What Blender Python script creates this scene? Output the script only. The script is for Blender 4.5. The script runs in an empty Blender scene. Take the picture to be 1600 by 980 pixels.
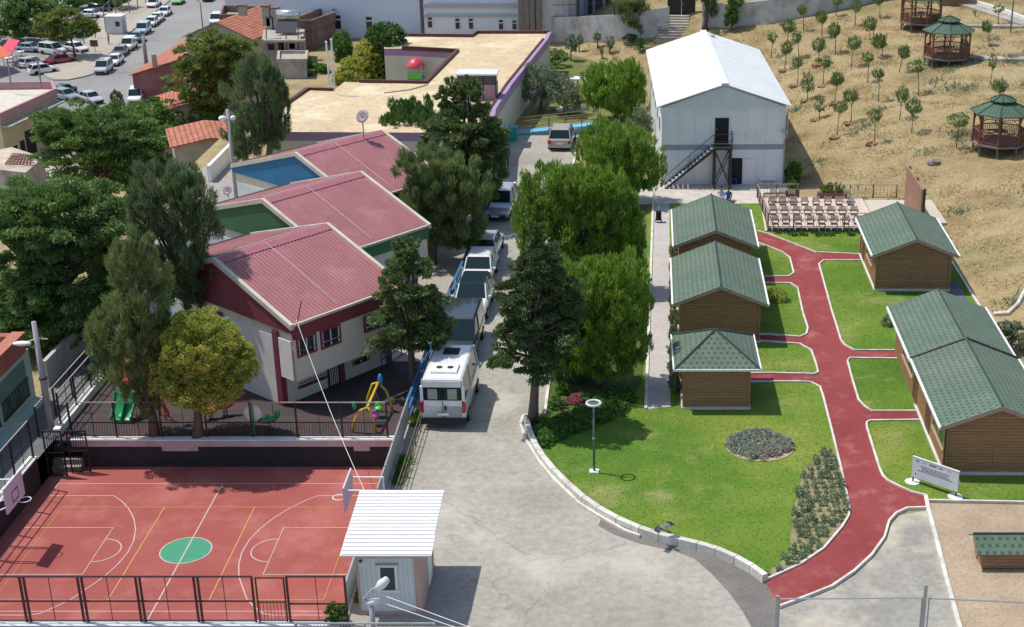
import bpy, math, random
import numpy as np
from mathutils import Vector, Matrix
R = math.radians
random.seed(7)
C = bpy.context.scene.collection
SC = bpy.context.scene
# ------------------------------------------------------------------ camera
FPX, CX, CY, PITCH, CAMZ = 2250.0, 980.0, 490.0, R(21.45), 28.5
cam_d = bpy.data.cameras.new("camera"); cam = bpy.data.objects.new("camera", cam_d); C.objects.link(cam)
cam.location = (0, 0, CAMZ); cam.rotation_euler = (R(90) - PITCH, 0, 0)
cam_d.sensor_width = 36; cam_d.lens = FPX / 1600 * 36; cam_d.shift_x = (800 - CX) / 1600; cam_d.shift_y = 0
cam_d.clip_start = 1; cam_d.clip_end = 3000
SC.camera = cam
# ------------------------------------------------------------------ world and sun
SUN_EL, SUN_AZ = R(65), math.atan2(-0.95, 0.31)
w = bpy.data.worlds.new("World"); SC.world = w; w.use_nodes = True
nt = w.node_tree; sky = nt.nodes.new("ShaderNodeTexSky"); sky.sky_type = 'NISHITA'; sky.sun_disc = False
sky.sun_elevation = SUN_EL; sky.sun_rotation = SUN_AZ; sky.air_density = 1.0; sky.dust_density = 1.0
nt.links.new(sky.outputs[0], nt.nodes["Background"].inputs[0]); nt.nodes["Background"].inputs[1].default_value = 0.15
sd = bpy.data.lights.new("sun", 'SUN'); sun = bpy.data.objects.new("sun", sd); C.objects.link(sun)
sd.energy = 3.7; sd.angle = R(0.53); sd.color = (1.0, 0.955, 0.88)
sdir = Vector((math.sin(SUN_AZ) * math.cos(SUN_EL), math.cos(SUN_AZ) * math.cos(SUN_EL), math.sin(SUN_EL)))
sun.rotation_euler = sdir.to_track_quat('Z', 'Y').to_euler(); sun.location = (0, 0, 100)
SC.view_settings.view_transform = 'Standard'; SC.view_settings.look = 'None'
SC.view_settings.exposure = 0.17; SC.view_settings.gamma = 1.0
SC.cycles.max_bounces = 6; SC.cycles.transparent_max_bounces = 6; SC.cycles.use_denoising = True
# ------------------------------------------------------------------ terrain height and picture -> place helpers
def sst(t):
    t = min(1.0, max(0.0, t)); return t * t * (3 - 2 * t)
FOOT = [(19.4, 30), (19.4, 91), (11.6, 98), (10.8, 119), (4, 134), (-8, 148), (-20, 200)]
def foot_d(x, y):
    best = 1e9; sgn = 1
    for (ax, ay), (bx, by) in zip(FOOT, FOOT[1:]):
        dx, dy = bx - ax, by - ay; L2 = dx * dx + dy * dy
        t = max(0, min(1, ((x - ax) * dx + (y - ay) * dy) / L2))
        qx, qy = ax + t * dx, ay + t * dy
        d = math.hypot(x - qx, y - qy)
        if d < best:
            best = d; sgn = 1 if dx * (y - ay) - dy * (x - ax) < 0 else -1
    return best * sgn
LOW = -15.0
def h(x, y):
    if x > -22:
        if x < 8 and y < 117: return 0.0
        d = foot_d(x, y)
        if d <= 0: return 0.0
        return 7 * (1 - math.exp(-d / 24)) + .04 * max(0, y - 100) * sst(d / 10)
    return LOW * sst((-31.8 - x) / 6) * sst((y - 84) / 14)
SP, CP = math.sin(PITCH), math.cos(PITCH)
def ray(px, py):
    u, v = (px - CX) / FPX, (py - CY) / FPX
    return Vector((u, CP - v * SP, -SP - v * CP))
def G(px, py, z=None):
    d = ray(px, py)
    if z is not None:
        t = (z - CAMZ) / d.z; return Vector((d.x * t, d.y * t, z))
    t = 30.0; pt = t
    while t < 600:
        q = d * t
        if CAMZ + q.z < h(q.x, q.y): break
        pt = t; t += 1.0
    for _ in range(20):
        m = (pt + t) / 2; q = d * m
        if CAMZ + q.z < h(q.x, q.y): t = m
        else: pt = m
    q = d * t; return Vector((q.x, q.y, h(q.x, q.y)))
def atY(px, py, Y):
    d = ray(px, py); t = Y / d.y; return Vector((d.x * t, Y, CAMZ + d.z * t))
def topz(P, py): return atY(0, py, P.y).z
def mpp(P):  # metres per picture unit at P
    return (P.y * CP + (CAMZ - P.z) * SP) / FPX
def onwall(px, py, P0, dx, dy):   # meets the upright plane through P0 along (dx,dy): distance along, height
    d = ray(px, py); nx, ny = dy, -dx
    t = (P0[0] * nx + P0[1] * ny) / (d.x * nx + d.y * ny)
    q = d * t; return ((q.x - P0[0]) * dx + (q.y - P0[1]) * dy, CAMZ + q.z)
# ------------------------------------------------------------------ materials
MATS = {}
def newmat(name):
    m = bpy.data.materials.new(name); m.use_nodes = True; return m, m.node_tree, m.node_tree.nodes["Principled BSDF"]
def N(nt, t, **kw):
    n = nt.nodes.new(t)
    for k, v in kw.items(): setattr(n, k, v)
    return n
def noise(nt, vec, scale, detail=4, rough=.6):
    n = N(nt, "ShaderNodeTexNoise"); n.inputs["Scale"].default_value = scale; n.inputs["Detail"].default_value = detail
    n.inputs["Roughness"].default_value = rough
    if vec: nt.links.new(vec, n.inputs["Vector"])
    return n.outputs["Fac"]
def ramp(nt, fac, stops, interp='LINEAR'):
    r = N(nt, "ShaderNodeValToRGB"); r.color_ramp.interpolation = interp
    el = r.color_ramp.elements
    while len(el) < len(stops): el.new(.5)
    for e, (p, c) in zip(el, stops): e.position = p; e.color = (c, c, c, 1) if isinstance(c, (int, float)) else (*c, 1)
    nt.links.new(fac, r.inputs[0]); return r.outputs["Color"]
def mix(nt, fac, a, b, blend='MIX'):
    m = N(nt, "ShaderNodeMix", data_type='RGBA', blend_type=blend)
    for s, v in ((0, fac), (6, a), (7, b)):
        if isinstance(v, (int, float)): m.inputs[s].default_value = v
        elif isinstance(v, tuple): m.inputs[s].default_value = (*v, 1)
        else: nt.links.new(v, m.inputs[s])
    return m.outputs[2]
def math_(nt, op, a, b=None):
    m = N(nt, "ShaderNodeMath", operation=op)
    for i, v in enumerate((a, b)):
        if v is None: continue
        if isinstance(v, (int, float)): m.inputs[i].default_value = v
        else: nt.links.new(v, m.inputs[i])
    return m.outputs[0]
def mul(c, k): return tuple(min(1, x * k) for x in c)
def addbump(nt, b, hgt, strength, dist=.05):
    bp = N(nt, "ShaderNodeBump"); bp.inputs["Strength"].default_value = strength; bp.inputs["Distance"].default_value = dist
    nt.links.new(hgt, bp.inputs["Height"]); nt.links.new(bp.outputs[0], b.inputs["Normal"])
def M(name, col=None, rough=.75, var=.18, scale=1.5, bump=0, metal=0, stain=None, stain_amt=.5, stain_scale=.4):
    if name in MATS: return MATS[name]
    m, nt, b = newmat(name); tc = N(nt, "ShaderNodeTexCoord").outputs["Object"]
    f1 = noise(nt, tc, scale, 6, .65)
    c = mix(nt, ramp(nt, f1, [(.3, 0), (.7, 1)]), mul(col, 1 - var), mul(col, 1 + var))
    f3 = noise(nt, tc, scale * 14, 3, .7)
    c = mix(nt, ramp(nt, f3, [(.35, 0), (.65, 1)]), mix(nt, var * .5, c, (0, 0, 0)), c)
    if stain:
        f2 = noise(nt, tc, stain_scale, 8, .7)
        c = mix(nt, math_(nt, 'MULTIPLY', ramp(nt, f2, [(.48, 0), (.66, 1)]), stain_amt), c, stain)
    nt.links.new(c, b.inputs["Base Color"]); b.inputs["Roughness"].default_value = rough; b.inputs["Metallic"].default_value = metal
    if bump: addbump(nt, b, noise(nt, tc, scale * 10, 5, .7), bump)
    MATS[name] = m; return m
def plain(name, col, rough=.5, metal=0, coat=0):
    if name in MATS: return MATS[name]
    m, nt, b = newmat(name); b.inputs["Base Color"].default_value = (*col, 1); b.inputs["Roughness"].default_value = rough
    b.inputs["Metallic"].default_value = metal; b.inputs["Coat Weight"].default_value = coat
    if rough > .25:
        tc = N(nt, "ShaderNodeTexCoord").outputs["Object"]; f = noise(nt, tc, 4, 4)
        nt.links.new(mix(nt, ramp(nt, f, [(.3, 0), (.7, 1)]), mul(col, .88), mul(col, 1.06)), b.inputs["Base Color"])
    MATS[name] = m; return m
def leafmat(name, c1, c2, c3=None, trans=.25, rough=.55):
    m, nt, b = newmat(name); geo = N(nt, "ShaderNodeNewGeometry"); tc = N(nt, "ShaderNodeTexCoord").outputs["Object"]
    r = geo.outputs["Random Per Island"]
    f = noise(nt, tc, .8, 3); k = math_(nt, 'ADD', math_(nt, 'MULTIPLY', r, .6), math_(nt, 'MULTIPLY', f, .45))
    c = mix(nt, ramp(nt, k, [(.25, 0), (.8, 1)]), c1, c2)
    if c3:
        f2 = noise(nt, tc, .55, 4); c = mix(nt, math_(nt, 'MULTIPLY', ramp(nt, f2, [(.5, 0), (.62, 1)]), ramp(nt, r, [(.35, 0), (.6, 1)])), c, c3)
    nt.links.new(c, b.inputs["Base Color"]); b.inputs["Roughness"].default_value = rough
    b.inputs["Specular IOR Level"].default_value = .3
    t = N(nt, "ShaderNodeBsdfTranslucent"); nt.links.new(mix(nt, .5, c, mul(c2, 1.6)), t.inputs[0])
    ms = N(nt, "ShaderNodeMixShader"); ms.inputs[0].default_value = trans
    nt.links.new(b.outputs[0], ms.inputs[1]); nt.links.new(t.outputs[0], ms.inputs[2])
    nt.links.new(ms.outputs[0], nt.nodes["Material Output"].inputs[0]); return m
def planks(name, col, period=.14, axis='Z', dark=.5, var=.3):
    m, nt, b = newmat(name); tc = N(nt, "ShaderNodeTexCoord").outputs["Object"]
    sep = N(nt, "ShaderNodeSeparateXYZ"); nt.links.new(tc, sep.inputs[0])
    z = math_(nt, 'DIVIDE', sep.outputs[axis], period); fr = math_(nt, 'FRACT', z); idx = math_(nt, 'FLOOR', z)
    wn = N(nt, "ShaderNodeTexWhiteNoise", noise_dimensions='1D'); nt.links.new(idx, wn.inputs["W"])
    mp = N(nt, "ShaderNodeMapping"); mp.inputs["Scale"].default_value = (1.5, 1.5, 14) if axis == 'Z' else (14, 1.5, 1.5)
    nt.links.new(tc, mp.inputs[0]); f = noise(nt, mp.outputs[0], 1.2, 6, .7)
    c = mix(nt, ramp(nt, f, [(.3, 0), (.7, 1)]), mul(col, 1 - var), mul(col, 1 + var))
    c = mix(nt, math_(nt, 'MULTIPLY', wn.outputs[0], .35), c, mul(col, .6))
    line = ramp(nt, fr, [(0, 1), (.1, 0), (.9, 0), (1, 1)])
    c = mix(nt, math_(nt, 'MULTIPLY', line, dark), c, mul(col, .25))
    nt.links.new(c, b.inputs["Base Color"]); b.inputs["Roughness"].default_value = .65
    addbump(nt, b, math_(nt, 'SUBTRACT', 1, line), .6, .02); return m
def shingle(name, uax, vax, pu=.3, pv=.2, col=(.095, .145, .098), dark=(.028, .045, .033)):
    m, nt, b = newmat(name); tc = N(nt, "ShaderNodeTexCoord").outputs["Object"]
    sep = N(nt, "ShaderNodeSeparateXYZ"); nt.links.new(tc, sep.inputs[0])
    v = math_(nt, 'DIVIDE', sep.outputs[vax], pv); row = math_(nt, 'FLOOR', v); fv = math_(nt, 'FRACT', v)
    off = math_(nt, 'MULTIPLY', math_(nt, 'MODULO', math_(nt, 'ABSOLUTE', row), 2.0), .5)
    u = math_(nt, 'ADD', math_(nt, 'DIVIDE', sep.outputs[uax], pu), off); fu = math_(nt, 'FRACT', u)
    a = ramp(nt, fu, [(0, 0), (.08, 1), (.42, 1), (.5, 0)]); bb = ramp(nt, fv, [(0, 0), (.1, 1), (.45, 1), (.55, 0)])
    f = noise(nt, tc, 1.0, 5); f2 = noise(nt, tc, 30, 2)
    base = mix(nt, ramp(nt, f, [(.3, 0), (.7, 1)]), mul(col, .85), mul(col, 1.15))
    base = mix(nt, math_(nt, 'MULTIPLY', f2, .3), base, mul(col, 1.7))
    cv = N(nt, "ShaderNodeCombineXYZ"); nt.links.new(math_(nt, 'FLOOR', u), cv.inputs[0]); nt.links.new(row, cv.inputs[1]); wn = N(nt, "ShaderNodeTexWhiteNoise", noise_dimensions='3D'); nt.links.new(cv.outputs[0], wn.inputs["Vector"])
    base = mix(nt, math_(nt, 'MULTIPLY', wn.outputs["Value"], .35), base, mul(col, .6)); f3 = noise(nt, tc, .35, 5); base = mix(nt, math_(nt, 'MULTIPLY', ramp(nt, f3, [(.45, 0), (.7, 1)]), .4), base, (.16, .17, .13))
    c = mix(nt, math_(nt, 'MULTIPLY', math_(nt, 'MULTIPLY', a, bb), .8), base, dark)
    nt.links.new(c, b.inputs["Base Color"]); b.inputs["Roughness"].default_value = .85; return m
def ribbed(name, col, axis='X', period=.2, dark=.35, rough=.5):
    m, nt, b = newmat(name); tc = N(nt, "ShaderNodeTexCoord").outputs["Object"]
    sep = N(nt, "ShaderNodeSeparateXYZ"); nt.links.new(tc, sep.inputs[0])
    fr = math_(nt, 'FRACT', math_(nt, 'DIVIDE', sep.outputs[axis], period)); line = ramp(nt, fr, [(0, 1), (.15, 0), (.5, .15), (.85, 0), (1, 1)])
    f = noise(nt, tc, .9, 5); c = mix(nt, ramp(nt, f, [(.3, 0), (.7, 1)]), mul(col, .9), mul(col, 1.06))
    nt.links.new(c, b.inputs["Base Color"]); b.inputs["Roughness"].default_value = rough
    addbump(nt, b, math_(nt, 'SUBTRACT', 1, line), dark, .04); return m
def ground_mat(name, cols, scale=.25, fine=6, bump=.5, rough=.95, patch=None, patch_pos=(.5, .62), patch_scale=.12, crack=0, dark=0, fk=.45):
    m, nt, b = newmat(name); tc = N(nt, "ShaderNodeTexCoord").outputs["Object"]
    f = noise(nt, tc, scale, 8, .68); n = len(cols)
    c = ramp(nt, f, [(.3 + .4 * i / (n - 1), cc) for i, cc in enumerate(cols)])
    f2 = noise(nt, tc, fine, 5, .75); c = mix(nt, math_(nt, 'MULTIPLY', ramp(nt, f2, [(.35, 1), (.6, 0)]), fk), c, mul(cols[0], .55))
    if patch:
        f3 = noise(nt, tc, patch_scale, 6, .65); c = mix(nt, ramp(nt, f3, [(patch_pos[0], 0), (patch_pos[1], .8)]), c, patch)
    if dark:
        f4 = noise(nt, tc, .09, 7, .6); c = mix(nt, math_(nt, 'MULTIPLY', ramp(nt, f4, [(.50, 0), (.66, 1)]), dark), c, mul(cols[0], .55))
        f5 = noise(nt, tc, 1.6, 6, .75); c = mix(nt, math_(nt, 'MULTIPLY', ramp(nt, f5, [(.60, 0), (.72, 1)]), dark), c, mul(cols[0], .5))
    if crack:
        vo = N(nt, "ShaderNodeTexVoronoi", feature='DISTANCE_TO_EDGE'); vo.inputs["Scale"].default_value = crack
        vm = N(nt, "ShaderNodeVectorMath", operation='ADD'); nz = N(nt, "ShaderNodeTexNoise"); nz.inputs["Scale"].default_value = 1.2; nt.links.new(tc, nz.inputs["Vector"])
        nt.links.new(tc, vm.inputs[0]); nt.links.new(nz.outputs["Color"], vm.inputs[1]); nt.links.new(vm.outputs[0], vo.inputs["Vector"])
        c = mix(nt, math_(nt, 'MULTIPLY', ramp(nt, vo.outputs["Distance"], [(0, 1), (.003, 0)]), .4), c, mul(cols[0], .4))
    nt.links.new(c, b.inputs["Base Color"]); b.inputs["Roughness"].default_value = rough; b.inputs["Specular IOR Level"].default_value = .2
    if bump: addbump(nt, b, f2, bump, .08)
    return m
def paving(name, col, sx=.2, sy=.1, mort=.6):
    m, nt, b = newmat(name); tc = N(nt, "ShaderNodeTexCoord").outputs["Object"]
    br = N(nt, "ShaderNodeTexBrick"); nt.links.new(tc, br.inputs[0]); br.inputs["Scale"].default_value = 1
    br.inputs["Brick Width"].default_value = sx; br.inputs["Row Height"].default_value = sy; br.inputs["Mortar Size"].default_value = .006
    br.inputs["Color1"].default_value = (*mul(col, 1.08), 1); br.inputs["Color2"].default_value = (*mul(col, .85), 1); br.inputs["Mortar"].default_value = (*mul(col, mort), 1)
    f = noise(nt, tc, .6, 7, .7); c = mix(nt, ramp(nt, f, [(.35, .45), (.65, 0)]), br.outputs[0], mul(col, .7))
    nt.links.new(c, b.inputs["Base Color"]); b.inputs["Roughness"].default_value = .9; return m
def tiles(name, ax='X', ay='Y', col=(.42, .15, .085)):
    m, nt, b = newmat(name); tc = N(nt, "ShaderNodeTexCoord").outputs["Object"]
    sep = N(nt, "ShaderNodeSeparateXYZ"); nt.links.new(tc, sep.inputs[0])
    a = math_(nt, 'FRACT', math_(nt, 'DIVIDE', sep.outputs[ay], .42)); bb = math_(nt, 'FRACT', math_(nt, 'DIVIDE', sep.outputs[ax], 1.1))
    la = ramp(nt, a, [(0, 1), (.2, 0), (.8, 0), (1, 1)]); lb = ramp(nt, bb, [(0, 1), (.1, 0)])
    f = noise(nt, tc, 1.2, 6, .7)
    c = ramp(nt, f, [(.3, mul(col, .6)), (.5, col), (.7, mul(col, 1.35))])
    c = mix(nt, math_(nt, 'MULTIPLY', math_(nt, 'MAXIMUM', la, lb), .75), c, mul(col, .3))
    nt.links.new(c, b.inputs["Base Color"]); b.inputs["Roughness"].default_value = .9; addbump(nt, b, math_(nt, 'SUBTRACT', 1, la), .6, .08); return m
# ------------------------------------------------------------------ mesh builder
class MB:
    def __init__(s): s.v = []; s.f = []
    def add(s, vs, fs):
        n = len(s.v); s.v += [tuple(v) for v in vs]; s.f += [tuple(i + n for i in f) for f in fs]; return s
    def box(s, c, d, rz=0, top=(1, 1), sh=(0, 0)):
        x, y, z = c; a, b_, e = d[0] / 2, d[1] / 2, d[2] / 2; co, si = math.cos(rz), math.sin(rz); vs = []
        for k, (kx, ky, ox, oy) in ((-1, (1, 1, 0, 0)), (1, (*top, *sh))):
            for i, j in ((-1, -1), (1, -1), (1, 1), (-1, 1)):
                lx, ly = i * a * kx + ox, j * b_ * ky + oy
                vs.append((x + lx * co - ly * si, y + lx * si + ly * co, z + k * e))
        return s.add(vs, [(3, 2, 1, 0), (4, 5, 6, 7), (0, 1, 5, 4), (1, 2, 6, 5), (2, 3, 7, 6), (3, 0, 4, 7)])
    def bx(s, x0, x1, y0, y1, z0, z1): return s.box(((x0 + x1) / 2, (y0 + y1) / 2, (z0 + z1) / 2), (x1 - x0, y1 - y0, z1 - z0))
    def hexa(s, vs): return s.add(vs, [(3, 2, 1, 0), (4, 5, 6, 7), (0, 1, 5, 4), (1, 2, 6, 5), (2, 3, 7, 6), (3, 0, 4, 7)])
    def prism(s, pts, z0, z1):
        a = sum(p[0] * q[1] - q[0] * p[1] for p, q in zip(pts, pts[1:] + pts[:1]))
        if a < 0: pts = pts[::-1]
        n = len(pts); f0 = z0 if callable(z0) else (lambda x, y: z0); f1 = z1 if callable(z1) else (lambda x, y: z1)
        vs = [(p[0], p[1], f0(p[0], p[1])) for p in pts] + [(p[0], p[1], f1(p[0], p[1])) for p in pts]
        return s.add(vs, [tuple(range(n))[::-1], tuple(range(n, 2 * n))] + [(i, (i + 1) % n, (i + 1) % n + n, i + n) for i in range(n)])
    def quadslab(s, q, t):   # four corners (any plane), thickness straight down
        lo = [(p[0], p[1], p[2] - t) for p in q]; return s.hexa(lo + [tuple(p) for p in q])
    def tube(s, pts, rad, n=8, cap=True):
        pts = [Vector(p) for p in pts]; rs = rad if isinstance(rad, (list, tuple)) else [rad] * len(pts); base = len(s.v); prev = None
        for i, p in enumerate(pts):
            d = (pts[min(i + 1, len(pts) - 1)] - pts[max(i - 1, 0)]).normalized()
            a = d.orthogonal().normalized() if prev is None else (prev - d * prev.dot(d)).normalized()
            prev = a; b_ = d.cross(a)
            for k in range(n):
                t = 2 * math.pi * k / n; s.v.append(tuple(p + (a * math.cos(t) + b_ * math.sin(t)) * rs[i]))
        for i in range(len(pts) - 1):
            for k in range(n):
                k2 = (k + 1) % n; s.f.append((base + i * n + k, base + i * n + k2, base + (i + 1) * n + k2, base + (i + 1) * n + k))
        if cap:
            s.f.append(tuple(base + k for k in range(n))[::-1]); s.f.append(tuple(base + (len(pts) - 1) * n + k for k in range(n)))
        return s
    def bar(s, p, q, w=.05, hgt=None):
        return s.tube([p, q], w / 2 * 1.25, 4)
    def ell(s, c, r, nu=12, nv=8, jit=0):
        base = len(s.v); rr = random.Random(int(c[0] * 97 + c[1] * 31))
        for j in range(1, nv):
            t = math.pi * j / nv
            for i in range(nu):
                a = 2 * math.pi * i / nu; k = 1 + jit * (rr.random() - .5)
                s.v.append((c[0] + r[0] * math.sin(t) * math.cos(a) * k, c[1] + r[1] * math.sin(t) * math.sin(a) * k, c[2] + r[2] * math.cos(t) * k))
        s.v += [(c[0], c[1], c[2] + r[2]), (c[0], c[1], c[2] - r[2])]; T = len(s.v) - 2
        for i in range(nu):
            i2 = (i + 1) % nu; s.f.append((T, base + i, base + i2)); s.f.append((T + 1, base + (nv - 2) * nu + i2, base + (nv - 2) * nu + i))
            for j in range(nv - 2): s.f.append((base + j * nu + i, base + (j + 1) * nu + i, base + (j + 1) * nu + i2, base + j * nu + i2))
        return s
    def ring(s, c, r, t, n=24, hgt=.06):
        pts = [(c[0] + r * math.cos(2 * math.pi * i / n), c[1] + r * math.sin(2 * math.pi * i / n), c[2]) for i in range(n + 1)]
        return s.tube(pts, t, 6, False)
    def strip(s, pts, width, z0, z1, closed=False):   # kerb or wall along a polyline (x,y[,z])
        P = [Vector((p[0], p[1])) for p in pts]; Z = [(p[2] if len(p) > 2 else 0) for p in pts]; n = len(P); L = []
        for i in range(n):
            a = P[i - 1] if (i > 0 or closed) else P[i]; b_ = P[(i + 1) % n] if (i < n - 1 or closed) else P[i]
            d = (b_ - a).normalized(); nr = Vector((-d.y, d.x)) * width / 2; L.append((P[i] + nr, P[i] - nr))
        base = len(s.v)
        for (a, b_), z in zip(L, Z): s.v += [(a.x, a.y, z + z0), (b_.x, b_.y, z + z0), (b_.x, b_.y, z + z1), (a.x, a.y, z + z1)]
        for i in range(n if closed else n - 1):
            j = (i + 1) % n
            for k in range(4): k2 = (k + 1) % 4; s.f.append((base + i * 4 + k, base + i * 4 + k2, base + j * 4 + k2, base + j * 4 + k))
        if not closed: s.f.append((base, base + 3, base + 2, base + 1)); e = base + (n - 1) * 4; s.f.append((e, e + 1, e + 2, e + 3))
        return s
    def each(s, name, mat, parent=None, smooth=False, world=False):   # one object per separate piece
        par = list(range(len(s.v)))
        def fd(i):
            while par[i] != i: par[i] = par[par[i]]; i = par[i]
            return i
        for f in s.f:
            r0 = fd(f[0])
            for k in f[1:]: par[fd(k)] = r0
        grp = {}
        for f in s.f: grp.setdefault(fd(f[0]), []).append(f)
        out = []
        for fs in grp.values():
            ids = sorted({i for f in fs for i in f}); mp_ = {a: b for b, a in enumerate(ids)}; m = MB(); m.v = [s.v[i] for i in ids]; m.f = [tuple(mp_[i] for i in f) for f in fs]; out.append(m.build(name, mat, parent, smooth, world))
        return out
    def build(s, name, mat, parent=None, smooth=False, world=False, bevel=0, loc=None):
        off = Vector((0, 0, 0))
        if world and parent is not None: off = -Vector(parent.location)
        me = bpy.data.meshes.new(name); me.from_pydata([(a + off.x, b_ + off.y, c + off.z) for a, b_, c in s.v], [], s.f); me.materials.append(mat)
        import bmesh as _b
        bm = _b.new(); bm.from_mesh(me); _b.ops.recalc_face_normals(bm, faces=bm.faces); bm.to_mesh(me); bm.free()
        if smooth: me.shade_smooth()
        o = bpy.data.objects.new(name, me); C.objects.link(o)
        if parent is not None: o.parent = parent
        if loc is not None: o.location = loc
        if bevel:
            bv = o.modifiers.new("bevel", 'BEVEL'); bv.width = bevel; bv.segments = 2; bv.limit_method = 'ANGLE'
        return o
def tag(o, label, cat, group=None, kind=None):
    o["label"] = label; o["category"] = cat
    if group: o["group"] = group
    if kind: o["kind"] = kind
    return o
def thing(name, label, cat, loc, rz=0, group=None):
    o = bpy.data.objects.new(name, None); o.empty_display_size = .3; C.objects.link(o); o.location = loc; o.rotation_euler = (0, 0, rz); return tag(o, label, cat, group)
def struct(o, label=None):
    o["kind"] = "structure"
    if label: o["label"] = label
    return o
def dup(root, loc, rz, label, scale=None):
    r = root.copy(); C.objects.link(r); r.location = loc; r.rotation_euler = (0, 0, rz); r["label"] = label
    if scale: r.scale = (scale,) * 3
    for ch in list(root.children):
        c = ch.copy(); C.objects.link(c); c.parent = r
        for g in ch.children:
            d = g.copy(); C.objects.link(d); d.parent = c
    return r
ORD = "first second third fourth fifth sixth seventh eighth ninth tenth eleventh twelfth".split()
def bigmesh(name, verts, quads, mat, parent=None, loc=(0, 0, 0)):
    n = len(quads); k = quads.shape[1]; me = bpy.data.meshes.new(name)
    me.vertices.add(len(verts)); me.vertices.foreach_set("co", verts.astype(np.float32).ravel())
    me.loops.add(n * k); me.loops.foreach_set("vertex_index", quads.astype(np.int32).ravel())
    me.polygons.add(n); me.polygons.foreach_set("loop_start", np.arange(0, n * k, k, dtype=np.int32))
    me.update(calc_edges=True); me.materials.append(mat)
    o = bpy.data.objects.new(name, me); C.objects.link(o); o.parent = parent; o.location = loc; return o
# ------------------------------------------------------------------ foliage
def unit(a): return a / np.maximum(np.linalg.norm(a, axis=1, keepdims=True), 1e-6)
KIND = dict(   # length, width, clump size, flatten, up-bias, out-bias, random
    broad=(1.25, .75, .30, .8, .1, .35, 1.0), pine=(2.4, .42, .15, 1.55, .9, .45, .35), cedar=(1.8, .55, .21, .6, .25, .9, .6),
    casu=(3.2, .27, .19, 1.25, .75, .5, .5), olive=(1.5, .4, .26, .9, .3, .4, .9), privet=(1.1, .7, .14, .9, .35, .5, .8), ail=(1.9, .5, .22, .55, -.1, .8, .6))
def foliage(ells, n, size, kind, seed):
    rg = np.random.default_rng(seed); Lk, Wk, CKk, FL, UP, OUT, RN = KIND[kind]; P = []; A = []
    wts = np.array([e[3] * e[5] for e in ells]); wts = wts / wts.sum()
    for e, wt in zip(ells, wts):
        c = np.array(e[:3]); r = np.array(e[3:6]); ne = int(n * wt)
        if ne < 8: continue
        mcl = max(12, int({'privet': 6.5, 'pine': 3.3, 'casu': 1.9, 'cedar': 3.2}.get(kind, 3.8) / CKk ** 2))
        d = unit(rg.normal(size=(mcl, 3))); rad = rg.uniform(.30, 1.0, (mcl, 1)) ** (.28 if kind in ('privet', 'pine', 'broad') else .45)
        lump = 1 + (.10 if kind == 'privet' else .22) * np.sin(d[:, :1] * 5 + seed) * np.cos(d[:, 1:2] * 4 + seed * 2) * np.cos(d[:, 2:] * 4 + seed * 3) + rg.uniform(-.16 if kind in ('pine', 'cedar', 'casu') else -.08, .13 if kind in ('pine', 'cedar', 'casu') else .08, (mcl, 1))
        cc = d * rad * lump * (1 - CKk * .25)
        cs = rg.uniform(.6, 1.35, mcl) * CKk
        k = rg.integers(0, mcl, ne); dd = unit(rg.normal(size=(ne, 3)) + cc[k] * .5)
        q = dd * (rg.uniform(.25, 1, (ne, 1)) ** .6) * cs[k][:, None]; q[:, 2] *= FL
        p = (cc[k] + q) * r
        if kind == 'cedar': p[:, 2] -= .06 * np.linalg.norm(cc[k][:, :2], axis=1) * r[2]
        out = unit(p / r ** 2 * r.mean() ** 2 + .35 * unit(q * r) * r.mean())
        P.append(p + c); ax = out * OUT + np.array([0, 0, UP]) + rg.normal(size=(ne, 3)) * RN * .6; A.append(unit(ax))
    P = np.concatenate(P); A = np.concatenate(A); m = len(P)
    S = unit(np.cross(A, rg.normal(size=(m, 3)))); sz = size * rg.uniform(.65, 1.35, (m, 1))
    a = A * sz * Lk / 2; b_ = S * sz * Wk / 2
    V = np.stack([P - a, P + b_, P + a, P - b_], 1).reshape(-1, 3); Q = np.arange(m * 4).reshape(m, 4); return V, Q
BARK = None
TSEED = [11]
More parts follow.
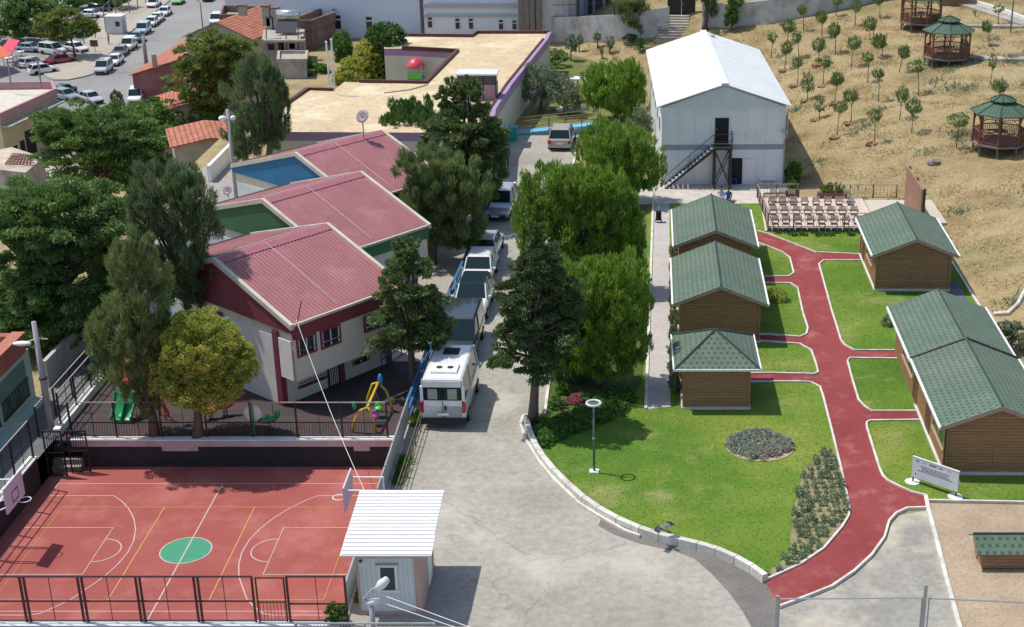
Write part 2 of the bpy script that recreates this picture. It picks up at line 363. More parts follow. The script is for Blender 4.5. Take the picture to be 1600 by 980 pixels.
def tree(name, label, kind, base, crown, mat, dens=1.5, size=4.2, z=None, group=None, trunk=None, dy=0, limbs=5, cat='tree', depth=1.0, hgt_trunk=None):
    P = G(*base, z) if len(base) == 2 else Vector(base)
    s = mpp(P); TSEED[0] += 1
    ells = []; area = 0
    for i, (cx, cy, rx, ry) in enumerate(crown):
        q = atY(cx, cy, P.y + dy); ells.append((q.x, q.y, q.z, rx * s, rx * s * depth, ry * s)); area += rx * ry
    t = thing(name, label, cat, P, 0, group); loc = np.array(P)
    V, Q = foliage([(e[0] - P.x, e[1] - P.y, e[2] - P.z, *e[3:]) for e in ells], area * dens * 1.9, size * s * .92, kind, TSEED[0])
    ok = V[:, 2].reshape(-1, 4).min(1) > .03
    Q = Q[ok]; bigmesh("crown", V, Q, mat, t)
    cz = sum(e[2] * e[5] for e in ells) / sum(e[5] for e in ells) - P.z; cxx = sum(e[0] * e[5] for e in ells) / sum(e[5] for e in ells) - P.x
    r0 = trunk * s if trunk else max(.04, .022 * (cz * 2)); mb = MB(); rr = random.Random(TSEED[0])
    top = (cxx * .9, dy * .9, cz * 1.15); n = 6
    mb.tube([(top[0] * (i / n) ** 1.3 + rr.uniform(-.4, .4) * r0 * (i > 0), top[1] * i / n, top[2] * i / n - (.1 if i == 0 else 0)) for i in range(n + 1)],
            [r0 * (1.25 if i == 0 else 1) * (1 - .75 * i / n) for i in range(n + 1)], 8)
    for e in ells:
        for _ in range(limbs):
            f = rr.uniform(.45, .85); a = (top[0] * f ** 1.3, top[1] * f, top[2] * f); th = rr.uniform(0, 6.28); k = rr.uniform(.4, .85)
            b_ = (e[0] - P.x + e[3] * k * math.cos(th), e[1] - P.y + e[4] * k * math.sin(th), max(a[2] + .1, e[2] - P.z + e[5] * rr.uniform(-.4, .6)))
            m_ = tuple((p + q) / 2 + rr.uniform(-.1, .1) * e[3] for p, q in zip(a, b_)); mb.tube([a, m_, b_], [r0 * .4, r0 * .25, r0 * .08], 5)
    mb.build("trunk", BARK, t, True); return t
# ================================================================== SETTING
def G2(px, py, z=0.0): q = G(px, py, z); return (q.x, q.y)
def poly(pts, z=0.0): return [G2(x, y, z) for x, y in pts]
def inpoly(px, py, pl):
    r = np.zeros(len(px), bool); n = len(pl)
    for i in range(n):
        (x1, y1), (x2, y2) = pl[i], pl[(i + 1) % n]
        if y1 == y2: continue
        c = ((y1 > py) != (y2 > py)) & (px < (x2 - x1) * (py - y1) / (y2 - y1) + x1); r ^= c
    return r
def sheet(name, pl, z, mat, label=None, thick=None):
    me = MB(); import mathutils
    n = len(pl); tri = mathutils.geometry.tessellate_polygon([[Vector((p[0], p[1], 0)) for p in pl]])
    a = sum(p[0] * q[1] - q[0] * p[1] for p, q in zip(pl, pl[1:] + pl[:1]))
    me.v = [(p[0], p[1], z) for p in pl]; me.f = [tuple(t) for t in tri]
    if thick:
        me.v += [(p[0], p[1], z - thick) for p in pl]
        me.f += [(i, (i + 1) % n, (i + 1) % n + n, i + n) for i in range(n)]
    msh = bpy.data.meshes.new(name); msh.from_pydata(me.v, [], me.f); msh.materials.append(mat)
    import bmesh as _b
    bm = _b.new(); bm.from_mesh(msh)
    for f in bm.faces:
        f.normal_update()
        if abs(f.normal.z) > .5 and f.normal.z < 0: f.normal_flip()
    bm.to_mesh(msh); bm.free()
    o = bpy.data.objects.new(name, msh); C.objects.link(o); return struct(o, label)
# --- materials of the setting
m_terr = ground_mat("hill_ground", [(.19, .14, .07), (.34, .26, .13), (.42, .33, .175), (.28, .205, .105)], .22, 5, .9, patch=(.16, .165, .06), patch_pos=(.55, .70), patch_scale=.16)
m_lawn = ground_mat("lawn", [(.06, .145, .018), (.10, .195, .022), (.18, .245, .035), (.27, .29, .06)], .10, 9, .4, patch=(.34, .31, .13), patch_pos=(.54, .75), patch_scale=.3, fk=.25)
m_dlawn = ground_mat("dry_lawn", [(.10, .15, .04), (.18, .19, .06), (.30, .24, .13)], .25, 8, .6)
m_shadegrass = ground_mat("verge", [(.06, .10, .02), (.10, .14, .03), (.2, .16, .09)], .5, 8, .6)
m_soil = ground_mat("soil", [(.34, .25, .165), (.46, .355, .245), (.54, .43, .31)], .35, 7, .8, patch=(.2, .22, .09), patch_pos=(.66, .75), patch_scale=.5)
m_conc = ground_mat("yard_concrete", [(.29, .27, .225), (.37, .345, .29), (.40, .375, .32), (.34, .315, .265)], .13, 3, .12, .9, patch=(.54, .51, .44), patch_pos=(.52, .72), patch_scale=.2, crack=.1, dark=.28)
m_conc2 = ground_mat("paved_wedge", [(.28, .265, .23), (.36, .34, .29)], .3, 4, .12, .9, patch=(.55, .49, .38), patch_pos=(.48, .66), patch_scale=.35)
m_asph = ground_mat("dark_asphalt", [(.15, .14, .125), (.2, .185, .165), (.235, .215, .19)], .35, 8, .2)
m_street = ground_mat("street_asphalt", [(.22, .22, .215), (.29, .285, .27), (.33, .32, .30)], .08, 3, .1)
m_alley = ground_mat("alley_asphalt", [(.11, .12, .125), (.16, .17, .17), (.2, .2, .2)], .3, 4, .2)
m_plaza = ground_mat("pavement_slabs", [(.38, .34, .27), (.45, .40, .33)], .1, 3, .1)
m_parkl = ground_mat("parking", [(.20, .2, .19), (.27, .26, .25)], .07, 3, .1)
m_pave = paving("path_paving", (.50, .46, .42), .2, .1); m_pave2 = paving("forecourt_paving", (.55, .50, .43), .4, .4, .8)
m_red = ground_mat("red_rubber", [(.235, .045, .045), (.285, .06, .058), (.32, .075, .07)], .22, 22, .3, patch=(.40, .17, .15), patch_pos=(.52, .75), patch_scale=.7, dark=.25)
m_court = ground_mat("court_rubber", [(.31, .078, .066), (.36, .10, .085), (.40, .125, .105)], .2, 20, .15, patch=(.44, .17, .14), patch_pos=(.5, .75), patch_scale=.5, dark=.12)
m_play = ground_mat("play_rubber", [(.06, .05, .05), (.12, .06, .055), (.07, .07, .068), (.10, .12, .10)], 1.0, 16, .3, patch=(.05, .05, .05), patch_pos=(.45, .6), patch_scale=.8)
m_kerb = M("kerb_stone", (.66, .63, .56), .85, .16, 2.2, .3, stain=(.3, .27, .22), stain_amt=.55, stain_scale=1.2)
m_white = M("white_paint", (.78, .77, .74), .6, .06, 2, stain=(.4, .37, .33), stain_amt=.3, stain_scale=.8)
m_line = plain("court_line_white", (.55, .43, .39), .8); m_yel = plain("court_line_yellow", (.55, .32, .08), .8); m_grn = plain("court_green", (.045, .27, .15), .75)
m_black = plain("black_metal", (.018, .018, .02), .45); m_dkred = plain("brown_metal", (.075, .03, .03), .5)
m_wallblack = M("black_wall", (.022, .026, .028), .7, .3, 1.5); m_grey = plain("galvanised", (.42, .43, .44), .45, .4)
m_blue = plain("blue_paint", (.035, .14, .28), .6); m_glass = plain("dark_glass", (.03, .04, .05), .08); m_blk = plain("dark_opening", (.012, .012, .014), .8)
BARK = M("bark", (.14, .11, .085), .9, .35, 3, .6)
# --- terrain
xs = np.concatenate([np.arange(-240, -60, 4.0), np.arange(-60, 60, 1.0), np.arange(60, 261, 5.0)]); ys = np.concatenate([np.arange(15, 165, 1.0), np.arange(165, 700, 6.0)])
hv = np.array([[h(x, y) for x in xs] for y in ys]); XX, YY = np.meshgrid(xs, ys)
rg = np.random.default_rng(3)
bump = (hv > .15) * np.minimum(hv, 1) * (np.sin(XX * .9 + np.cos(YY * .7) * 1.3) * .05 + np.sin(YY * .6 + XX * .3) * .06)
V = np.stack([XX, YY, hv + bump], -1).reshape(-1, 3); nx = len(xs)
jj, ii = np.meshgrid(np.arange(len(ys) - 1), np.arange(nx - 1), indexing='ij'); jj = jj.ravel(); ii = ii.ravel()
keep = ~((xs[ii + 1] > -25.4) & (xs[ii] < -10) & (ys[jj + 1] > 42.9) & (ys[jj] < 57.2))
jj, ii = jj[keep], ii[keep]; a = jj * nx + ii
o = bigmesh("ground", V, np.stack([a, a + 1, a + 1 + nx, a + nx], 1), m_terr); o["kind"] = "structure"; o["label"] = "dry grassy hillside and bare ground around the school"
o.data.shade_smooth()
# --- court
CX0, CX1, CY0, CY1, CZ = -25.4, -10.0, 42.9, 57.2, -1.3
struct(MB().bx(CX0, CX1, CY0, CY1, CZ - .3, CZ).build("sports_court", m_court), "red rubber sports court with white and yellow lines")
def line(pts, z, w, mat, name="court_line", closed=False, lab=None):
    o = MB().strip(pts, w, z, z + .003, closed).build(name, mat); return struct(o, lab)
zl = CZ + .004; L = MB(); Y2 = MB()
far, near, xl, xr, xm = 55.6, 45.65, -24.75, -10.45, -17.6
L.strip([(xl, far), (xr, far), (xr, near), (xl, near)], .045, zl, zl + .003, True)
L.strip([(xm, far), (xm, 44.9)], .05, zl + .001, zl + .0045)
def CG(p): q = G(p[0], p[1], CZ); return (q.x, q.y)
tp = [(178, 775), (190, 783), (201, 795), (209, 810), (212, 827), (209, 845), (200, 863), (184, 882), (163, 901), (140, 917), (112, 936), (90, 947), (62, 959), (45, 961.5)]
arc = [CG(p) for p in tp]; arc = [(xl, arc[0][1])] + arc + [(xl, arc[-1][1])]
for sgn in (1, -1):
    mx = lambda p: (p[0] if sgn > 0 else 2 * xm - p[0], p[1])
    L.strip([mx(p) for p in arc], .042, zl + .002, zl + .005)
    L.strip([mx((xl, 51.8)), mx((-21.1, 51.8)), mx((-21.1, 48.2)), mx((xl, 48.2))], .042, zl + .003, zl + .006)
    L.strip([mx((-21.1 + .88 * math.sin(t), 50 + .88 * math.cos(t))) for t in np.linspace(0, math.pi, 18)], .045, zl + .004, zl + .007)
    Y2.strip([mx((-19.5, 53.5)), mx((-19.5, 46.4))], .045, zl + .006, zl + .009)
L.strip([(xm + 1.0 * math.cos(t), 50 + 1.0 * math.sin(t)) for t in np.linspace(0, 2 * math.pi, 41)[:-1]], .05, zl + .006, zl + .009, True)
struct(L.build("court_lines", m_line)); Y2.strip([(-23.8, 53.5), (-11.4, 53.5), (-11.4, 46.4), (-23.8, 46.4)], .045, zl + .007, zl + .010, True); struct(Y2.build("yellow_court_lines", m_yel))
struct(MB().prism([(xm + .97 * math.cos(t), 50 + .97 * math.sin(t)) for t in np.linspace(0, 2 * math.pi, 48)[:-1]], zl - .002, zl + .0015).build("centre_circle", m_grn))
# --- yard road, verge, lawn slab
ROADR = [(850, 650), (857, 600), (864, 560), (885, 300), (893, 262), (905, 215)]
road = [(-10.0, 36), (-10.0, 59), (-9.75, 72), (-9.3, 82), (-8.6, 96), (-9.1, 108)] + [(-9.3, 111), (-2.9, 111)] + poly([(905, 215), (893, 262), (885, 300), (864, 560), (857, 600), (850, 650), (865, 690), (905, 760), (960, 800), (1060, 840), (1190, 898), (1500, 985)]) + [(14, 36)]
sheet("yard_road", road, .004, m_conc, "pale worn concrete yard and drive")
sheet("dark_patch", poly([(935, 822), (958, 835), (1000, 850), (1055, 862), (1085, 873), (1110, 895), (1138, 925), (1160, 955), (1185, 1000), (1225, 1000), (1216, 950), (1197, 912), (1180, 897), (1150, 880), (1100, 862), (1060, 852), (1000, 832), (965, 815), (940, 808)]), .009, m_asph, "dark asphalt patch along the kerb")
sheet("paved_wedge", poly([(1216, 955), (1260, 940), (1335, 900), (1382, 848), (1392, 822), (1405, 806), (1447, 798), (1470, 870), (1500, 1000), (1216, 1000)]), .013, m_conc2, "pale concrete wedge beside the red path")
sheet("soil_plot", poly([(1450, 787), (1900, 795), (1900, 1080), (1525, 1080), (1500, 985)]), .016, m_soil, "bare brown soil plot")
KERB = [(822, 662), (828, 683), (836, 703), (848, 722), (866, 744), (888, 766), (912, 787), (935, 803), (965, 820), (1000, 835), (1030, 845), (1060, 852), (1090, 859), (1120, 868), (1150, 881), (1175, 895), (1195, 910)]
PR_L = [(1195, 910), (1250, 885), (1287, 860), (1315, 827), (1326, 809), (1327, 797), (1322, 772), (1314, 735), (1300, 677), (1286, 622), (1281, 607), (1267, 600), (1250, 599), (1168, 599)]
lawnpoly = poly(KERB[::-1] + [(850, 650), (857, 600), (864, 560), (885, 318), (1048, 318), (1195, 320), (1460, 300)]) + [(19.2, 93), (19.2, 52.3), G2(1600, 783)] + poly([(1450, 784), (1446, 777), (1447, 796), (1417, 797), (1400, 805), (1389, 817), (1382, 842), (1362, 870), (1335, 895), (1300, 919), (1260, 935), (1224, 947)])
LZ = .06
sheet("lawn", lawnpoly, LZ, m_lawn, "green lawn of the park garden", .06)
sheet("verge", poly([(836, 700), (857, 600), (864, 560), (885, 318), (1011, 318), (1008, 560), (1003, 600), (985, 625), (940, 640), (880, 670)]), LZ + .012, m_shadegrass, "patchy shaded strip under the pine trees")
sheet("paved_path", poly([(1009, 642), (1048, 638), (1047, 560), (1046, 318), (1021, 318), (1017, 420), (1012, 560)]), LZ + .02, m_pave, "narrow block paved path beside the cabins")
sheet("forecourt", poly([(980, 300), (1010, 296), (1034, 284), (1250, 287), (1244, 302), (1194, 303), (1190, 320), (1048, 320), (985, 322)]), LZ + .024, m_pave2, "pale paved forecourt of the white building")
PR = [(1183, 363), (1200, 367.5), (1275, 396.5), (1350, 400)], [(1350, 409), (1287, 409), (1279.5, 415), (1300, 490), (1305, 505), (1314, 535), (1320, 542), (1335, 550), (1403, 550)], \
     [(1405, 563), (1327, 562), (1324, 567), (1332, 597), (1341, 627), (1350, 637), (1362, 645), (1439, 645)], [(1442, 659), (1360, 660), (1354, 663), (1354, 670), (1374, 735), (1379, 746), (1387, 754), (1407, 764), (1425, 772), (1446, 777)], \
     [(1447, 796), (1417, 797), (1400, 805), (1389, 817), (1382, 842), (1362, 870), (1335, 895), (1300, 919), (1260, 935), (1217, 951)], PR_L, \
     [(1168, 586), (1200, 585.5), (1272, 587), (1278, 584.5), (1275, 572), (1267.5, 550), (1250, 540), (1200, 536), (1180, 535)], [(1180, 525), (1200, 525), (1250, 529), (1260, 524), (1262, 515), (1254, 490), (1246, 452), (1235, 445), (1195, 444)], \
     [(1195, 434), (1200, 434), (1232, 434), (1240, 429), (1234, 405), (1222, 396), (1200, 387), (1183, 381)]
rp = []
for i, seg in enumerate(PR): rp += seg
sheet("red_path", poly(rp), LZ + .008, m_red, "red rubber garden path with branches")
kb = MB()
for i, seg in enumerate(PR): kb.strip(poly(seg), .09, 0.0, LZ + .075 + .002 * (i % 2))
kb.strip(poly([(1446, 776), (1450, 797), (1459, 830), (1478, 905), (1500, 985)]), .16, 0, .12); kb.strip(poly([(1451, 784.5), (1900, 793)]), .1, 0, .125)
kb.strip(poly([(1009, 642), (1012, 560), (1017, 420), (1021, 300)]), .14, 0, LZ + .1); kb.strip(poly([(1191, 303), (1191, 330), (1197, 364)]), .1, 0, LZ + .09)
kb.strip([(19.2, 52.3), (19.3, 93)], .12, 0, LZ + .09)
struct(kb.build("path_kerb", m_kerb), "pale kerb edging the paths")
k2 = MB(); kp = poly(KERB)
k2.strip(kp, .24, 0, .34)
k2.strip([(x, y) for x, y in poly([(812, 662), (822, 690), (843, 724), (868, 754), (905, 789), (932, 806), (975, 831), (1000, 840)])], .12, 0, .12)
k2.strip(poly([(813, 665), (818, 652), (836, 650), (851, 650), (859, 590), (866, 545), (885, 310), (905, 215)]), .14, 0, .14)
struct(k2.build("road_kerb", m_kerb), "broad whitewashed kerb curving round the lawn")
jt = MB()
for (x0, y0), (x1, y1) in zip(kp, kp[1:]):
    n = max(1, int(math.hypot(x1 - x0, y1 - y0) / .8))
    for i in range(n):
        f = i / n; jt.box((x0 + (x1 - x0) * f, y0 + (y1 - y0) * f, .173), (.02, .246, .346), math.atan2(y1 - y0, x1 - x0))
struct(jt.build("kerb_joint", M("joint", (.12, .11, .1))))
# pad on the right of the cabins
sheet("service_path", [(17.7, 67), (18.6, 67), (18.9, 77.5), (18.2, 77.5)], LZ + .016, m_alley, "grey strip behind the right cabin")
# --- dry garden behind the white building and the olive bed
sheet("garden_bed", [(-7.6, 113.2), (2.0, 113.2), (1.6, 97.5), (-3.6, 97.5), (-3.2, 111.5)][::-1], .012, m_dlawn, "rough grass by the olive trees")
sheet("olive_garden", [(-7.6, 113.2), (1.6, 113.2), (1.6, 133), (-4, 141), (-7.4, 146)], .010, m_dlawn, "patchy dry lawn of the olive garden")
# --- playground, school yard, alley
sheet("playground_floor", [(-25.3, 57.2), (-10.0, 57.2), (-10.0, 59.0), (-9.75, 72), (-9.3, 82), (-25.3, 82)], .006, m_play, "dark rubber playground floor")
sheet("school_yard", [(-14.5, 66), (-9.75, 66), (-9.3, 82), (-8.6, 96), (-9.4, 111), (-14, 111)], .010, ground_mat("yard_pave", [(.36, .32, .27), (.45, .40, .34)], .3, 5, .1), "paved strip between school and drive")
sheet("back_yard", [(-30, 76), (-22, 76), (-22, 102), (-31, 102)], .011, ground_mat("back_conc", [(.30, .28, .25), (.38, .36, .33)], .2, 4, .1), "concrete yard behind the classrooms")
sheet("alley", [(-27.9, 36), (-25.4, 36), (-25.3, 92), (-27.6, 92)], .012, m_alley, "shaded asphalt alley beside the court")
sheet("front_ground", [(-60, 25), (-10, 25), (-10, 42.9), (-27.9, 42.9), (-60, 42.9)], .008, m_asph)
# --- low district
sheet("street", poly([(-60, 330), (60, 330), (200, 260), (420, 260), (420, -40), (-60, -40)], LOW), LOW + .02, m_street, "wide grey street in the lower district")
PV = [(70, 117), (74, 122), (86, 126), (106, 126), (130, 121), (144, 117), (160, 97), (200, 54), (233, 26), (262, 4), (285, -22), (200, -22), (150, 38), (128, 68), (112, 88), (92, 96), (80, 108)]
sheet("pavement", poly(PV, LOW), LOW + .16, m_plaza, "beige paved island with kerb", .16)
sheet("parking_area", poly([(150, 37), (200, -22), (-80, -22), (-80, 55), (110, 88), (128, 68)], LOW), LOW + .03, m_parkl, "fenced parking area")
kk = MB(); kk.strip(poly(PV, LOW), .3, LOW, LOW + .18, True); struct(kk.build("pavement_kerb", M("grey_kerb", (.3, .28, .25))), "kerb round the paved island")
# --- dry grass and lawn blades (uncountable)
def blades(name, P, hh, ww, mat, label, seed, lean=.5):
    rg = np.random.default_rng(seed); n = len(P); th = rg.uniform(0, 6.28, n); s = rg.uniform(.5, 1.4, (n, 1))
    d = np.stack([np.cos(th), np.sin(th), np.zeros(n)], 1); tip = P + np.array([0, 0, hh]) * s + np.stack([rg.normal(size=n), rg.normal(size=n), np.zeros(n)], 1) * hh * lean * s
    V = np.stack([P - d * ww * s, P + d * ww * s, tip], 1).reshape(-1, 3); o = bigmesh(name, V, np.arange(n * 3).reshape(n, 3), mat)
    o["kind"] = "stuff"; o["label"] = label; return o
rg = np.random.default_rng(5); n = 330000
px = rg.uniform(-14, 48, n); py = 62 + 95 * rg.uniform(0, 1, n) ** .9
clump = np.sin(px * 1.7 + np.sin(py * 1.1) * 2) + np.cos(py * 1.9 + px * .6) + rg.normal(size=n) * .9; ok = clump > .1; px, py = px[ok], py[ok]
hz = np.array([h(x, y) for x, y in zip(px, py)]); ok = hz > .12; Pp = np.stack([px, py, hz], 1)[ok]
m_dry = leafmat("dry_blade", (.36, .275, .14), (.50, .40, .21), (.25, .24, .09), .25, .9)
blades("dry_grass", Pp, .13, .035, m_dry, "dry yellow grass covering the hillside", 8, 1.1)
LAWN = [poly(s) for s in ([*KERB, *PR_L[1:-1], (1168, 599), (1060, 600), (1048, 640), (1009, 642), (985, 640)], PR[6] + [(1180, 586)], PR[7] + [(1185, 435)], PR[1] + [(1367, 457), (1367, 409)], PR[2], [(1197, 370), (1275, 394), (1350, 398), (1345, 368)])]
LAWN[1] = poly(PR[6]); LAWN[2] = poly(PR[7]); LAWN[4] = poly(PR[2]); LAWN.append(poly(PR[3] + [(1600, 783), (1600, 750), (1475, 750)])); LAWN.append(poly([(1183, 381), (1200, 387), (1222, 396), (1234, 405), (1240, 429), (1232, 434), (1195, 434)]))
n = 170000; px = rg.uniform(-6, 19, n); py = rg.uniform(45, 92, n); ok = np.zeros(n, bool)
for pl in LAWN: ok |= inpoly(px, py, pl)
Pp = np.stack([px, py, np.full(n, LZ)], 1)[ok]
blades("lawn_grass", Pp, .035, .016, leafmat("lawn_blade", (.10, .20, .022), (.18, .27, .035), (.25, .28, .07), .3, .7), "short green lawn grass", 9, .8)
# ================================================================== BUILDINGS
m_wood = planks("cabin_wood", (.33, .175, .085), .145, 'Z', .75, .35); m_wood2 = plain("cabin_trim", (.30, .16, .075), .6); m_fascia = M("fascia", (.33, .27, .22), .7, .2)
m_sh_s = shingle("shingle_side", 'Y', 'X', .30, .24); m_sh_f = shingle("shingle_front", 'X', 'Y', .28, .25); m_ridge = plain("ridge_cap", (.035, .06, .05), .8)
m_plinth = M("plinth", (.62, .60, .55), .85, .12, 1.5, stain=(.35, .32, .28), stain_amt=.4)
def cabin(name, label, x, y, w, d, bw, bd, ze, zr, rz=-.015, hip=False, side=-1, by=None, group='wooden cabins with green roofs'):
    t = thing(name, label, 'cabin', (x, y, 0), rz, group); by = 0 if by is None else by   # origin at the middle of the front eave
    x0, x1 = -bw / 2, bw / 2; y0, y1 = by, by + bd
    MB().bx(x0 - .1, x1 + .1, y0 - .1, y1 + .1, .0, .16).build("plinth", m_plinth, t)
    slope = (zr - ze) / (w / 2); zt = lambda xx: zr - abs(xx) * slope - .06
    if hip: MB().bx(x0, x1, y0, y1, .16, ze - .02).build("wall", m_wood, t)
    else:
        mb = MB(); P = [(x0, .16), (x1, .16), (x1, zt(x1)), (0, zt(0)), (x0, zt(x0))]
        mb.add([(a, y0, b) for a, b in P] + [(a, y1, b) for a, b in P], [tuple(range(5)), tuple(range(5, 10))[::-1]] + [(i, (i + 1) % 5, (i + 1) % 5 + 5, i + 5) for i in range(5)])
        mb.build("wall", m_wood, t)
    cm = MB()
    for cx in (x0, x1):
        for cy in (y0, y1): cm.bx(cx - .055, cx + .055, cy - .055, cy + .055, .162, ze - .03)
    cm.bx(-.05, .05, y0 - .02, y0 - .001, .165, (zt(0) - .12) if not hip else ze - .03) if w > 4 else None
    cm.each("corner_post", m_wood2, t)
    if hip:
        a, b, c, d_ = (-w / 2, 0, ze), (w / 2, 0, ze), (w / 2, d, ze), (-w / 2, d, ze); ap = (0, d / 2, zr); r = MB()
        r.add([a, d_, ap, (a[0], a[1], ze - .06), (d_[0], d_[1], ze - .06)], [(0, 1, 2), (0, 3, 4, 1)]); r.add([b, c, ap, (b[0], b[1], ze - .06), (c[0], c[1], ze - .06)], [(0, 2, 1), (0, 3, 4, 1)])
        rf = r.build("roof", m_sh_s, t); q = MB()
        q.add([a, b, ap, (a[0], a[1], ze - .06), (b[0], b[1], ze - .06)], [(0, 1, 2), (0, 3, 4, 1)]); q.add([d_, c, ap], [(0, 1, 2)]); q.build("front_slope", m_sh_f, rf)
        MB().bx(-w / 2 + .02, w / 2 - .02, .02, d - .02, ze - .14, ze - .062).each("soffit", m_wood2, rf)
        rr = MB()
        for p in (a, b, c, d_): rr.tube([(p[0], p[1], p[2] + .02), (0, d / 2, zr + .02)], .05, 5)
        rr.build("ridge_cap", m_ridge, rf)
        e = MB(); e.bx(-w / 2 - .05, w / 2 + .05, -.06, -.005, ze - .09, ze + .01); e.bx(-w / 2 - .07, -w / 2 - .005, -.05, d + .05, ze - .09, ze + .03); e.bx(w / 2 + .005, w / 2 + .07, -.05, d + .05, ze - .09, ze + .03); e.each("eave_board", m_white, rf)
    else:
        r = MB(); hw = w / 2
        for s_ in (-1, 1): r.quadslab([(0, 0, zr), (s_ * hw, 0, ze), (s_ * hw, d, ze), (0, d, zr)], .07)
        rf = r.build("roof", m_sh_s, t)
        MB().tube([(0, -.02, zr + .02), (0, d + .02, zr + .02)], .055, 6).build("ridge_cap", m_ridge, rf)
        g = MB()
        for yy in (-.04, d + .015):
            for s_ in (-1, 1): g.hexa([(0, yy, zr - .2), (s_ * (hw + .02), yy, ze - .17), (s_ * (hw + .02), yy + .025, ze - .17), (0, yy + .025, zr - .2), (0, yy, zr + .012), (s_ * (hw + .02), yy, ze + .012), (s_ * (hw + .02), yy + .025, ze + .012), (0, yy + .025, zr + .012)])
        g.each("fascia", m_fascia, rf)
        e = MB()
        for s_ in (-1, 1): e.box((s_ * (hw + .05), d / 2, ze - .05), (.09, d + .08, .11))
        e.each("gutter", m_white, rf)
    return t, (x0, x1, y0, y1)
cabin("wooden_cabin", "small square wooden cabin with a pyramid green shingle roof nearest the big lawn", 4.1, 60.0, 3.9, 4.1, 3.0, 3.2, 2.2, 3.33, 0, True, by=.35, group=None)
t, _ = cabin("wooden_cabin", "middle cabin of the left row, its plank gable showing above the pyramid roof", 4.72, 68.0, 4.77, 7.0, 4.05, 6.2, 2.3, 3.28, by=.4)
t, _ = cabin("wooden_cabin", "farthest cabin of the left row, half hidden behind the next green roof", 5.0, 77.1, 4.73, 6.9, 4.05, 6.1, 2.3, 3.27, by=.4)
def window(t, x, y0, y1, z0, z1):
    f = MB(); f.bx(x - .03, x + .02, y0 - .08, y0, z0 - .08, z1 + .08); f.bx(x - .03, x + .02, y1, y1 + .08, z0 - .08, z1 + .08); f.bx(x - .03, x + .02, y0, y1, z1, z1 + .08); f.bx(x - .06, x + .02, y0, y1, z0 - .1, z0)
    f.bx(x - .02, x + .02, (y0 + y1) / 2 - .03, (y0 + y1) / 2 + .03, z0, z1)
    w_ = f.build("window", plain("pale_frame", (.52, .36, .2), .5), t); MB().bx(x - .012, x - .006, y0, y1, z0, z1).build("pane", m_glass, w_)
t, b = cabin("wooden_cabin", "single wooden cabin beside the chair terrace with a long left wall", 16.0, 75.5, 4.75, 6.8, 4.1, 6.1, 2.3, 3.28, by=.42)
window(t, b[0], 2.0, 4.2, .95, 1.75); MB().bx(b[0] - .02, b[0] - .005, 5.0, 5.9, .17, 2.0).build("door", plain("dark_door", (.1, .05, .025), .5), t)
t, b = cabin("double_cabin", "long two part wooden cabin by the white notice board at the right edge", 15.37, 53.5, 4.85, 7.2, 4.1, 6.7, 2.45, 3.42, -.012, by=.42)
window(t, b[0], .9, 3.3, .95, 1.8); window(t, b[0], 8.4, 11.2, .95, 1.8)
MB().bx(b[0], b[1], 7.3, 13.3, .0, 2.3).build("rear_wall", m_wood, t); r = MB()
for s_ in (-1, 1): r.quadslab([(0, 7.2, 3.3), (s_ * 2.42, 7.2, 2.33), (s_ * 2.42, 14.0, 2.33), (0, 14.0, 3.3)], .07)
rr = r.build("rear_roof", m_sh_s, t); MB().tube([(0, 7.25, 3.32), (0, 14, 3.32)], .055, 6).build("ridge_cap", m_ridge, rr)
s2 = MB()
for s_ in (-1, 1): s2.tube([(0, 7.2, 3.46), (s_ * 2.5, 7.2, 2.46)], .06, 5)
s2.build("roof_seam", plain("seam", (.03, .035, .035), .6), rr)
e = MB()
for s_ in (-1, 1): e.box((s_ * 2.47, 10.6, 2.29), (.09, 6.8, .11))
e.each("gutter", m_white, rr)
MB().bx(b[0] - .02, b[0] - .004, 3.9, 4.9, .17, 2.05).build("door", plain("dark_door", (.1, .05, .025)), t); MB().bx(b[0] - .02, b[0] - .004, 7.35, 8.1, .17, 2.0).build("door", plain("dark_door", (.1, .05, .025)), t)
MB().tube([(b[0] - .06, .38, .1), (b[0] - .06, .38, 2.3)], .04, 6).build("downpipe", plain("dark_pipe", (.05, .05, .05)), t)
# kennel at the lower right
t = thing("kennel", "low wooden kennel with a green shingle roof on the bare soil", 'kennel', (14.1, 46.3, 0))
MB().bx(-.9, 1.3, .15, 1.3, 0.06, .75).build("wall", m_wood, t); r = MB(); r.quadslab([(-1.15, 0, .72), (1.5, 0, .72), (1.5, .75, 1.18), (-1.15, .75, 1.18)], .05); r.quadslab([(-1.15, .75, 1.18), (1.5, .75, 1.18), (1.5, 1.5, .72), (-1.15, 1.5, .72)], .05)
r.build("roof", m_sh_f, t); MB().tube([(-1.18, .75, 1.2), (1.5, .75, 1.2)], .04, 6).build("ridge_cap", m_ridge, t)
MB().quadslab([(-1.18, 0, .66), (-1.12, 0, .66), (-1.12, .75, 1.12), (-1.18, .75, 1.12)], .12).each("fascia", m_wood2, t)
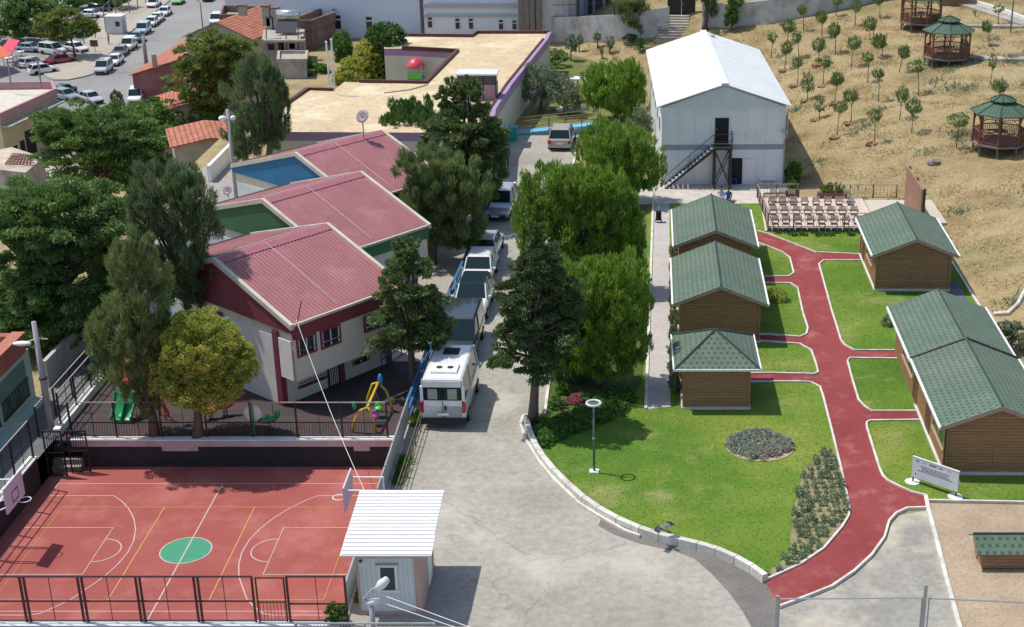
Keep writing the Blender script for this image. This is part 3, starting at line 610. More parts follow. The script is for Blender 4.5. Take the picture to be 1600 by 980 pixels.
# ---- white two storey building
m_wb = M("white_cladding", (.74, .76, .74), .55, .05, .6, stain=(.45, .46, .44), stain_amt=.3, stain_scale=.5); m_wroof = ribbed("white_roof", (.66, .67, .65), 'Y', .33, .35, .5)
m_steel = plain("dark_steel", (.03, .025, .025), .5)
t = thing("white_building", "two storey white clad building with a low gable roof and black outside stair", 'building', (2.38, 97, 0), .026)
W, D, ZE, ZR = 8.55, 19.5, 5.65, 7.2
mb = MB(); P = [(0, 0), (W, 0), (W, ZE - .1), (W / 2, ZR - .15), (0, ZE - .1)]
mb.add([(a, 0, b) for a, b in P] + [(a, D, b) for a, b in P], [tuple(range(5)), tuple(range(5, 10))[::-1]] + [(i, (i + 1) % 5, (i + 1) % 5 + 5, i + 5) for i in range(5)]); wall = mb.build("wall", m_wb, t)
r = MB()
r.quadslab([(W / 2, -.22, ZR), (-.35, -.22, ZE), (-.35, D + .2, ZE), (W / 2, D + .2, ZR)], .08); r.quadslab([(W / 2, -.22, ZR), (W + .35, -.22, ZE), (W + .35, D + .2, ZE), (W / 2, D + .2, ZR)], .08)
rf = r.build("roof", m_wroof, t); MB().box((W / 2, D / 2, ZR + .03), (.5, D + .44, .04)).build("ridge_cap", plain("pale_ridge", (.68, .68, .66), .5), rf)
MB().ell((W / 2 + .55, D - 1.2, ZR - .12), (.35, .35, .06)).build("roof_vent", m_grey, rf)
g = MB(); g.hexa([(.02, -.05, ZE - .12), (W - .02, -.05, ZE - .12), (W - .02, -.004, ZE - .12), (.02, -.004, ZE - .12), (W / 2 - .01, -.05, ZR - .2), (W / 2 + .01, -.05, ZR - .2), (W / 2 + .01, -.004, ZR - .2), (W / 2 - .01, -.004, ZR - .2)])
g.build("gable_sheet", ribbed("gable_sheet", (.62, .66, .66), 'X', .16, .5), t)
MB().bx(-.012, W + .012, -.018, -.003, 2.55, 2.92).build("grey_band", plain("band", (.28, .32, .38), .6), t)
j = MB()
for xx in (1.15, 2.3, 3.45, 5.9, 7.2): j.bx(xx - .008, xx + .008, -.006, -.001, .15, ZE - .2)
j.build("panel_joint", plain("joint_grey", (.45, .46, .45)), t)
wx = lambda px, py: onwall(px, py, (2.38, 97), math.cos(.026), math.sin(.026))
x0, z0 = wx(1116.7, 224); x1, z1 = wx(1139, 184.3)
dd = MB().bx(x0, x1, -.05, -.003, z0, z1).build("upper_door", m_blk, t); MB().ell((x0 + .12, -.07, z0 + 1), (.04, .03, .04)).build("handle", m_grey, dd)
dx0, dz0 = wx(1142, 287); dx1, dz1 = wx(1160, 247)
MB().bx(dx0, dx1, -.02, -.003, 0.02, dz1).build("doorway", m_blk, t); MB().box((dx1 + .45, -.05, .95), (.85, .05, 1.85)).build("door_leaf", m_white, t)
MB().tube([(W - .05, -.08, .1), (W - .05, -.08, 3.2), (W + .12, -.2, 3.6), (W + .1, -.2, ZE - .2)], .045, 6).build("downpipe", m_grey, t)
MB().bx(W - .25, W + .05, -.25, -.02, 3.75, 3.95).build("wall_lamp", m_grey, t)
for i in range(5):
    f = MB().bx(-.03, -.003, 2 + i * 3.4, 3.2 + i * 3.4, 3.3, 4.4).build("window", m_white, t); MB().bx(-.04, -.032, 2.1 + i * 3.4, 3.1 + i * 3.4, 3.4, 4.3).build("pane", m_glass, f)
# stair
lz = z0 - .05; st = thing("outside_stair", "black steel stair and landing against the front of the white building", 'stair', (2.38, 97, 0), .026)
lx0, lx1 = x0 - .15, x1 + .2; sx, sz = wx(1040, 283); run = lx0 - .2
MB().bx(lx0, lx1, -1.1, -.06, lz - .16, lz).build("landing", m_steel, st)
n = 14; tr = MB()
for i in range(n): f = (i + .5) / n; tr.box((lx0 - run * (1 - f), -.6, lz * f), (run / n * .95, .9, .035))
tr.build("tread", M("tread", (.35, .35, .34)), st)
s_ = MB()
for yy in (-1.08, -.12): s_.hexa([(lx0 - run, yy, -.05), (lx0, yy, lz - .28), (lx0, yy + .05, lz - .28), (lx0 - run, yy + .05, -.05), (lx0 - run, yy, .12), (lx0, yy, lz), (lx0, yy + .05, lz), (lx0 - run, yy + .05, .12)])
s_.each("stringer", m_steel, st)
p_ = MB()
for xx in (lx0 + .1, lx1 - .1):
    for yy in (-1.05, -.2): p_.bx(xx - .07, xx + .07, yy - .07, yy + .07, 0, lz - .16)
p_.each("support_post", m_steel, st)
b_ = MB()
for yy in (-1.05, -.2): b_.bar((lx0 + .1, yy, .2), (lx1 - .1, yy, lz - .25), .07); b_.bar((lx1 - .1, yy, .2), (lx0 + .1, yy, lz - .25), .07)
b_.each("cross_brace", m_steel, st)
rl = MB()
for zz in (.45, .95): rl.bar((lx0, -1.08, lz + zz), (lx1, -1.08, lz + zz), .045); rl.bar((lx1, -1.08, lz + zz), (lx1, -.1, lz + zz), .045)
rl.bar((lx0 - run, -1.08, .95), (lx0, -1.08, lz + .95), .045)
for f in (0, .5, 1): rl.bar((lx0 - run * (1 - f), -1.08, lz * f), (lx0 - run * (1 - f), -1.08, lz * f + .95), .045)
for xx, yy in ((lx1, -1.08), (lx1, -.12)): rl.bar((xx, yy, lz), (xx, yy, lz + .97), .045)
rl.build("handrail", m_steel, st)
t = thing("bench", "plain white bench against the foot of the white building", 'bench', (*G2(1199, 290), LZ), .026); MB().bx(-.55, .55, -.18, .18, .4, .45).build("seat", m_white, t)
for xx in (-.48, .48): MB().bx(xx - .03, xx + .03, -.15, .15, 0, .4).build("leg", m_white, t)
for i, px in enumerate((1043, 1051, 1059, 1067, 1075)):
    p = G(px, 296, 0); o = MB().tube([(0, 0, 0), (0, 0, .32), (0, 0, .36)], [.05, .045, .02], 8).build("bollard", m_white, loc=(p.x, p.y, LZ + .02)); tag(o, ORD[i] + " small white bollard from the left on the forecourt", 'bollard', 'small white bollards on the forecourt')
t = thing("plastic_chair", "blue plastic chair in the open doorway of the white building", 'chair', (*G2(1147, 290), LZ)); mbl = plain("blue_plastic", (.03, .06, .4), .4)
MB().bx(-.2, .2, -.2, .2, .4, .44).build("seat", mbl, t); MB().bx(-.2, .2, .17, .21, .44, .85).build("backrest", mbl, t)
for a_ in (-.17, .17):
    for c_ in (-.17, .17): MB().bx(a_ - .02, a_ + .02, c_ - .02, c_ + .02, 0, .4).build("leg", mbl, t)
# ---- classroom buildings
m_cream = M("cream_wall", (.66, .61, .49), .8, .06, .5, stain=(.4, .36, .3), stain_amt=.25, stain_scale=.3); m_side = M("grey_side_wall", (.66, .65, .61), .85, .06, .5)
UX, UY = math.cos(R(51)), math.sin(R(51)); TH = R(51)
def classroom(name, label, ax, ay, fc, fcs, roofm, win=False, rib=(.30, .085, .10)):
    t = thing(name, label, 'school building', (ax, ay, 0), TH, 'classroom buildings with red metal roofs'); Ln, Wf, Wt, ze, zr, zb = 6.8, 5.3, 11.7, 4.35, 6.3, 4.45
    mf = M("fascia_" + fcs, fc, .7, .12, 1)
    ov = 1.1   # the upper storey stands out over the lower one
    MB().bx(.1, Ln - .1, ov, Wt - .3, 0, 1.6).build("lower_wall", m_cream, t)
    def side(x0_, x1_): # five-sided body
        P = [(.05, 1.51), (Wt - .2, 1.51), (Wt - .2, zb - .25), (Wf, zr - .2), (.05, ze - .2)]; mb = MB()
        mb.add([(x0_, a, b) for a, b in P] + [(x1_, a, b) for a, b in P], [tuple(range(5)), tuple(range(5, 10))[::-1]] + [(i, (i + 1) % 5, (i + 1) % 5 + 5, i + 5) for i in range(5)]); return mb
    side(.12, Ln - .12).build("upper_wall", m_cream, t)
    MB().bx(.06, .115, 1.2, Wt - .3, 0, ze - .9).build("side_wall", m_side, t)
    r = MB(); r.quadslab([(.1, -.05, ze), (Ln - .1, -.05, ze), (Ln - .1, Wf, zr), (.1, Wf, zr)], .06); r.quadslab([(.1, Wf, zr), (Ln - .1, Wf, zr), (Ln - .1, Wt, zb), (.1, Wt, zb)], .06)
    n = int(Ln / .22); dz = (zr - ze) / Wf
    for i in range(n):
        x = .2 + i * (Ln - .4) / n; r.hexa([(x, -.05, ze), (x + .07, -.05, ze), (x + .07, Wf - .35, zr - .35 * dz), (x, Wf - .35, zr - .35 * dz), (x + .015, -.05, ze + .045), (x + .055, -.05, ze + .045), (x + .055, Wf - .35, zr - .35 * dz + .045), (x + .015, Wf - .35, zr - .35 * dz + .045)])
    d2 = (zb - zr) / (Wt - Wf)
    for i in range(n):
        x = .2 + i * (Ln - .4) / n; r.hexa([(x, Wf + .3, zr + .3 * d2), (x + .07, Wf + .3, zr + .3 * d2), (x + .07, Wt, zb), (x, Wt, zb), (x + .015, Wf + .3, zr + .3 * d2 + .045), (x + .055, Wf + .3, zr + .3 * d2 + .045), (x + .055, Wt, zb + .045), (x + .015, Wt, zb + .045)])
    rf = r.build("roof", roofm, t)
    MB().quadslab([(.12, Wf - .42, zr - .42 * dz + .055), (Ln - .12, Wf - .42, zr - .42 * dz + .055), (Ln - .12, Wf, zr + .06), (.12, Wf, zr + .06)], .02).quadslab([(.12, Wf, zr + .06), (Ln - .12, Wf, zr + .06), (Ln - .12, Wf + .42, zr + .42 * d2 + .055), (.12, Wf + .42, zr + .42 * d2 + .055)], .02).build("ridge_cap", m_ridgered, rf)
    cb = MB(); cb.tube([(.3, Wf + .5, zr - .02), (Ln - .3, Wf + .5, zr - .02)], .015, 4); cb.tube([(2.9, Wf - .1, zr + .1), (2.95, 3, ze + 1.18), (2.9, .2, ze + .13)], .011, 4); cb.build("roof_cable", m_white, rf)
    gt = MB(); gt.bx(.1, Ln - .1, Wt, Wt + .14, zb - .12, zb + .06); gt.each("gutter", m_steel, rf); MB().bx(.1, Ln - .1, -.16, -.06, ze - .1, ze + .02).build("front_gutter", m_parap, rf)
    pr = MB()
    for x in (-.08, Ln - .1):
        for (y0_, z0_), (y1_, z1_) in (((-.1, ze + .02), (Wf, zr + .1)), ((Wf, zr + .1), (Wt, zb + .1))):
            pr.hexa([(x, y0_, z0_ - .25), (x + .2, y0_, z0_ - .25), (x + .2, y1_, z1_ - .25), (x, y1_, z1_ - .25), (x, y0_, z0_), (x + .2, y0_, z0_), (x + .2, y1_, z1_), (x, y1_, z1_)])
    pr.each("parapet", m_parap, rf)
    g = MB()   # painted gable band on the left, fascia at the front and right
    for x in (.0, Ln - .06):
        g.hexa([(x, -.02, ze - .45), (x + .06, -.02, ze - .45), (x + .06, Wt, zb - .4), (x, Wt, zb - .4), (x, -.02, ze - .2), (x + .06, -.02, ze - .2), (x + .06, Wt, zb - .16), (x, Wt, zb - .16)])
        g.add([(x, -.02, ze - .2), (x, Wt, zb - .16), (x, Wf, zr - .12), (x + .06, -.02, ze - .2), (x + .06, Wt, zb - .16), (x + .06, Wf, zr - .12)], [(0, 1, 2), (3, 5, 4), (0, 2, 5, 3), (1, 4, 5, 2)])
    g.build("gable_band", mf, t); MB().bx(.07, Ln - .07, -.03, .04, ze - .78, ze - .11).each("fascia", mf, t)
    co = MB(); co.bx(-.02, .28, ov - .06, ov + .3, 0, ze - .6); co.bx(-.03, .05, 5.2, 5.5, 0, ze - .7); co.bx(Ln - .4, Ln - .05, ov - .06, ov + .2, 0, 1.6); co.each("column", mf, t)
    return t, mf
m_ridgered = plain("ridge_red", (.36, .12, .14), .5); m_parap = M("parapet", (.60, .54, .44), .85, .15, 2, stain=(.3, .26, .2), stain_amt=.5, stain_scale=1)
m_roofred = M("red_sheet", (.36, .145, .15), .45, .12, .5, stain=(.45, .26, .24), stain_amt=.5, stain_scale=.4)
t1, mf1 = classroom("classroom_building", "nearest red roofed classroom building with maroon window frames", -15.15, 60.05, (.20, .035, .05), "maroon", m_roofred)
classroom("classroom_building", "middle red roofed classroom building with a green gable wall", -15.1, 69.5, (.045, .15, .06), "green", m_roofred)
classroom("classroom_building", "farthest red roofed classroom building with a blue gable wall", -15.4, 78.9, (.02, .16, .32), "blue", m_roofred)
A1 = (-15.15, 60.05)
def barwin(t, wa, yy, pxs, mf, off=0, bars=5, name="window", b=.1):
    s0, za = wa(pxs[0], pxs[3]); s1, zb_ = wa(pxs[1], pxs[2]); f = MB()
    f.bx(s0 - b, s0, yy - .07, yy, za - b, zb_ + b); f.bx(s1, s1 + b, yy - .07, yy, za - b, zb_ + b); f.bx(s0, s1, yy - .07, yy, zb_, zb_ + b); f.bx(s0, s1, yy - .07, yy, za - b, za); wd = f.build(name, mf, t)
    MB().bx(s0, s1, yy - .02, yy - .01, za, zb_).build("pane", m_glass, wd); g = MB(); mz = (za + zb_) / 2
    g.bx(s0, s1, yy - .05, yy - .03, mz - .2, mz - .14); g.bx((s0 + s1) / 2 - .03, (s0 + s1) / 2 + .03, yy - .05, yy - .03, za, zb_); g.bx(s0, s0 + .05, yy - .05, yy - .03, za, zb_); g.bx(s1 - .05, s1, yy - .05, yy - .03, za, zb_)
    g.build("frame", m_white, wd); q = MB()
    for i in range(1, bars): x = s0 + (s1 - s0) * i / bars; q.bx(x - .012, x + .012, yy - .09, yy - .07, za, zb_)
    q.bx(s0, s1, yy - .092, yy - .068, za + .2, za + .23); q.build("bars", m_steel, wd)
wu = lambda px, py: onwall(px, py, A1, UX, UY)
for p in ((468, 491, 523, 556), (505, 529, 509, 543), (572, 594, 489, 517)): barwin(t1, wu, .045, p, mf1)
A1b = (A1[0] - UY * 1.1, A1[1] + UX * 1.1); wl = lambda px, py: onwall(px, py, A1b, UX, UY)
barwin(t1, wl, 1.09, (467, 509, 588, 606), mf1, bars=9, b=.05); barwin(t1, wl, 1.09, (552, 574, 557, 570), mf1, b=.05)
s0, za = wl(513, 606); s1, zb_ = wl(528, 577); d = MB().bx(s0, s1, 1.03, 1.09, 0.02, 1.5).build("door", m_steel, t1); q = MB()
for i in range(1, 6): x = s0 + (s1 - s0) * i / 6; q.bx(x - .012, x + .012, .99, 1.02, .1, 1.4)
q.build("grille", m_white, d); MB().bx(s1 + .03, s1 + .33, 1.0, 1.09, 0, 1.5).each("column", mf1, t1)
MB().bx(.0, .05, .12, 1.0, 1.55, 3.5).build("banner", m_white, t1)
# satellite dish on the far classroom
def dish(px, py, base_py, label, r=.55, z=None, Y=None):
    c = atY(px, py, Y); b = atY(px, base_py, Y); t = thing("satellite_dish", label, 'satellite dish', (c.x, c.y, b.z)); hh = c.z - b.z
    MB().tube([(0, 0, -.05), (0, 0, hh)], .04, 6).build("mast", m_grey, t); mb = MB(); n = 16; nrm = Vector((-.35, -.75, .55)).normalized(); a = nrm.orthogonal().normalized(); b2 = nrm.cross(a)
    vs = [tuple(Vector((0, -.06, hh)) - nrm * .12)]
    for k in (.5, 1): vs += [tuple(Vector((0, -.06, hh)) + (a * math.cos(2 * math.pi * i / n) + b2 * math.sin(2 * math.pi * i / n)) * r * k - nrm * .12 * (1 - k * k)) for i in range(n)]
    fs = [(0, 1 + i, 1 + (i + 1) % n) for i in range(n)] + [(1 + i, 1 + n + i, 1 + n + (i + 1) % n, 1 + (i + 1) % n) for i in range(n)]
    mb.add(vs, fs); o = mb.build("dish", plain("dish_grey", (.30, .24, .26), .6), t, True); sm = o.modifiers.new("thick", 'SOLIDIFY'); sm.thickness = .03
    MB().tube([tuple(Vector((0, -.06, hh)) - nrm * .1 - a * r * .6), tuple(Vector((0, -.06, hh)) + nrm * .5)], .018, 5).build("arm", m_grey, t)
dish(566, 181, 214, "grey satellite dish on a mast at the ridge of the farthest red roof", .42, Y=86); dish(355.5, 297, 307, "grey satellite dish behind the green gable of the middle classroom", .3, Y=79.5)
# ---- annex with a flat sand coloured roof
m_sand = ground_mat("sand_roof", [(.50, .385, .23), (.60, .475, .295), (.65, .53, .345)], .15, 2.5, .05, .85, patch=(.76, .66, .48), patch_pos=(.5, .75), patch_scale=.3)
m_lav = M("lavender_wall", (.34, .23, .36), .8, .1, .5); m_acream = M("annex_cream", (.58, .56, .45), .8, .06, .5); m_brown = M("brown_parapet", (.10, .03, .025), .7, .15)
ZA = 3.5; AP = [(418, 206), (441, 168), (480.5, 141), (521, 142), (538, 128), (562, 129), (665, 131), (715, 80.6), (629, 76), (600, 76), (600, 56.5), (738, 58), (746, 52.5), (859, 52.5), (853, 64), (797, 134), (771.5, 173), (766, 208)]
ap = poly(AP, ZA); t = thing("annex_building", "low lavender school annex with a sand coloured flat roof", 'school building', (ap[0][0], ap[0][1], 0))
MB().prism(ap, -.5, ZA - .62).build("wall", m_acream, t, world=True); MB().prism([(x, y) for x, y in ap], ZA - .6, ZA - .02).build("lavender_band", m_lav, t, world=True)
o = sheet("flat_roof", [(x - ap[0][0], y - ap[0][1]) for x, y in ap], ZA, m_sand); del o["kind"]; o.parent = t
pp = MB(); pp.strip([(*p, 0) for p in ap[0:4]], .3, ZA - .1, ZA + .22); pp.strip([(*p, 0) for p in ap[5:9]], .3, ZA - .1, ZA + .24); pp.strip([(*p, 0) for p in ap[10:14]], .3, ZA - .1, ZA + .26); pp.each("parapet", m_brown, t, world=True)
lp = MB(); lp.strip([(*p, 0) for p in ap[13:18]], .35, ZA - .6, ZA + .16); lp.build("side_parapet", m_lav, t, world=True)
q = ap[14:17]; lp = MB(); lp.strip([(x - .25, y, 0) for x, y in q], .16, ZA + .16, ZA + .26); lp.build("parapet_cap", m_brown, t, world=True)
sm = MB(); sm.strip([(*p, 0) for p in poly([(600, 146), (640, 141), (668, 133)], ZA)], .12, ZA + .003, ZA + .09); sm.strip([(*p, 0) for p in poly([(521, 143), (530, 150), (560, 151)], ZA)], .1, ZA + .003, ZA + .04); sm.each("roof_fold", M("fold", (.5, .42, .33)), t, world=True)
b0 = G(716, 157, ZA); b1 = G(776, 157, ZA); hz = b0.z; ht = topz(b0, 118) - hz
t2 = thing("roof_hatch", "pink roof hut with a dark window band on the flat roof", 'roof hut', (b0.x, b0.y, ZA)); bw = b1.x - b0.x
MB().bx(0, bw, 0, 1.6, 0, ht * .62).build("wall", M("pink_wall", (.48, .27, .33), .8, .15, 1, stain=(.3, .12, .08), stain_amt=.6), t2); MB().bx(.04, bw - .04, .04, 1.55, ht * .62, ht).each("window_band", m_glass, t2); MB().bx(-.1, bw + .1, -.15, 1.75, ht, ht + .12).build("roof", m_wroof, t2)
pm = MB(); [pm.bx(bw * k - .04, bw * k + .04, -.03, .02, 0, ht) for k in (.01, .33, .66, .99)]; pm.each("post", m_steel, t2)
# yard face of the annex: door
dpos = G(674, 125, .0); yb = ap[8][1]
c = atY(669, 110, yb - .02); t_ = MB().bx(c.x - .55, c.x + .55, yb - .08, yb - .02, 0, 2.1).build("yard_door", m_steel, t, world=True); MB().bx(c.x - .45, c.x + .45, yb - .1, yb - .085, .1, 2.0).build("door_panel", m_acream, t, world=True)
# ---- guard hut
m_hutw = ribbed("hut_sheet", (.62, .66, .66), 'X', .16, .5); m_hutr = ribbed("hut_roof", (.74, .72, .68), 'Y', .22, .5); m_pinkt = M("pink_trim", (.50, .33, .28), .8, .1)
t = thing("guard_hut", "small white sheet metal guard hut with an overhanging corrugated roof", 'guard hut', (-9.42, 43.5, 0))
MB().bx(0, 2.15, 0, 3.2, .12, 2.42).build("wall", m_hutw, t); MB().bx(-.06, 2.2, -.05, 3.25, 0, .12).build("base", m_pinkt, t)
tm = MB(); tm.bx(-.03, 2.18, -.03, 0.0, 2.28, 2.45); tm.bx(-.03, .05, -.03, 0.0, .12, 2.28); tm.bx(1.98, 2.19, -.03, .0, .12, 2.28); tm.bx(2.15, 2.2, 0, 3.2, .12, 2.44); tm.build("trim", m_pinkt, t)
r = MB(); r.quadslab([(-.45, .75, 2.80), (2.66, .75, 2.80), (2.66, 3.62, 2.98), (-.45, 3.62, 2.98)], .05); r.quadslab([(-.47, -.42, 2.62), (2.68, -.42, 2.62), (2.68, .8, 2.775), (-.47, .8, 2.775)], .05); r.build("roof", m_hutr, t)
rs = MB()
for i in range(18): y = -.35 + i * .22; z = (2.62 + (y + .42) / 1.22 * .155) if y < .78 else 2.80 + (y - .75) / 2.87 * .18; rs.box((1.105, y, z + .012), (3.1, .06, .03))
rs.build("roof_rib", plain("roof_white", (.76, .74, .70), .5), t)
f = MB(); f.bx(.72, .8, -.05, 0, 1.0, 2.0); f.bx(1.3, 1.38, -.05, 0, 1.0, 2.0); f.bx(.8, 1.3, -.05, 0, 1.92, 2.0); f.bx(.66, 1.44, -.08, 0, .93, 1.0); wd = f.build("window", m_white, t); MB().bx(.8, 1.3, -.02, -.005, 1.0, 1.92).build("pane", m_glass, wd)
MB().bx(.66, 1.44, -.1, 0, 2.02, 2.06).build("window_hood", m_grey, t); MB().bx(.1, .2, -.1, -.03, 2.15, 2.22).build("wall_lamp", m_steel, t)
MB().bx(2.2, 2.24, 1.6, 2.4, .12, 2.0).build("door", m_white, t)
# ---- big hospital-like block at the top
def block(name, label, px0, px1, pyb, Y, hgt, mat, dep=14, zb=-4, cat='building'):
    a = atY(px0, pyb, Y); b = atY(px1, pyb, Y); t = thing(name, label, cat, (a.x, Y, zb)); MB().bx(0, b.x - a.x, 0, dep, 0, hgt - zb).build("wall", mat, t); return t, a.x, b.x - a.x
m_hosp = M("blue_white_render", (.68, .74, .84), .85, .05, .15, stain=(.6, .63, .68), stain_amt=.4, stain_scale=.15)
def small_windows(t, x0, Y, pts, zb, w=None):
    for px, p0, p1, ww in pts:
        a = atY(px - ww / 2, p1, Y); b = atY(px + ww / 2, p0, Y); x = a.x - x0; x2 = b.x - x0; z0_, z1_ = a.z - zb, b.z - zb
        f = MB(); f.bx(x - .08, x, -.1, 0, z0_ - .08, z1_ + .08); f.bx(x2, x2 + .08, -.1, 0, z0_ - .08, z1_ + .08); f.bx(x, x2, -.1, 0, z1_, z1_ + .08); f.bx(x, x2, -.1, 0, z0_ - .08, z0_); f.bx(x, x2, -.08, 0, z1_ - (z1_ - z0_) * .36, z1_ - (z1_ - z0_) * .26)
        wd = f.build("window", m_white, t); MB().bx(x, x2, -.03, -.01, z0_, z1_).build("pane", m_glass, wd)
t, x0, ww = block("hospital_annexe", "far end of the blue white wall behind the old houses", 357, 446, 60, 205, 14, m_hosp, 8, LOW)
small_windows(t, x0, 205, [(371, 17, 22, 5), (405, 17, 22, 6)], LOW)
t, x0, ww = block("hospital_wing", "long plain blue white wall with two narrow windows at the top left", 436, 661, 60, 152, 14, m_hosp)
small_windows(t, x0, 152, [(528, 24, 45, 8), (577, 26, 47, 8)], -4)
t, x0, ww = block("hospital_block", "pale block with a row of small windows above the flat roof", 664, 812, 60, 150, 14, M("pale_render", (.78, .80, .84), .85, .05, .2))
small_windows(t, x0, 150, [(672, 27, 43, 6), (715, 29, 45, 6), (736, 29, 45, 6), (783, 31, 46, 6), (804, 32, 46, 6)], -4)
bb = MB(); c = atY(664, 24, 150); c2 = atY(664, 7, 150); bb.bx(-.0, ww, -.18, 0, c.z + 4 - .15, c.z + 4 + .15); bb.bx(0, ww, -.3, 0, c2.z + 4 - .3, c2.z + 4 + .1); bb.build("ledge", plain("ledge", (.45, .47, .5)), t)
MB().tube([(-.25, -.2, 0), (-.25, -.2, 18)], .12, 6).build("downpipe", plain("rust_pipe", (.2, .1, .09)), t)
t, x0, ww = block("hospital_tower", "grey and brown columned end of the block behind the wire fence", 812, 900, 60, 149, 16, M("grey_render", (.45, .42, .39), .85, .15, .3), 10)
cm = MB()
for px in (816, 824, 833, 843): c = atY(px, 40, 148.4); cm.bx(c.x - x0 - .35, c.x - x0 + .2, -.7, -.02, 0, 19)
cm.each("column", M("brown_column", (.22, .19, .16), .8), t); pm = MB(); c = atY(847, 40, 149); pm.bx(c.x - x0, c.x - x0 + 2.8, -.06, -.01, 0, 19); pm.build("pale_panel", M("pale_panel", (.62, .58, .54)), t)
small_windows(t, x0, 149, [(850, 34, 45, 7)], -4)
t, x0, ww = block("dark_shed", "dark corrugated frame structure with pipes behind the barbed fence", 884, 968, 60, 153, 12, M("dark_cladding", (.07, .07, .075), .7, .3, .8), 8)
pm = MB()
for px in (890, 903, 915, 928, 944): c = atY(px, 20, 152.5); pm.tube([(c.x - x0, -.4, 0), (c.x - x0, -.4, 17)], .16, 6)
for zz in (9, 12.5): pm.bx(0, ww, -.5, -.35, zz, zz + .3)
pm.build("steel_frame", m_grey, t); pm = MB(); c = atY(899, 10, 152.9); c2 = atY(918, 10, 152.9); pm.bx(c.x - x0, c2.x - x0, -.1, -.02, 5, 17); pm.build("pale_panel", m_hosp, t)
# ---- brown brick house group and red roofs between school and street
m_brick = M("old_brick", (.19, .115, .085), .9, .25, .8, .4, stain=(.3, .27, .23), stain_amt=.6, stain_scale=.5); m_oldw = M("old_plaster", (.42, .38, .34), .9, .2, .8, stain=(.18, .15, .13), stain_amt=.6, stain_scale=.6); m_tile = tiles("roof_tiles"); m_tileX = tiles("roof_tiles_x", 'Y', 'X')
m_pinkred = M("pink_red_wall", (.27, .10, .095), .9, .2, .6, stain=(.36, .2, .19), stain_amt=.6, stain_scale=.4)
def flathouse(name, label, pts, py_base_z, ztop, mat, par=None, parh=.5, rmat=None, cat='house'):
    pl = poly(pts, ztop); t = thing(name, label, cat, (pl[0][0], pl[0][1], py_base_z)); MB().prism(pl, py_base_z, ztop).build("wall", mat, t, world=True)
    if par: MB().strip([(*p, 0) for p in pl], .3, ztop - .05, ztop + parh, True).each("parapet", par, t, world=True)
    o = sheet("flat_roof", [(x - pl[0][0], y - pl[0][1]) for x, y in pl], ztop - py_base_z + .01, rmat or m_plaza); del o["kind"]; o.parent = t; return t, pl
def gable(name, label, c, wx_, dy_, z0_, ze_, zr_, rz, wm, tm, ax='Y', cat='house', ov=.35):
    t = thing(name, label, cat, (c[0], c[1], z0_), rz); a, b = wx_ / 2, dy_ / 2; H0, H1 = ze_ - z0_, zr_ - z0_
    if ax == 'Y': P = [(-a, 0), (a, 0), (a, H0), (0, H1), (-a, H0)]; f = lambda u, v, yy: (u, yy, v); lo, hi = -b, b
    else: P = [(-b, 0), (b, 0), (b, H0), (0, H1), (-b, H0)]; f = lambda u, v, yy: (yy, u, v); lo, hi = -a, a
    mb = MB(); mb.add([f(p, q, lo) for p, q in P] + [f(p, q, hi) for p, q in P], [tuple(range(5)), tuple(range(5, 10))[::-1]] + [(i, (i + 1) % 5, (i + 1) % 5 + 5, i + 5) for i in range(5)]); mb.build("wall", wm, t)
    r = MB(); wd = P[1][0]; sl = (H1 - H0) / wd
    for s_ in (-1, 1): r.quadslab([f(0, H1 + .1, lo - ov), f(s_ * (wd + ov), H0 + .1 - sl * ov, lo - ov), f(s_ * (wd + ov), H0 + .1 - sl * ov, hi + ov), f(0, H1 + .1, hi + ov)], .1)
    r.build("roof", tm, t); return t
# wall of the red house at the street
r0 = G(212, 160, LOW); t = gable("red_house", "old house with a faded red wall and tiled roof at the street", (r0.x + 7.2, r0.y + 12), 14.4, 24, LOW, LOW + 3.7, LOW + 5.9, 0, m_pinkred, m_tileX)
pz = r0; MB().bx(-2.6, -2.0, -12.35, -12.0, 4.0 - 2, 4.6 - 2).build("vent", m_blk, t); MB().box((-4.2, -11.6, 5.2), (.5, .5, 2.2)).build("chimney", m_oldw, t)
t, pl = flathouse('terrace_house', 'pale flat terrace with brown brick parapets beside the blue white wall', [(345, 34), (418, 30), (414, 21), (350, 19)], LOW, -4.6, m_oldw, m_brick, .9, m_plaza)
c = G(375, 120, -9); gable("tiled_house", "white walled house with an orange tiled gable roof by the street", (atY(374, 50, 178).x, 178), 8.5, 11, LOW, atY(387, 60, 172).z, atY(386, 34, 173).z, -.2, m_oldw, m_tileX)
c = atY(310, 205, 120); gable("tiled_shed", "small crumbling stone house with a red tiled roof behind the trees", (atY(302, 215, 112).x + .6, 114), 5.6, 5.5, -9, atY(300, 221, 112).z, atY(300, 203, 114).z, .35, m_oldw, m_tileX)
gable("tiled_shed", "low house with a red tiled roof under the yellow green tree", (atY(292, 170, 158).x, 158), 7, 8, -15, atY(283, 172, 155).z, atY(283, 162, 156).z + .4, .3, m_oldw, m_tileX)
t, pl = flathouse("brick_house", "unfinished brown brick house beside the long blue white wall", [(433, 47), (487, 47), (523, 34), (522, 24), (497, 30), (470, 40)], -6, atY(480, 45, 146).z, m_brick, m_brick, 1.0, m_plaza)
t, pl = flathouse("plaster_house", "stained grey plaster house with a water heater and pipes on its roof", [(409, 62), (474, 57), (476, 46), (434, 42), (412, 46)], -8, atY(430, 60, 138).z, m_oldw, None, 0, m_plaza)
wm = MB()
for px, p0, p1_ in ((424, 68, 78), (440, 66, 80), (457, 67, 76)):
    a = atY(px - 4, p1_, 137.2); b = atY(px + 4, p0, 137.2); wm.bx(a.x, b.x, 137.0, 137.3, a.z, b.z)
wm.each("opening", m_blk, t, world=True); pm = MB()
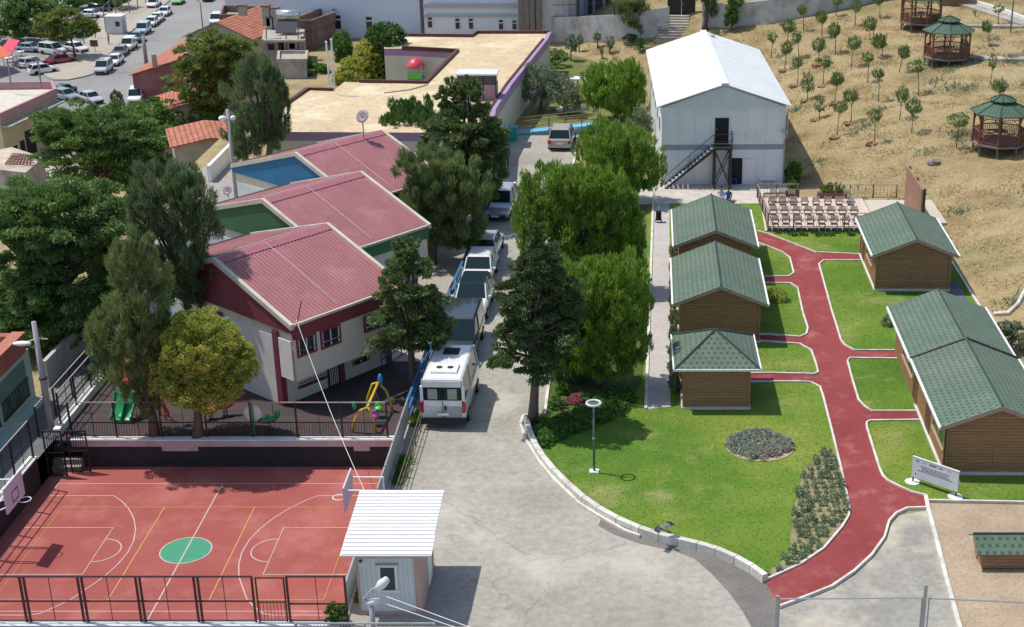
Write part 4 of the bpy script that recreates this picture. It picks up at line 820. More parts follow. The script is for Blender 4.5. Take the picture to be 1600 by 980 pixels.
for px in (416, 447, 466): a = atY(px, 90, 136.9); b = atY(px, 44, 136.9); pm.tube([(a.x, 136.9, a.z), (b.x, 136.9, b.z)], .06, 5)
pm.each("pipe", m_brick, t, world=True); a = atY(412, 64, 136.6); b = atY(476, 61, 136.6); MB().bx(a.x, b.x, 136.4, 137.0, a.z - .1, a.z + .1).build("ledge", m_plaza, t, world=True)
c = atY(450, 22, 141); zr_ = atY(450, 48, 141).z
t = thing("water_heater", "silver solar water tank on a stand on the grey plaster house", 'water heater', (c.x, 141, zr_)); hh = c.z - zr_
MB().tube([(-1.1, 0, hh), (1.1, 0, hh)], .42, 14).build("tank", plain("tank", (.7, .7, .7), .25, .8), t, True)
for k, (ax_, ay_) in enumerate(((-.9, -.3), (.9, -.3), (-.9, .5), (.9, .5))): MB().bar((ax_, ay_, 0), (ax_ * .9, ay_ * .6, hh - .3), .07).build("leg", m_grey, t)
pn = MB(); pn.quadslab([(-1, -1.6, .1), (1, -1.6, .1), (1, -.3, hh - .5), (-1, -.3, hh - .5)], .08); pn.build("collector", m_glass, t)
for i, (px, pt, pb) in enumerate(((433, 13, 47), (418, 10, 40), (380, 9, 24), (424, 28, 48))):
    a = atY(px, pb, 143); b = atY(px, pt, 143); o = MB().box((0, 0, (b.z - a.z) / 2), (.7, .7, b.z - a.z)).build("chimney", m_oldw, loc=(a.x, 143, a.z)); MB().box((0, 0, b.z - a.z + .06), (.85, .85, .12)).build("cap", m_brick, o); tag(o, ["tall plastered chimney beside the water tank", "thin chimney just left of the water tank", "short chimney at the back of the plaster house", "stubby chimney in front of the water tank"][i], 'chimney', 'chimneys on the old houses')
t, pl = flathouse("stepped_house", "lower stained house with stepped flat roofs below the water tank", [(435, 97), (478, 97), (480, 84), (436, 84)], -8, atY(450, 97, 132).z, m_oldw, m_oldw, .3)
t, pl = flathouse("yard_house", "roofless plaster room behind the round green bush", [(440, 62), (470, 62), (468, 56), (440, 56)], -8, atY(450, 62, 137).z, m_oldw, None)
# ---- low houses on the left
m_pkp = M("pink_parapet", (.48, .27, .27), .85, .12, .5); m_yel = M("yellow_wall", (.52, .47, .28), .85, .1, .5)
zt = LOW + 5.5
t, pl = flathouse("corner_house", "yellow walled corner house with pink parapet round its flat roof", [(-40, 185), (0, 190), (88, 150), (82, 139), (-40, 141)], LOW, zt, m_yel, m_pkp, .9, M("pale_roof", (.58, .53, .44)))
op = MB(); u0, u1 = Vector(pl[1]), Vector(pl[2]); dd = (u1 - u0).normalized()
for s0_, s1_, z0_, z1_ in ((.1, .2, 0, 2.2), (.36, .52, 0, 3.2), (.26, .33, 1, 2.4)):
    a = u0 + (u1 - u0) * s0_; b = u0 + (u1 - u0) * s1_; nr = Vector((dd.y, -dd.x)); m_ = (a + b) / 2 + nr * .03; op.box((m_.x, m_.y, LOW + (z0_ + z1_) / 2), ((b - a).length, .08, z1_ - z0_), math.atan2(dd.y, dd.x))
op.build("doorway", m_blk, t, world=True)
bx_ = G(33, 165, zt); sm = MB(); nr = Vector((dd.y, -dd.x)); m_ = (u0 + u1) / 2 + nr * .5; MB().box((m_.x, m_.y, LOW + 4.9), ((u1 - u0).length * 1.0, 1.2, .15), math.atan2(dd.y, dd.x)).build("canopy", m_oldw, t, world=True)
zt2 = LOW + 3.2
t, pl = flathouse("shack", "low shack with rusty grid and boards lying on its roof", [(-30, 262), (40, 270), (68, 246), (18, 230), (-30, 240)], LOW, zt2, m_oldw, None, 0, M("board_roof", (.50, .42, .33), .9, .3, .5))
rg_ = MB()
for i in range(8): a = G(20 + i * 4, 240, zt2 + .15); b = G(8 + i * 5.5, 256, zt2 + .15); rg_.bar(a, b, .09)
for i in range(5): a = G(20 - i * 3, 240 + i * 4, zt2 + .18); b = G(48 + i * 2, 243 + i * 4, zt2 + .18); rg_.bar(a, b, .09)
rg_.build("rusty_grid", M("rust", (.22, .08, .05)), t, world=True)
sheet("junk_yard", poly([(-60, 330), (120, 330), (130, 250), (60, 240), (-60, 240)], LOW), LOW + .05, M("pale_yard", (.48, .43, .36), .9, .25, .3), "pale dusty yard of the shack")
def simplebox(name, label, cat, px, py, w_, d_, h_, mat, rz=0, z=LOW, top=None, part="lid"):
    p = G(px, py, z); o = MB().box((0, 0, h_ / 2), (w_, d_, h_), 0).build(name, mat, loc=(p.x, p.y, z), bevel=.04); o.rotation_euler[2] = rz
    if top: MB().box((0, 0, h_ + .06), (w_ * 1.06, d_ * 1.06, .12)).build(part, top, o)
    return tag(o, label, cat)
simplebox("red_hut", "low box with a flat orange red top in the dusty yard", 'hut', 24, 296, 2.6, 1.8, .7, m_oldw, .1, top=plain("orange_top", (.50, .16, .10), .8), part="roof")
simplebox("blue_hut", "small brick store under a blue and white sheet", 'hut', 3, 288, 2.4, 2.4, 1.9, m_brick, .4, top=plain("blue_sheet", (.35, .5, .6), .8), part="roof")
jm = [M("junk_white", (.65, .63, .6)), M("junk_brown", (.25, .18, .13)), plain("junk_blue", (.2, .3, .4)), M("junk_rust", (.35, .17, .1))]; rr = random.Random(4)
for i in range(20):
    p = G(rr.uniform(34, 105), rr.uniform(268, 300), LOW); s_ = rr.uniform(.4, .9); o = MB().box((0, 0, s_ * .3), (s_ * 1.4, s_, s_ * .6), 0, (.8, .7), (.05, .03)).build("junk", jm[i % 4], loc=(p.x, p.y, LOW + .05)); o.rotation_euler[2] = rr.uniform(0, 3)
    MB().bx(-s_ * .6, s_ * .6, -.04, .04, s_ * .6, s_ * .68).build("slat", jm[(i + 1) % 4], o); tag(o, "small piece of junk heaped in the dusty yard below the left trees", 'junk', 'junk in the dusty yard')
# awnings
for nm, lb, pts, c_ in (("awning", "bright red awning over the cafe tables", [(2, 70), (14, 60), (31, 63), (18, 76)], (.62, .06, .10)), ("awning", "orange awning at the left edge beside the red one", [(-25, 92), (-20, 70), (2, 72), (18, 80)], (.60, .13, .06))):
    zz = LOW + 3; P = [G(x, y, zz) for x, y in pts]; t = thing(nm, lb, 'awning', (P[0].x, P[0].y, LOW), 0, 'cafe awnings'); P[0].z -= .5; P[3].z -= .5
    MB().quadslab([tuple(p) for p in P], .08).build("canopy", plain(lb[:6] + "_cloth", c_, .8), t, world=True)
    for p in P: MB().tube([(p.x, p.y, LOW), (p.x, p.y, p.z - .1)], .05, 5).build("post", m_grey, t, world=True)
for i, (x, y) in enumerate(((20, 97), (27, 95), (33, 88), (12, 98))):
    p = G(x, y, LOW); t = thing("cafe_table", ["white cafe table nearest the red awning", "white cafe table in the middle of the cafe", "white cafe table nearest the blue car", "white cafe table under the orange awning"][i], 'table', (p.x, p.y, LOW), 0, 'white cafe tables'); MB().box((0, 0, .74), (1, 1, .05)).build("top", m_white, t); MB().tube([(0, 0, 0), (0, 0, .72)], .06, 6).build("stem", m_grey, t)
# green house at the left edge
m_gw = M("green_white_wall", (.42, .52, .45), .85, .1, .8); m_gp = M("green_panel", (.13, .22, .17), .8, .15, .8); m_rp = M("brick_red_parapet", (.36, .115, .075), .85, .15, 1)
t = thing("green_house", "pale green house with a brick red roof parapet and ornamental grille", 'house', (-36, 49, 0))
MB().bx(0, 8.2, 0, 12.6, 0, 2.55).build("wall", m_gw, t)
pr = MB(); pr.bx(7.75, 8.25, -.0, 12.3, 2.55, 3.45); pr.bx(0, 7.75, 11.85, 12.3, 2.55, 3.45); pr.bx(3.2, 3.6, 0, 11.85, 2.55, 3.4); pr.each("parapet", m_rp, t); MB().bx(7.7, 8.3, -.0, 12.35, 3.45, 3.5).build("parapet_cap", plain("cap_orange", (.42, .15, .1), .8), t)
pn = MB()
for y0_, y1_ in ((.6, 4.9), (5.4, 8.6), (9.0, 11.9)): pn.bx(8.2, 8.23, y0_, y1_, .5, 2.3)
pn.build("panel", m_gp, t); gr = MB()
for y0_, y1_ in ((.6, 4.9), (5.4, 8.6), (9.0, 11.9)):
    for i in range(16):
        y = y0_ + (y1_ - y0_) * (i + .5) / 16; gr.ring((8.3, y, .95 + .12 * math.sin(i * 1.7)), .0001, .018, 4); gr.bar((8.28, y, .55), (8.28, y + .12 * math.sin(i), 1.4), .03)
    gr.bar((8.28, y0_, .55), (8.28, y1_, .55), .05); gr.bar((8.28, y0_, 1.4), (8.28, y1_, 1.4), .05)
gr.build("grille", m_black, t); MB().bx(8.2, 8.75, 0, 12.6, .0, .12).build("doorstep", m_gw, t)
# concrete block wall of the alley
o = MB().strip([(-27.75, 62.9), (-27.7, 68), (-27.6, 80)], .2, 0, 1.35).build("block_wall", M("block_wall", (.46, .44, .40), .9, .15, 1.5, .3, stain=(.25, .23, .2), stain_amt=.5), loc=(0, 0, 0)); tag(o, "grey concrete block wall along the shaded alley", 'wall')
pl = [G(335, 272, None), G(360, 246, None)]; p0, p1 = G(328, 285, 0), G(363, 248, 0)
o = MB().strip([(p0.x, p0.y), (p1.x, p1.y)], .25, -2, 1.2).build("boundary_wall", m_white); tag(o, "whitewashed boundary wall behind the classrooms beside the lamp pole", 'wall')
# ================================================================== COURT WALLS, FENCES
o = MB().bx(CX0, CX1 + .0, CY1, CY1 + .25, CZ - .2, -.28).build("black_wall", m_wallblack); tag(o, "long black painted wall below the playground fence", 'wall')
m_pw = M("pinkish_plinth", (.55, .44, .42), .85, .12, 1.2, stain=(.25, .15, .12), stain_amt=.5, stain_scale=.9)
pl_ = MB(); pl_.bx(CX0 + .8, -10.0, CY1 - .06, CY1 + .3, -.28, .02); pl_.bx(-20.6, -19.0, CY1 - .06, CY1 - .001, -.5, -.28); pl_.bx(-12.1, -11.4, CY1 - .06, CY1 - .001, -.5, -.28)
o = pl_.build("fence_plinth", m_pw); tag(o, "pinkish concrete plinth along the top of the black wall", 'plinth'); MB().bx(CX0 + .8, -10.0, CY1 - .1, CY1 + .32, .021, .07).build("coping", m_white, o)
o = MB().bx(CX0 - .3, CX0, 30, 55.4, CZ - .2, .08).build("black_wall", m_wallblack); tag(o, "black painted retaining wall on the left of the court", 'wall'); MB().bx(CX0 - .32, CX0 + .03, 30, 55.4, .08, .14).build("coping", m_white, o)
o = MB().bx(CX1, CX1 + .2, 42.9, 57.2, CZ - .2, .10).build("side_wall", m_pw); tag(o, "low concrete wall between the court and the drive", 'wall')
o = MB().bx(CX0, CX1, CY0 - .25, CY0, CZ - .2, .05).build("front_wall", m_pw); tag(o, "low wall under the front fence of the court", 'wall'); MB().bx(CX0, CX1, CY0 - .28, CY0 + .03, .05, .1).build("coping", m_white, o)
o = MB().bx(-25.5, -25.2, 57.6, 86, 0, .35).build("playground_kerb", m_white); tag(o, "low white wall between the alley and the playground", 'wall')
def fence(name, label, pts, z0, hgt, mat, step=2.0, mid=.45, bars=None, barstep=.12, double=False, thin=True, post=.07, rail=.05, group=None, top_mat=None, lean=0):
    P = [Vector((p[0], p[1], p[2] if len(p) > 2 else z0)) for p in pts]; t = thing(name, label, 'fence', P[0], 0, group); L0 = P[0]
    def post_at(q, w_=post): MB().bx(-w_ / 2, w_ / 2, -w_ / 2, w_ / 2, 0, hgt).build("post", mat, t).location = q - L0
    tr = MB(); mr = MB(); br = MB(); lw = MB(); tv = MB()
    for a, b in zip(P, P[1:]):
        d = b - a; n = max(1, round(d.length / step)); u = d.normalized()
        for i in range(n + 1 if b is P[-1] else n):
            q = a + d * i / n; post_at(q)
            if double and 0 < i < n: post_at(q + u * .14)
        up = Vector((0, 0, 1))
        tr.bar(a - L0 + up * (hgt - .02), b - L0 + up * (hgt - .02), rail); lw.bar(a - L0 + up * .06, b - L0 + up * .06, rail * .8)
        if mid: mr.bar(a - L0 + up * hgt * mid, b - L0 + up * hgt * mid, rail)
        if thin:
            for i in range(n): q = a + d * (i + .5) / n - L0; tv.bar(q + up * .06, q + up * (hgt - .03), .025)
        if bars:
            m_ = int(d.length / barstep)
            for i in range(m_): q = a + d * (i + .5) / m_ - L0; br.bar(q + up * bars[0], q + up * bars[1], .018)
    tr.build("top_rail", top_mat or mat, t); lw.build("bottom_rail", mat, t)
    if mid: mr.build("mid_rail", mat, t)
    if thin: tv.each("upright", mat, t)
    if bars: br.build("bars", mat, t)
    return t
m_rail = plain("worn_rail", (.38, .33, .28), .6)
fence("court_fence", "tall brown metal fence along the near side of the court", [(-26.95, 42.85), (-12.95, 42.85)], .1, 1.85, m_dkred, 2.0, .46, double=True, rail=.06)
fence("court_fence", "last panel of the brown court fence beside the guard hut", [(-11.75, 42.85), (-9.75, 42.85)], .1, 1.85, m_dkred, 2.0, .4, double=True, rail=.06)
fence("court_gate", "narrow barred gate in the brown fence near the guard hut", [(-12.82, 42.85), (-11.85, 42.85)], .1, 1.8, m_dkred, 1.0, .45, bars=(.06, .8), barstep=.12, thin=False, post=.05)["category"] = "gate"
fence("court_fence", "black metal fence on the left retaining wall of the court", [(-25.5, 34), (-25.5, 55.3)], .14, 1.75, m_black, 1.9, .5, top_mat=m_rail)
fence("playground_fence", "black barred fence between the playground and the court", [(-24.6, 57.4), (-10.6, 57.4)], .07, 1.7, m_black, 1.95, .42, bars=(.08, .7), top_mat=m_rail)
fence("playground_fence", "black fence along the alley side of the playground", [(-25.35, 58.2), (-25.35, 76)], .35, 1.5, m_black, 1.9, .5, top_mat=m_rail)
fence("alley_fence", "second black fence running up the alley", [(-26.1, 57.5), (-26.1, 68)], .0, 1.5, m_black, 2.1, .5, thin=False, top_mat=m_rail)
0 and fence("stair_fence", "short black fence round the court steps", [(-25.9, 57.7), (-24.9, 57.7), (-24.65, 58.6)], .1, 1.6, m_black, 1.0, .5, bars=None)
# gates at the corner of the court
for i, (x, lab) in enumerate(((-25.0, "left barred gate leaf at the far left corner of the court"), (-24.1, "right barred gate leaf beside the black wall"))):
    t = thing("court_gate", lab, 'gate', (x, 56.3 + i * .35, CZ), .12 * i, 'barred gates of the court'); f = MB(); g_ = MB(); hh = 2.2 - .15 * i
    f.bx(-.42, -.36, -.03, .03, 0, hh); f.bx(.36, .42, -.03, .03, 0, hh); f.bx(-.36, .36, -.03, .03, hh - .06, hh); f.bx(-.36, .36, -.03, .03, .05, .1); f.bx(-.36, .36, -.03, .03, hh * .5, hh * .5 + .05); f.build("frame", m_black, t)
    for k in range(1, 7): g_.bx(-.36 + k * .103 - .01, -.36 + k * .103 + .01, -.015, .015, .1, hh - .06)
    g_.build("bars", m_black, t)
t = thing("court_steps", "pale concrete steps behind the court gates", 'steps', (-24.9, 56.7, CZ))
for k in range(5): MB().bx(-.5, .75, .25 * k, 1.4, .24 * k, .24 * (k + 1)).build("step", m_conc2, t)
# drive side fences
t = thing("panel_fence", "grey sheet metal fence between the court and the drive", 'fence', (-9.9, 43.6, 0)); 
for k in range(7): MB().bx(-.012 - .002 * (k % 2), .012, k * 2.2 + .04, k * 2.2 + 2.16, .12, 1.15).build("panel", m_grey, t); MB().bx(-.03, .03, k * 2.2 - .03, k * 2.2 + .03, 0.1, 1.22).build("post", m_grey, t)
MB().bx(-.03, .03, 0, 15.4, 1.17, 1.22).build("top_rail", m_grey, t)
fence("wire_fence", "rusty low wire fence beside the grey sheet fence", [(-9.35, 45), (-9.25, 59.5)], .0, .8, plain("rusty", (.16, .12, .09), .7), 1.4, .5, thin=True, post=.04, rail=.03)
fence("blue_fence", "blue painted metal fence along the left edge of the drive", [(-9.95, 59.3), (-9.75, 72), (-9.3, 82), (-8.65, 96)], .0, 1.0, m_blue, 2.2, .5, bars=(.1, .95), barstep=.35, post=.07, rail=.14, thin=False)
fence("blue_handrail", "thin blue handrail beside the classroom path", [(-12.1, 65.2), (-10.6, 68.2), (-10.9, 74)], .0, .9, m_blue, 1.5, .5, thin=False, post=.05, rail=.05)
# near fences at the bottom
fence("sliding_gate", "low grey barred gate at the bottom edge in front of the guard hut", [(-10.9, 40.3), (-6.35, 40.3)], .0, 1.75, m_grey, 2.2, .5, bars=(.1, 1.7), barstep=.11, thin=False)
t = thing("wire_panel_fence", "galvanised wire panel fence across the bottom right corner", 'fence', (0, 0, 0)); pf = []
for px, pt in ((1214.5, 931), (1447, 914)):
    for Yt in (41.0,): a = atY(px, pt, Yt); q = Vector((a.x, Yt, 0)); pf.append((q, a.z)); MB().bx(q.x - .055, q.x + .055, Yt - .04, Yt + .04, 0, a.z).build("post", m_grey, t)
for (xa, ya), (xb, yb_) in (((1218, 936), (1441, 934)), ((1452, 935), (1700, 946))):
    a = atY(xa, ya, 41); b = atY(xb, yb_, 41); r_ = MB(); r_.tube([tuple(a), tuple(b)], .03, 6); r_.build("top_rail", m_grey, t); MB().tube([(a.x, 41, 0), tuple(a)], .025, 6).build("upright", m_grey, t); MB().tube([(b.x, 41, 0), tuple(b)], .025, 6).build("upright", m_grey, t)
# basketball hoops
def hoop(name, label, x, y, face, z, bz, bw=1.8, bh=1.05, mat=m_white):
    t = thing(name, label, 'basketball hoop', (x, y, z)); s = face
    MB().bx(-.03, .03, -bw / 2, bw / 2, bz, bz + bh).build("backboard", M("board", (.62, .52, .58), .5, .05), t)
    e = MB(); e.strip([(0, 0)] * 2, .01, 0, 0) if False else None
    k = .04 * s; fr = MB(); fr.bx(k - .005, k + .005, -.3, .3, bz + .62, bz + .66); fr.bx(k - .005, k + .005, -.3, .3, bz + .2, bz + .24); fr.bx(k - .005, k + .005, -.3, -.26, bz + .24, bz + .62); fr.bx(k - .005, k + .005, .26, .3, bz + .24, bz + .62); fr.build("target_square", plain("board_mark", (.15, .05, .2)), t)
    r = MB(); r.ring((s * .38, 0, bz + .2), .23, .02, 20); r.build("rim", m_white, t)
    for yy in (-.55, .55): MB().tube([(-s * .05, yy, bz + .8), (-s * 1.3, yy, bz + .8), (-s * 1.35, yy, .02)], .04, 6).build("post", mat, t); MB().tube([(-s * .05, yy, bz + .2), (-s * 1.33, yy, bz - .4)], .03, 6).build("brace", mat, t)
    MB().tube([(-s * 1.34, -.55, .04), (-s * 1.34, .55, .04)], .035, 6).build("base_bar", mat, t); return t
hoop("basketball_hoop", "basketball hoop with a pinkish backboard at the left end of the court", -24.05, 50.0, 1, CZ, 2.1, 1.7, 1.1)
hoop("basketball_hoop", "white basketball hoop partly hidden behind the guard hut roof", -10.95, 50.0, -1, CZ, 2.2, 1.7, 1.05)
# ================================================================== PLAYGROUND
m_py = plain("play_yellow", (.62, .40, .03), .4); m_pg = plain("play_green", (.02, .30, .09), .35); m_pr = plain("play_red", (.62, .05, .03), .35); m_pb = plain("play_blue", (.04, .22, .55), .35); m_pp = plain("play_purple", (.35, .06, .35), .4); m_lg = plain('play_lime', (.12, .55, .06), .4)
t = thing("swing_set", "yellow arched swing set with a green and a purple seat", 'swing', (-11.75, 58.0, 0)); YN, YF = 0, 2.3; zt_ = 1.75
def wp(px, py, Y): q = atY(px, py, Y); return (q.x + 11.75, Y - 58.0, max(q.z, 0.01))
n0, n1, nt0 = wp(552, 684, 58), wp(588, 684, 58), wp(574, 637, 58); f0, f1, ft = wp(572, 640, 60.3), wp(613, 651, 60.3), wp(591, 598, 60.3)
MB().tube([n0, wp(553, 660, 58), wp(561, 642, 58), nt0], .06, 8).build("leg", m_py, t, True); MB().tube([n1, wp(585, 660, 58), wp(578, 642, 58), nt0], .06, 8).build("leg", m_py, t, True)
MB().tube([f0, wp(575, 620, 60.3), wp(582, 600, 60.3), ft], .06, 8).build("leg", m_py, t, True); MB().tube([f1, wp(611, 632, 60.3), wp(603, 610, 60.3), ft], .06, 8).build("leg", m_py, t, True)
MB().tube([nt0, ft], .07, 8).build("crossbar", m_py, t, True)
MB().ell((n0[0] + .15, 0, nt0[2] + .1), (.1, .1, .2)).build("finial", m_pg, t, True); MB().ell((ft[0] + .1, YF, ft[2] + .15), (.12, .12, .3)).build("finial", m_pb, t, True)
for f, m_, nm in ((.3, m_pp, "purple"), (.68, m_lg, "green")):
    c = [nt0[i] + (ft[i] - nt0[i]) * f for i in range(3)]; sb = MB(); sb.ell((c[0] + .1, c[1], .42), (.2, .2, .14)); sb.bx(c[0] - .08, c[0] + .28, c[1] + .12, c[1] + .17, .42, .72); se = sb.build("seat", m_, t, True)
    for dx in (-.05, .25): MB().tube([(c[0], c[1], c[2]), (c[0] + dx, c[1], .55)], .012, 5).build("chain", m_grey, se)
for px in (586, 613):
    pass
def slide(name, label, px0, py0, px1, py1, m_, w_=.5, hgt=1.5):
    b = G(px1, py1, 0); tp_ = G(px0, py0, hgt); t = thing(name, label, 'slide', (b.x, b.y, 0)); d = Vector((tp_.x - b.x, tp_.y - b.y, 0)); mb = MB(); n = 8; side = Vector((-d.y, d.x, 0)).normalized() * w_ / 2 if d.length > 0 else Vector((w_ / 2, 0, 0))
    for s_, (a0, a1) in enumerate(((-1, -.8), (-.8, .8), (.8, 1))):
        prev = None
        for i in range(n + 1):
            f = i / n; zz = .12 + hgt * (f ** 1.25) * (.95 + .05 * math.sin(f * 9)); c = d * f; hh = .22 if s_ != 1 else .06
            q = [(c.x + side.x * a0, c.y + side.y * a0, zz), (c.x + side.x * a1, c.y + side.y * a1, zz), (c.x + side.x * a1, c.y + side.y * a1, zz + hh), (c.x + side.x * a0, c.y + side.y * a0, zz + hh)]
            if prev: mb.hexa([prev[0], prev[1], q[1], q[0], prev[3], prev[2], q[2], q[3]])
            prev = q
    mb.build("chute", m_, t); 
    for s_ in (-1, 1): MB().tube([(d.x + side.x * s_, d.y + side.y * s_, 0), (d.x + side.x * s_, d.y + side.y * s_, hgt + .5)], .04, 6).build("post", m_, t)
    return t
slide("green_slide", "left one of the two green slides under the dark tree", 188, 618, 182, 662, m_pg, .55, 1.1); slide("green_slide", "right one of the two green slides beside the tree trunk", 207, 614, 196, 662, m_pg, .55, 1.1)
slide("red_slide", "red slide with a curled end under the yellow green tree", 252, 628, 262, 651, m_pr, .6, .8)
t = thing("toy_canopy", "yellow domed playhouse roof glimpsed through the dark tree", 'playhouse', (atY(196, 548, 61.5).x, 61.5, 0)); 
for k in ((-.3, -.3), (.3, -.3), (-.3, .3), (.3, .3)): MB().tube([(k[0], k[1], 0), (k[0], k[1], 1.9)], .05, 6).build("post", m_py, t)
MB().ell((0, 0, 2.0), (.42, .42, .3)).build("roof", m_py, t, True); MB().bx(-.33, .33, -.33, .33, .9, .97).build("platform", m_pr, t)
def rider(label, px, py, c1, c2, s=1.0):
    t = thing("spring_rider", label, 'spring rider', G(px, py, 0), .4, 'spring riders'); mb = MB()
    mb.tube([(.1 * math.cos(k * .9), .1 * math.sin(k * .9), .03 * k * .5) for k in range(24)], .018, 5, False); mb.build("spring", m_steel, t); b = MB(); b.ell((0, 0, .52 * s), (.42 * s, .16, .16)); b.ell((.38 * s, 0, .72 * s), (.13, .1, .2)); b.ell((-.38 * s, 0, .66 * s), (.08, .12, .16)); b.build("body", c1, t, True)
    MB().bx(-.12, .1, -.14, .14, .66 * s, .71 * s).build("seat", c2, t); MB().tube([(.25, -.2, .8 * s), (.25, .2, .8 * s)], .02, 6).build("handle", c2, t)
rider("red and purple spring rider in the shade left of the classroom", 352, 650, m_pr, m_pp); rider("green spring rider beside the round white sign", 421, 674, m_pg, m_pg, 1.1); rider("yellow spring rider near the steps at the back of the playground", 330, 655, m_py, m_pr, .8)
t = thing("round_sign", "round white disc on a green post behind the playground fence", 'sign', G(398, 680, 0)); MB().tube([(0, 0, 0), (0, 0, 1.55)], .045, 6).build("post", m_pg, t); o = MB().tube([(0, .05, 1.05), (0, .09, 1.05)], .38, 24).build("disc", m_white, t)
t = thing("toy_tower", "small play tower with a red domed roof in the annex yard", 'playhouse', (0, 0, 0)); c = atY(649, 103, 127); t.location = (c.x, 127, 0)
for k in ((-.6, -.6), (.6, -.6), (-.6, .6), (.6, .6)): MB().tube([(k[0], k[1], 0), (k[0], k[1], c.z + .1)], .06, 6).build("post", plain("tower_teal", (.25, .5, .5)), t)
MB().tube([(0, 0, c.z - .1), (0, 0, c.z), (0, 0, c.z + .35), (0, 0, c.z + .6), (0, 0, c.z + .7)], [.85, .85, .66, .35, .05], 14).build("roof", plain("dome_red", (.60, .06, .09), .4), t, True); MB().bx(-.7, .7, -.7, .7, 1.1, 1.2).build("platform", m_pb, t); MB().bx(-.65, .65, -.72, -.68, 1.2, 1.7).build("rail_panel", m_lg, t)
# ================================================================== POLES, CABLES
def pole_obj(name, label, px, pyb, pyt, r0, r1, mat, cat='lamp post', z=None, base=None):
    b = G(px, pyb, z) if base is None else Vector(base); zt = topz(b, pyt); t = thing(name, label, cat, b); MB().tube([(0, 0, -.1), (0, 0, zt - b.z)], [r0, r1], 12).build("pole", mat, t, True); return t, zt - b.z, b
t, hh, b = pole_obj("garden_lamp", "slim garden lamp post with a ring shaped head on the lawn", 928.5, 740, 630, .055, .04, plain("lamp_green_grey", (.09, .13, .12), .4)); LAMPB = b
r_ = MB(); r_.ring((0, 0, hh), .29, .05, 28); r_.build("lamp_ring", plain("lamp_pale", (.62, .63, .63), .4), t, True); MB().bx(-.3, .3, -.02, .02, hh - .03, hh + .01).build("lamp_bar", m_grey, t); MB().bx(-.2, .2, -.17, .17, 0, LZ + .08).build("base", m_white, t); MB().tube([(0, 0, hh * .5), (0, 0, hh * .5 + .05)], .075, 8).build("collar", m_grey, t)
m_pole = M("pole_concrete", (.38, .35, .38), .8, .08, 1)
t, hh, b = pole_obj("street_lamp", "thick lilac grey lamp pole with a white lamp head at the court corner", 80, 672, 503, .17, .1, m_pole); MB().tube([(-.7, -.3, hh - .95), (0, 0, hh - .8), (.45, .1, hh - .85)], .035, 6).build("arm", m_grey, t)
MB().ell((-.55, -.25, hh - .92), (.42, .16, .11)).build("lamp_head", m_white, t, True); MB().tube([(0, 0, hh * .48), (0, 0, hh * .48 + .06)], .19, 10).build("band", m_steel, t)
t, hh, b = pole_obj("street_lamp", "tall pale lamp pole behind the blue classroom wall", 369, 305, 171, .14, .1, m_pole, base=(atY(369, 305, 94).x, 94, -1.0)); MB().ell((-.35, -.1, hh - .6), (.28, .2, .2)).build("lamp_head", m_white, t, True); MB().ell((.35, -.1, hh - .55), (.2, .16, .16)).build("lamp_head", m_white, t, True); MB().tube([(-.35, 0, hh - .6), (.35, 0, hh - .55)], .03, 6).build("arm", m_grey, t)
b0 = Vector((atY(583, 980, 41.0).x, 41.0, 0)); zt = atY(583, 938, 41.0).z
t = thing("floodlight_pole", "grey pole with two white floodlight heads in front of the guard hut", 'lamp post', b0); MB().tube([(0, 0, 0), (0, 0, zt)], [.1, .085], 12).build("pole", m_pole, t, True)
def wloc(px, py): q = atY(px, py, 40.9); return (q.x - b0.x, -.1, q.z)
MB().tube([wloc(575, 938), wloc(568, 936), wloc(580, 922), wloc(590, 916)], .035, 6).build("arm", m_pole, t); a, bb_ = wloc(588, 921), wloc(605, 905); MB().tube([a, tuple((Vector(a) + Vector(bb_)) / 2), bb_], [.09, .17, .12], 10).build("lamp_head", plain("lamp_white", (.7, .72, .73), .3), t, True)
a, bb_ = wloc(572, 943), wloc(593, 938); MB().tube([a, tuple((Vector(a) + Vector(bb_)) / 2), bb_], [.06, .12, .08], 8).build("lamp_head", plain("lamp_white"[:], (.7, .72, .73), .3), t, True)
for i, (q0, q1, lb) in enumerate(((atY(590, 927, 40.9), atY(760, 990, 38.5), "upper pale cable running from the floodlight pole to the lower right"), (atY(592, 940, 40.9), atY(740, 990, 38.5), "lower pale cable running from the floodlight pole to the lower right"))):
    o = MB().tube([tuple(q0), tuple(q1)], .012, 5).build("cable", m_white); tag(o, lb, 'cable')
q0 = Vector((-15.15 + .3, 60.05, 4.4)); t_ = atY(473, 405, 62); o = MB().tube([(q0.x, q0.y, 4.35), tuple(atY(471, 470, q0.y + .1))], .025, 6).build("antenna_rod", m_steel); tag(o, "thin dark rod at the near corner of the nearest red roof", 'antenna')
a = Vector((q0.x, q0.y, 4.6)); b = Vector((-9.6, 46.8, 3.0)); pts = [tuple(a.lerp(b, i / 12) - Vector((0, 0, .35 * math.sin(math.pi * i / 12)))) for i in range(13)]; o = MB().tube(pts, .011, 5).build("cable", m_white); tag(o, "long pale cable from the nearest red roof down to the guard hut", 'cable')
for px, pb, pt, lb in ((522, 150, 66, "left one of two slim white flagpoles beside the flat roof"), (530, 150, 62, "right one of two slim white flagpoles beside the flat roof")):
    Yp = 116; a = atY(px - 6, pb, Yp); c = atY(px - 6, pt, Yp); o = MB().tube([(0, 0, 0), (0, 0, c.z + 2)], .07, 8).build("flagpole", m_white, loc=(a.x, Yp, -2)); MB().ell((0, 0, c.z + 2), (.1, .1, .1)).build("finial", m_white, o); tag(o, lb, 'flagpole', 'two white flagpoles')
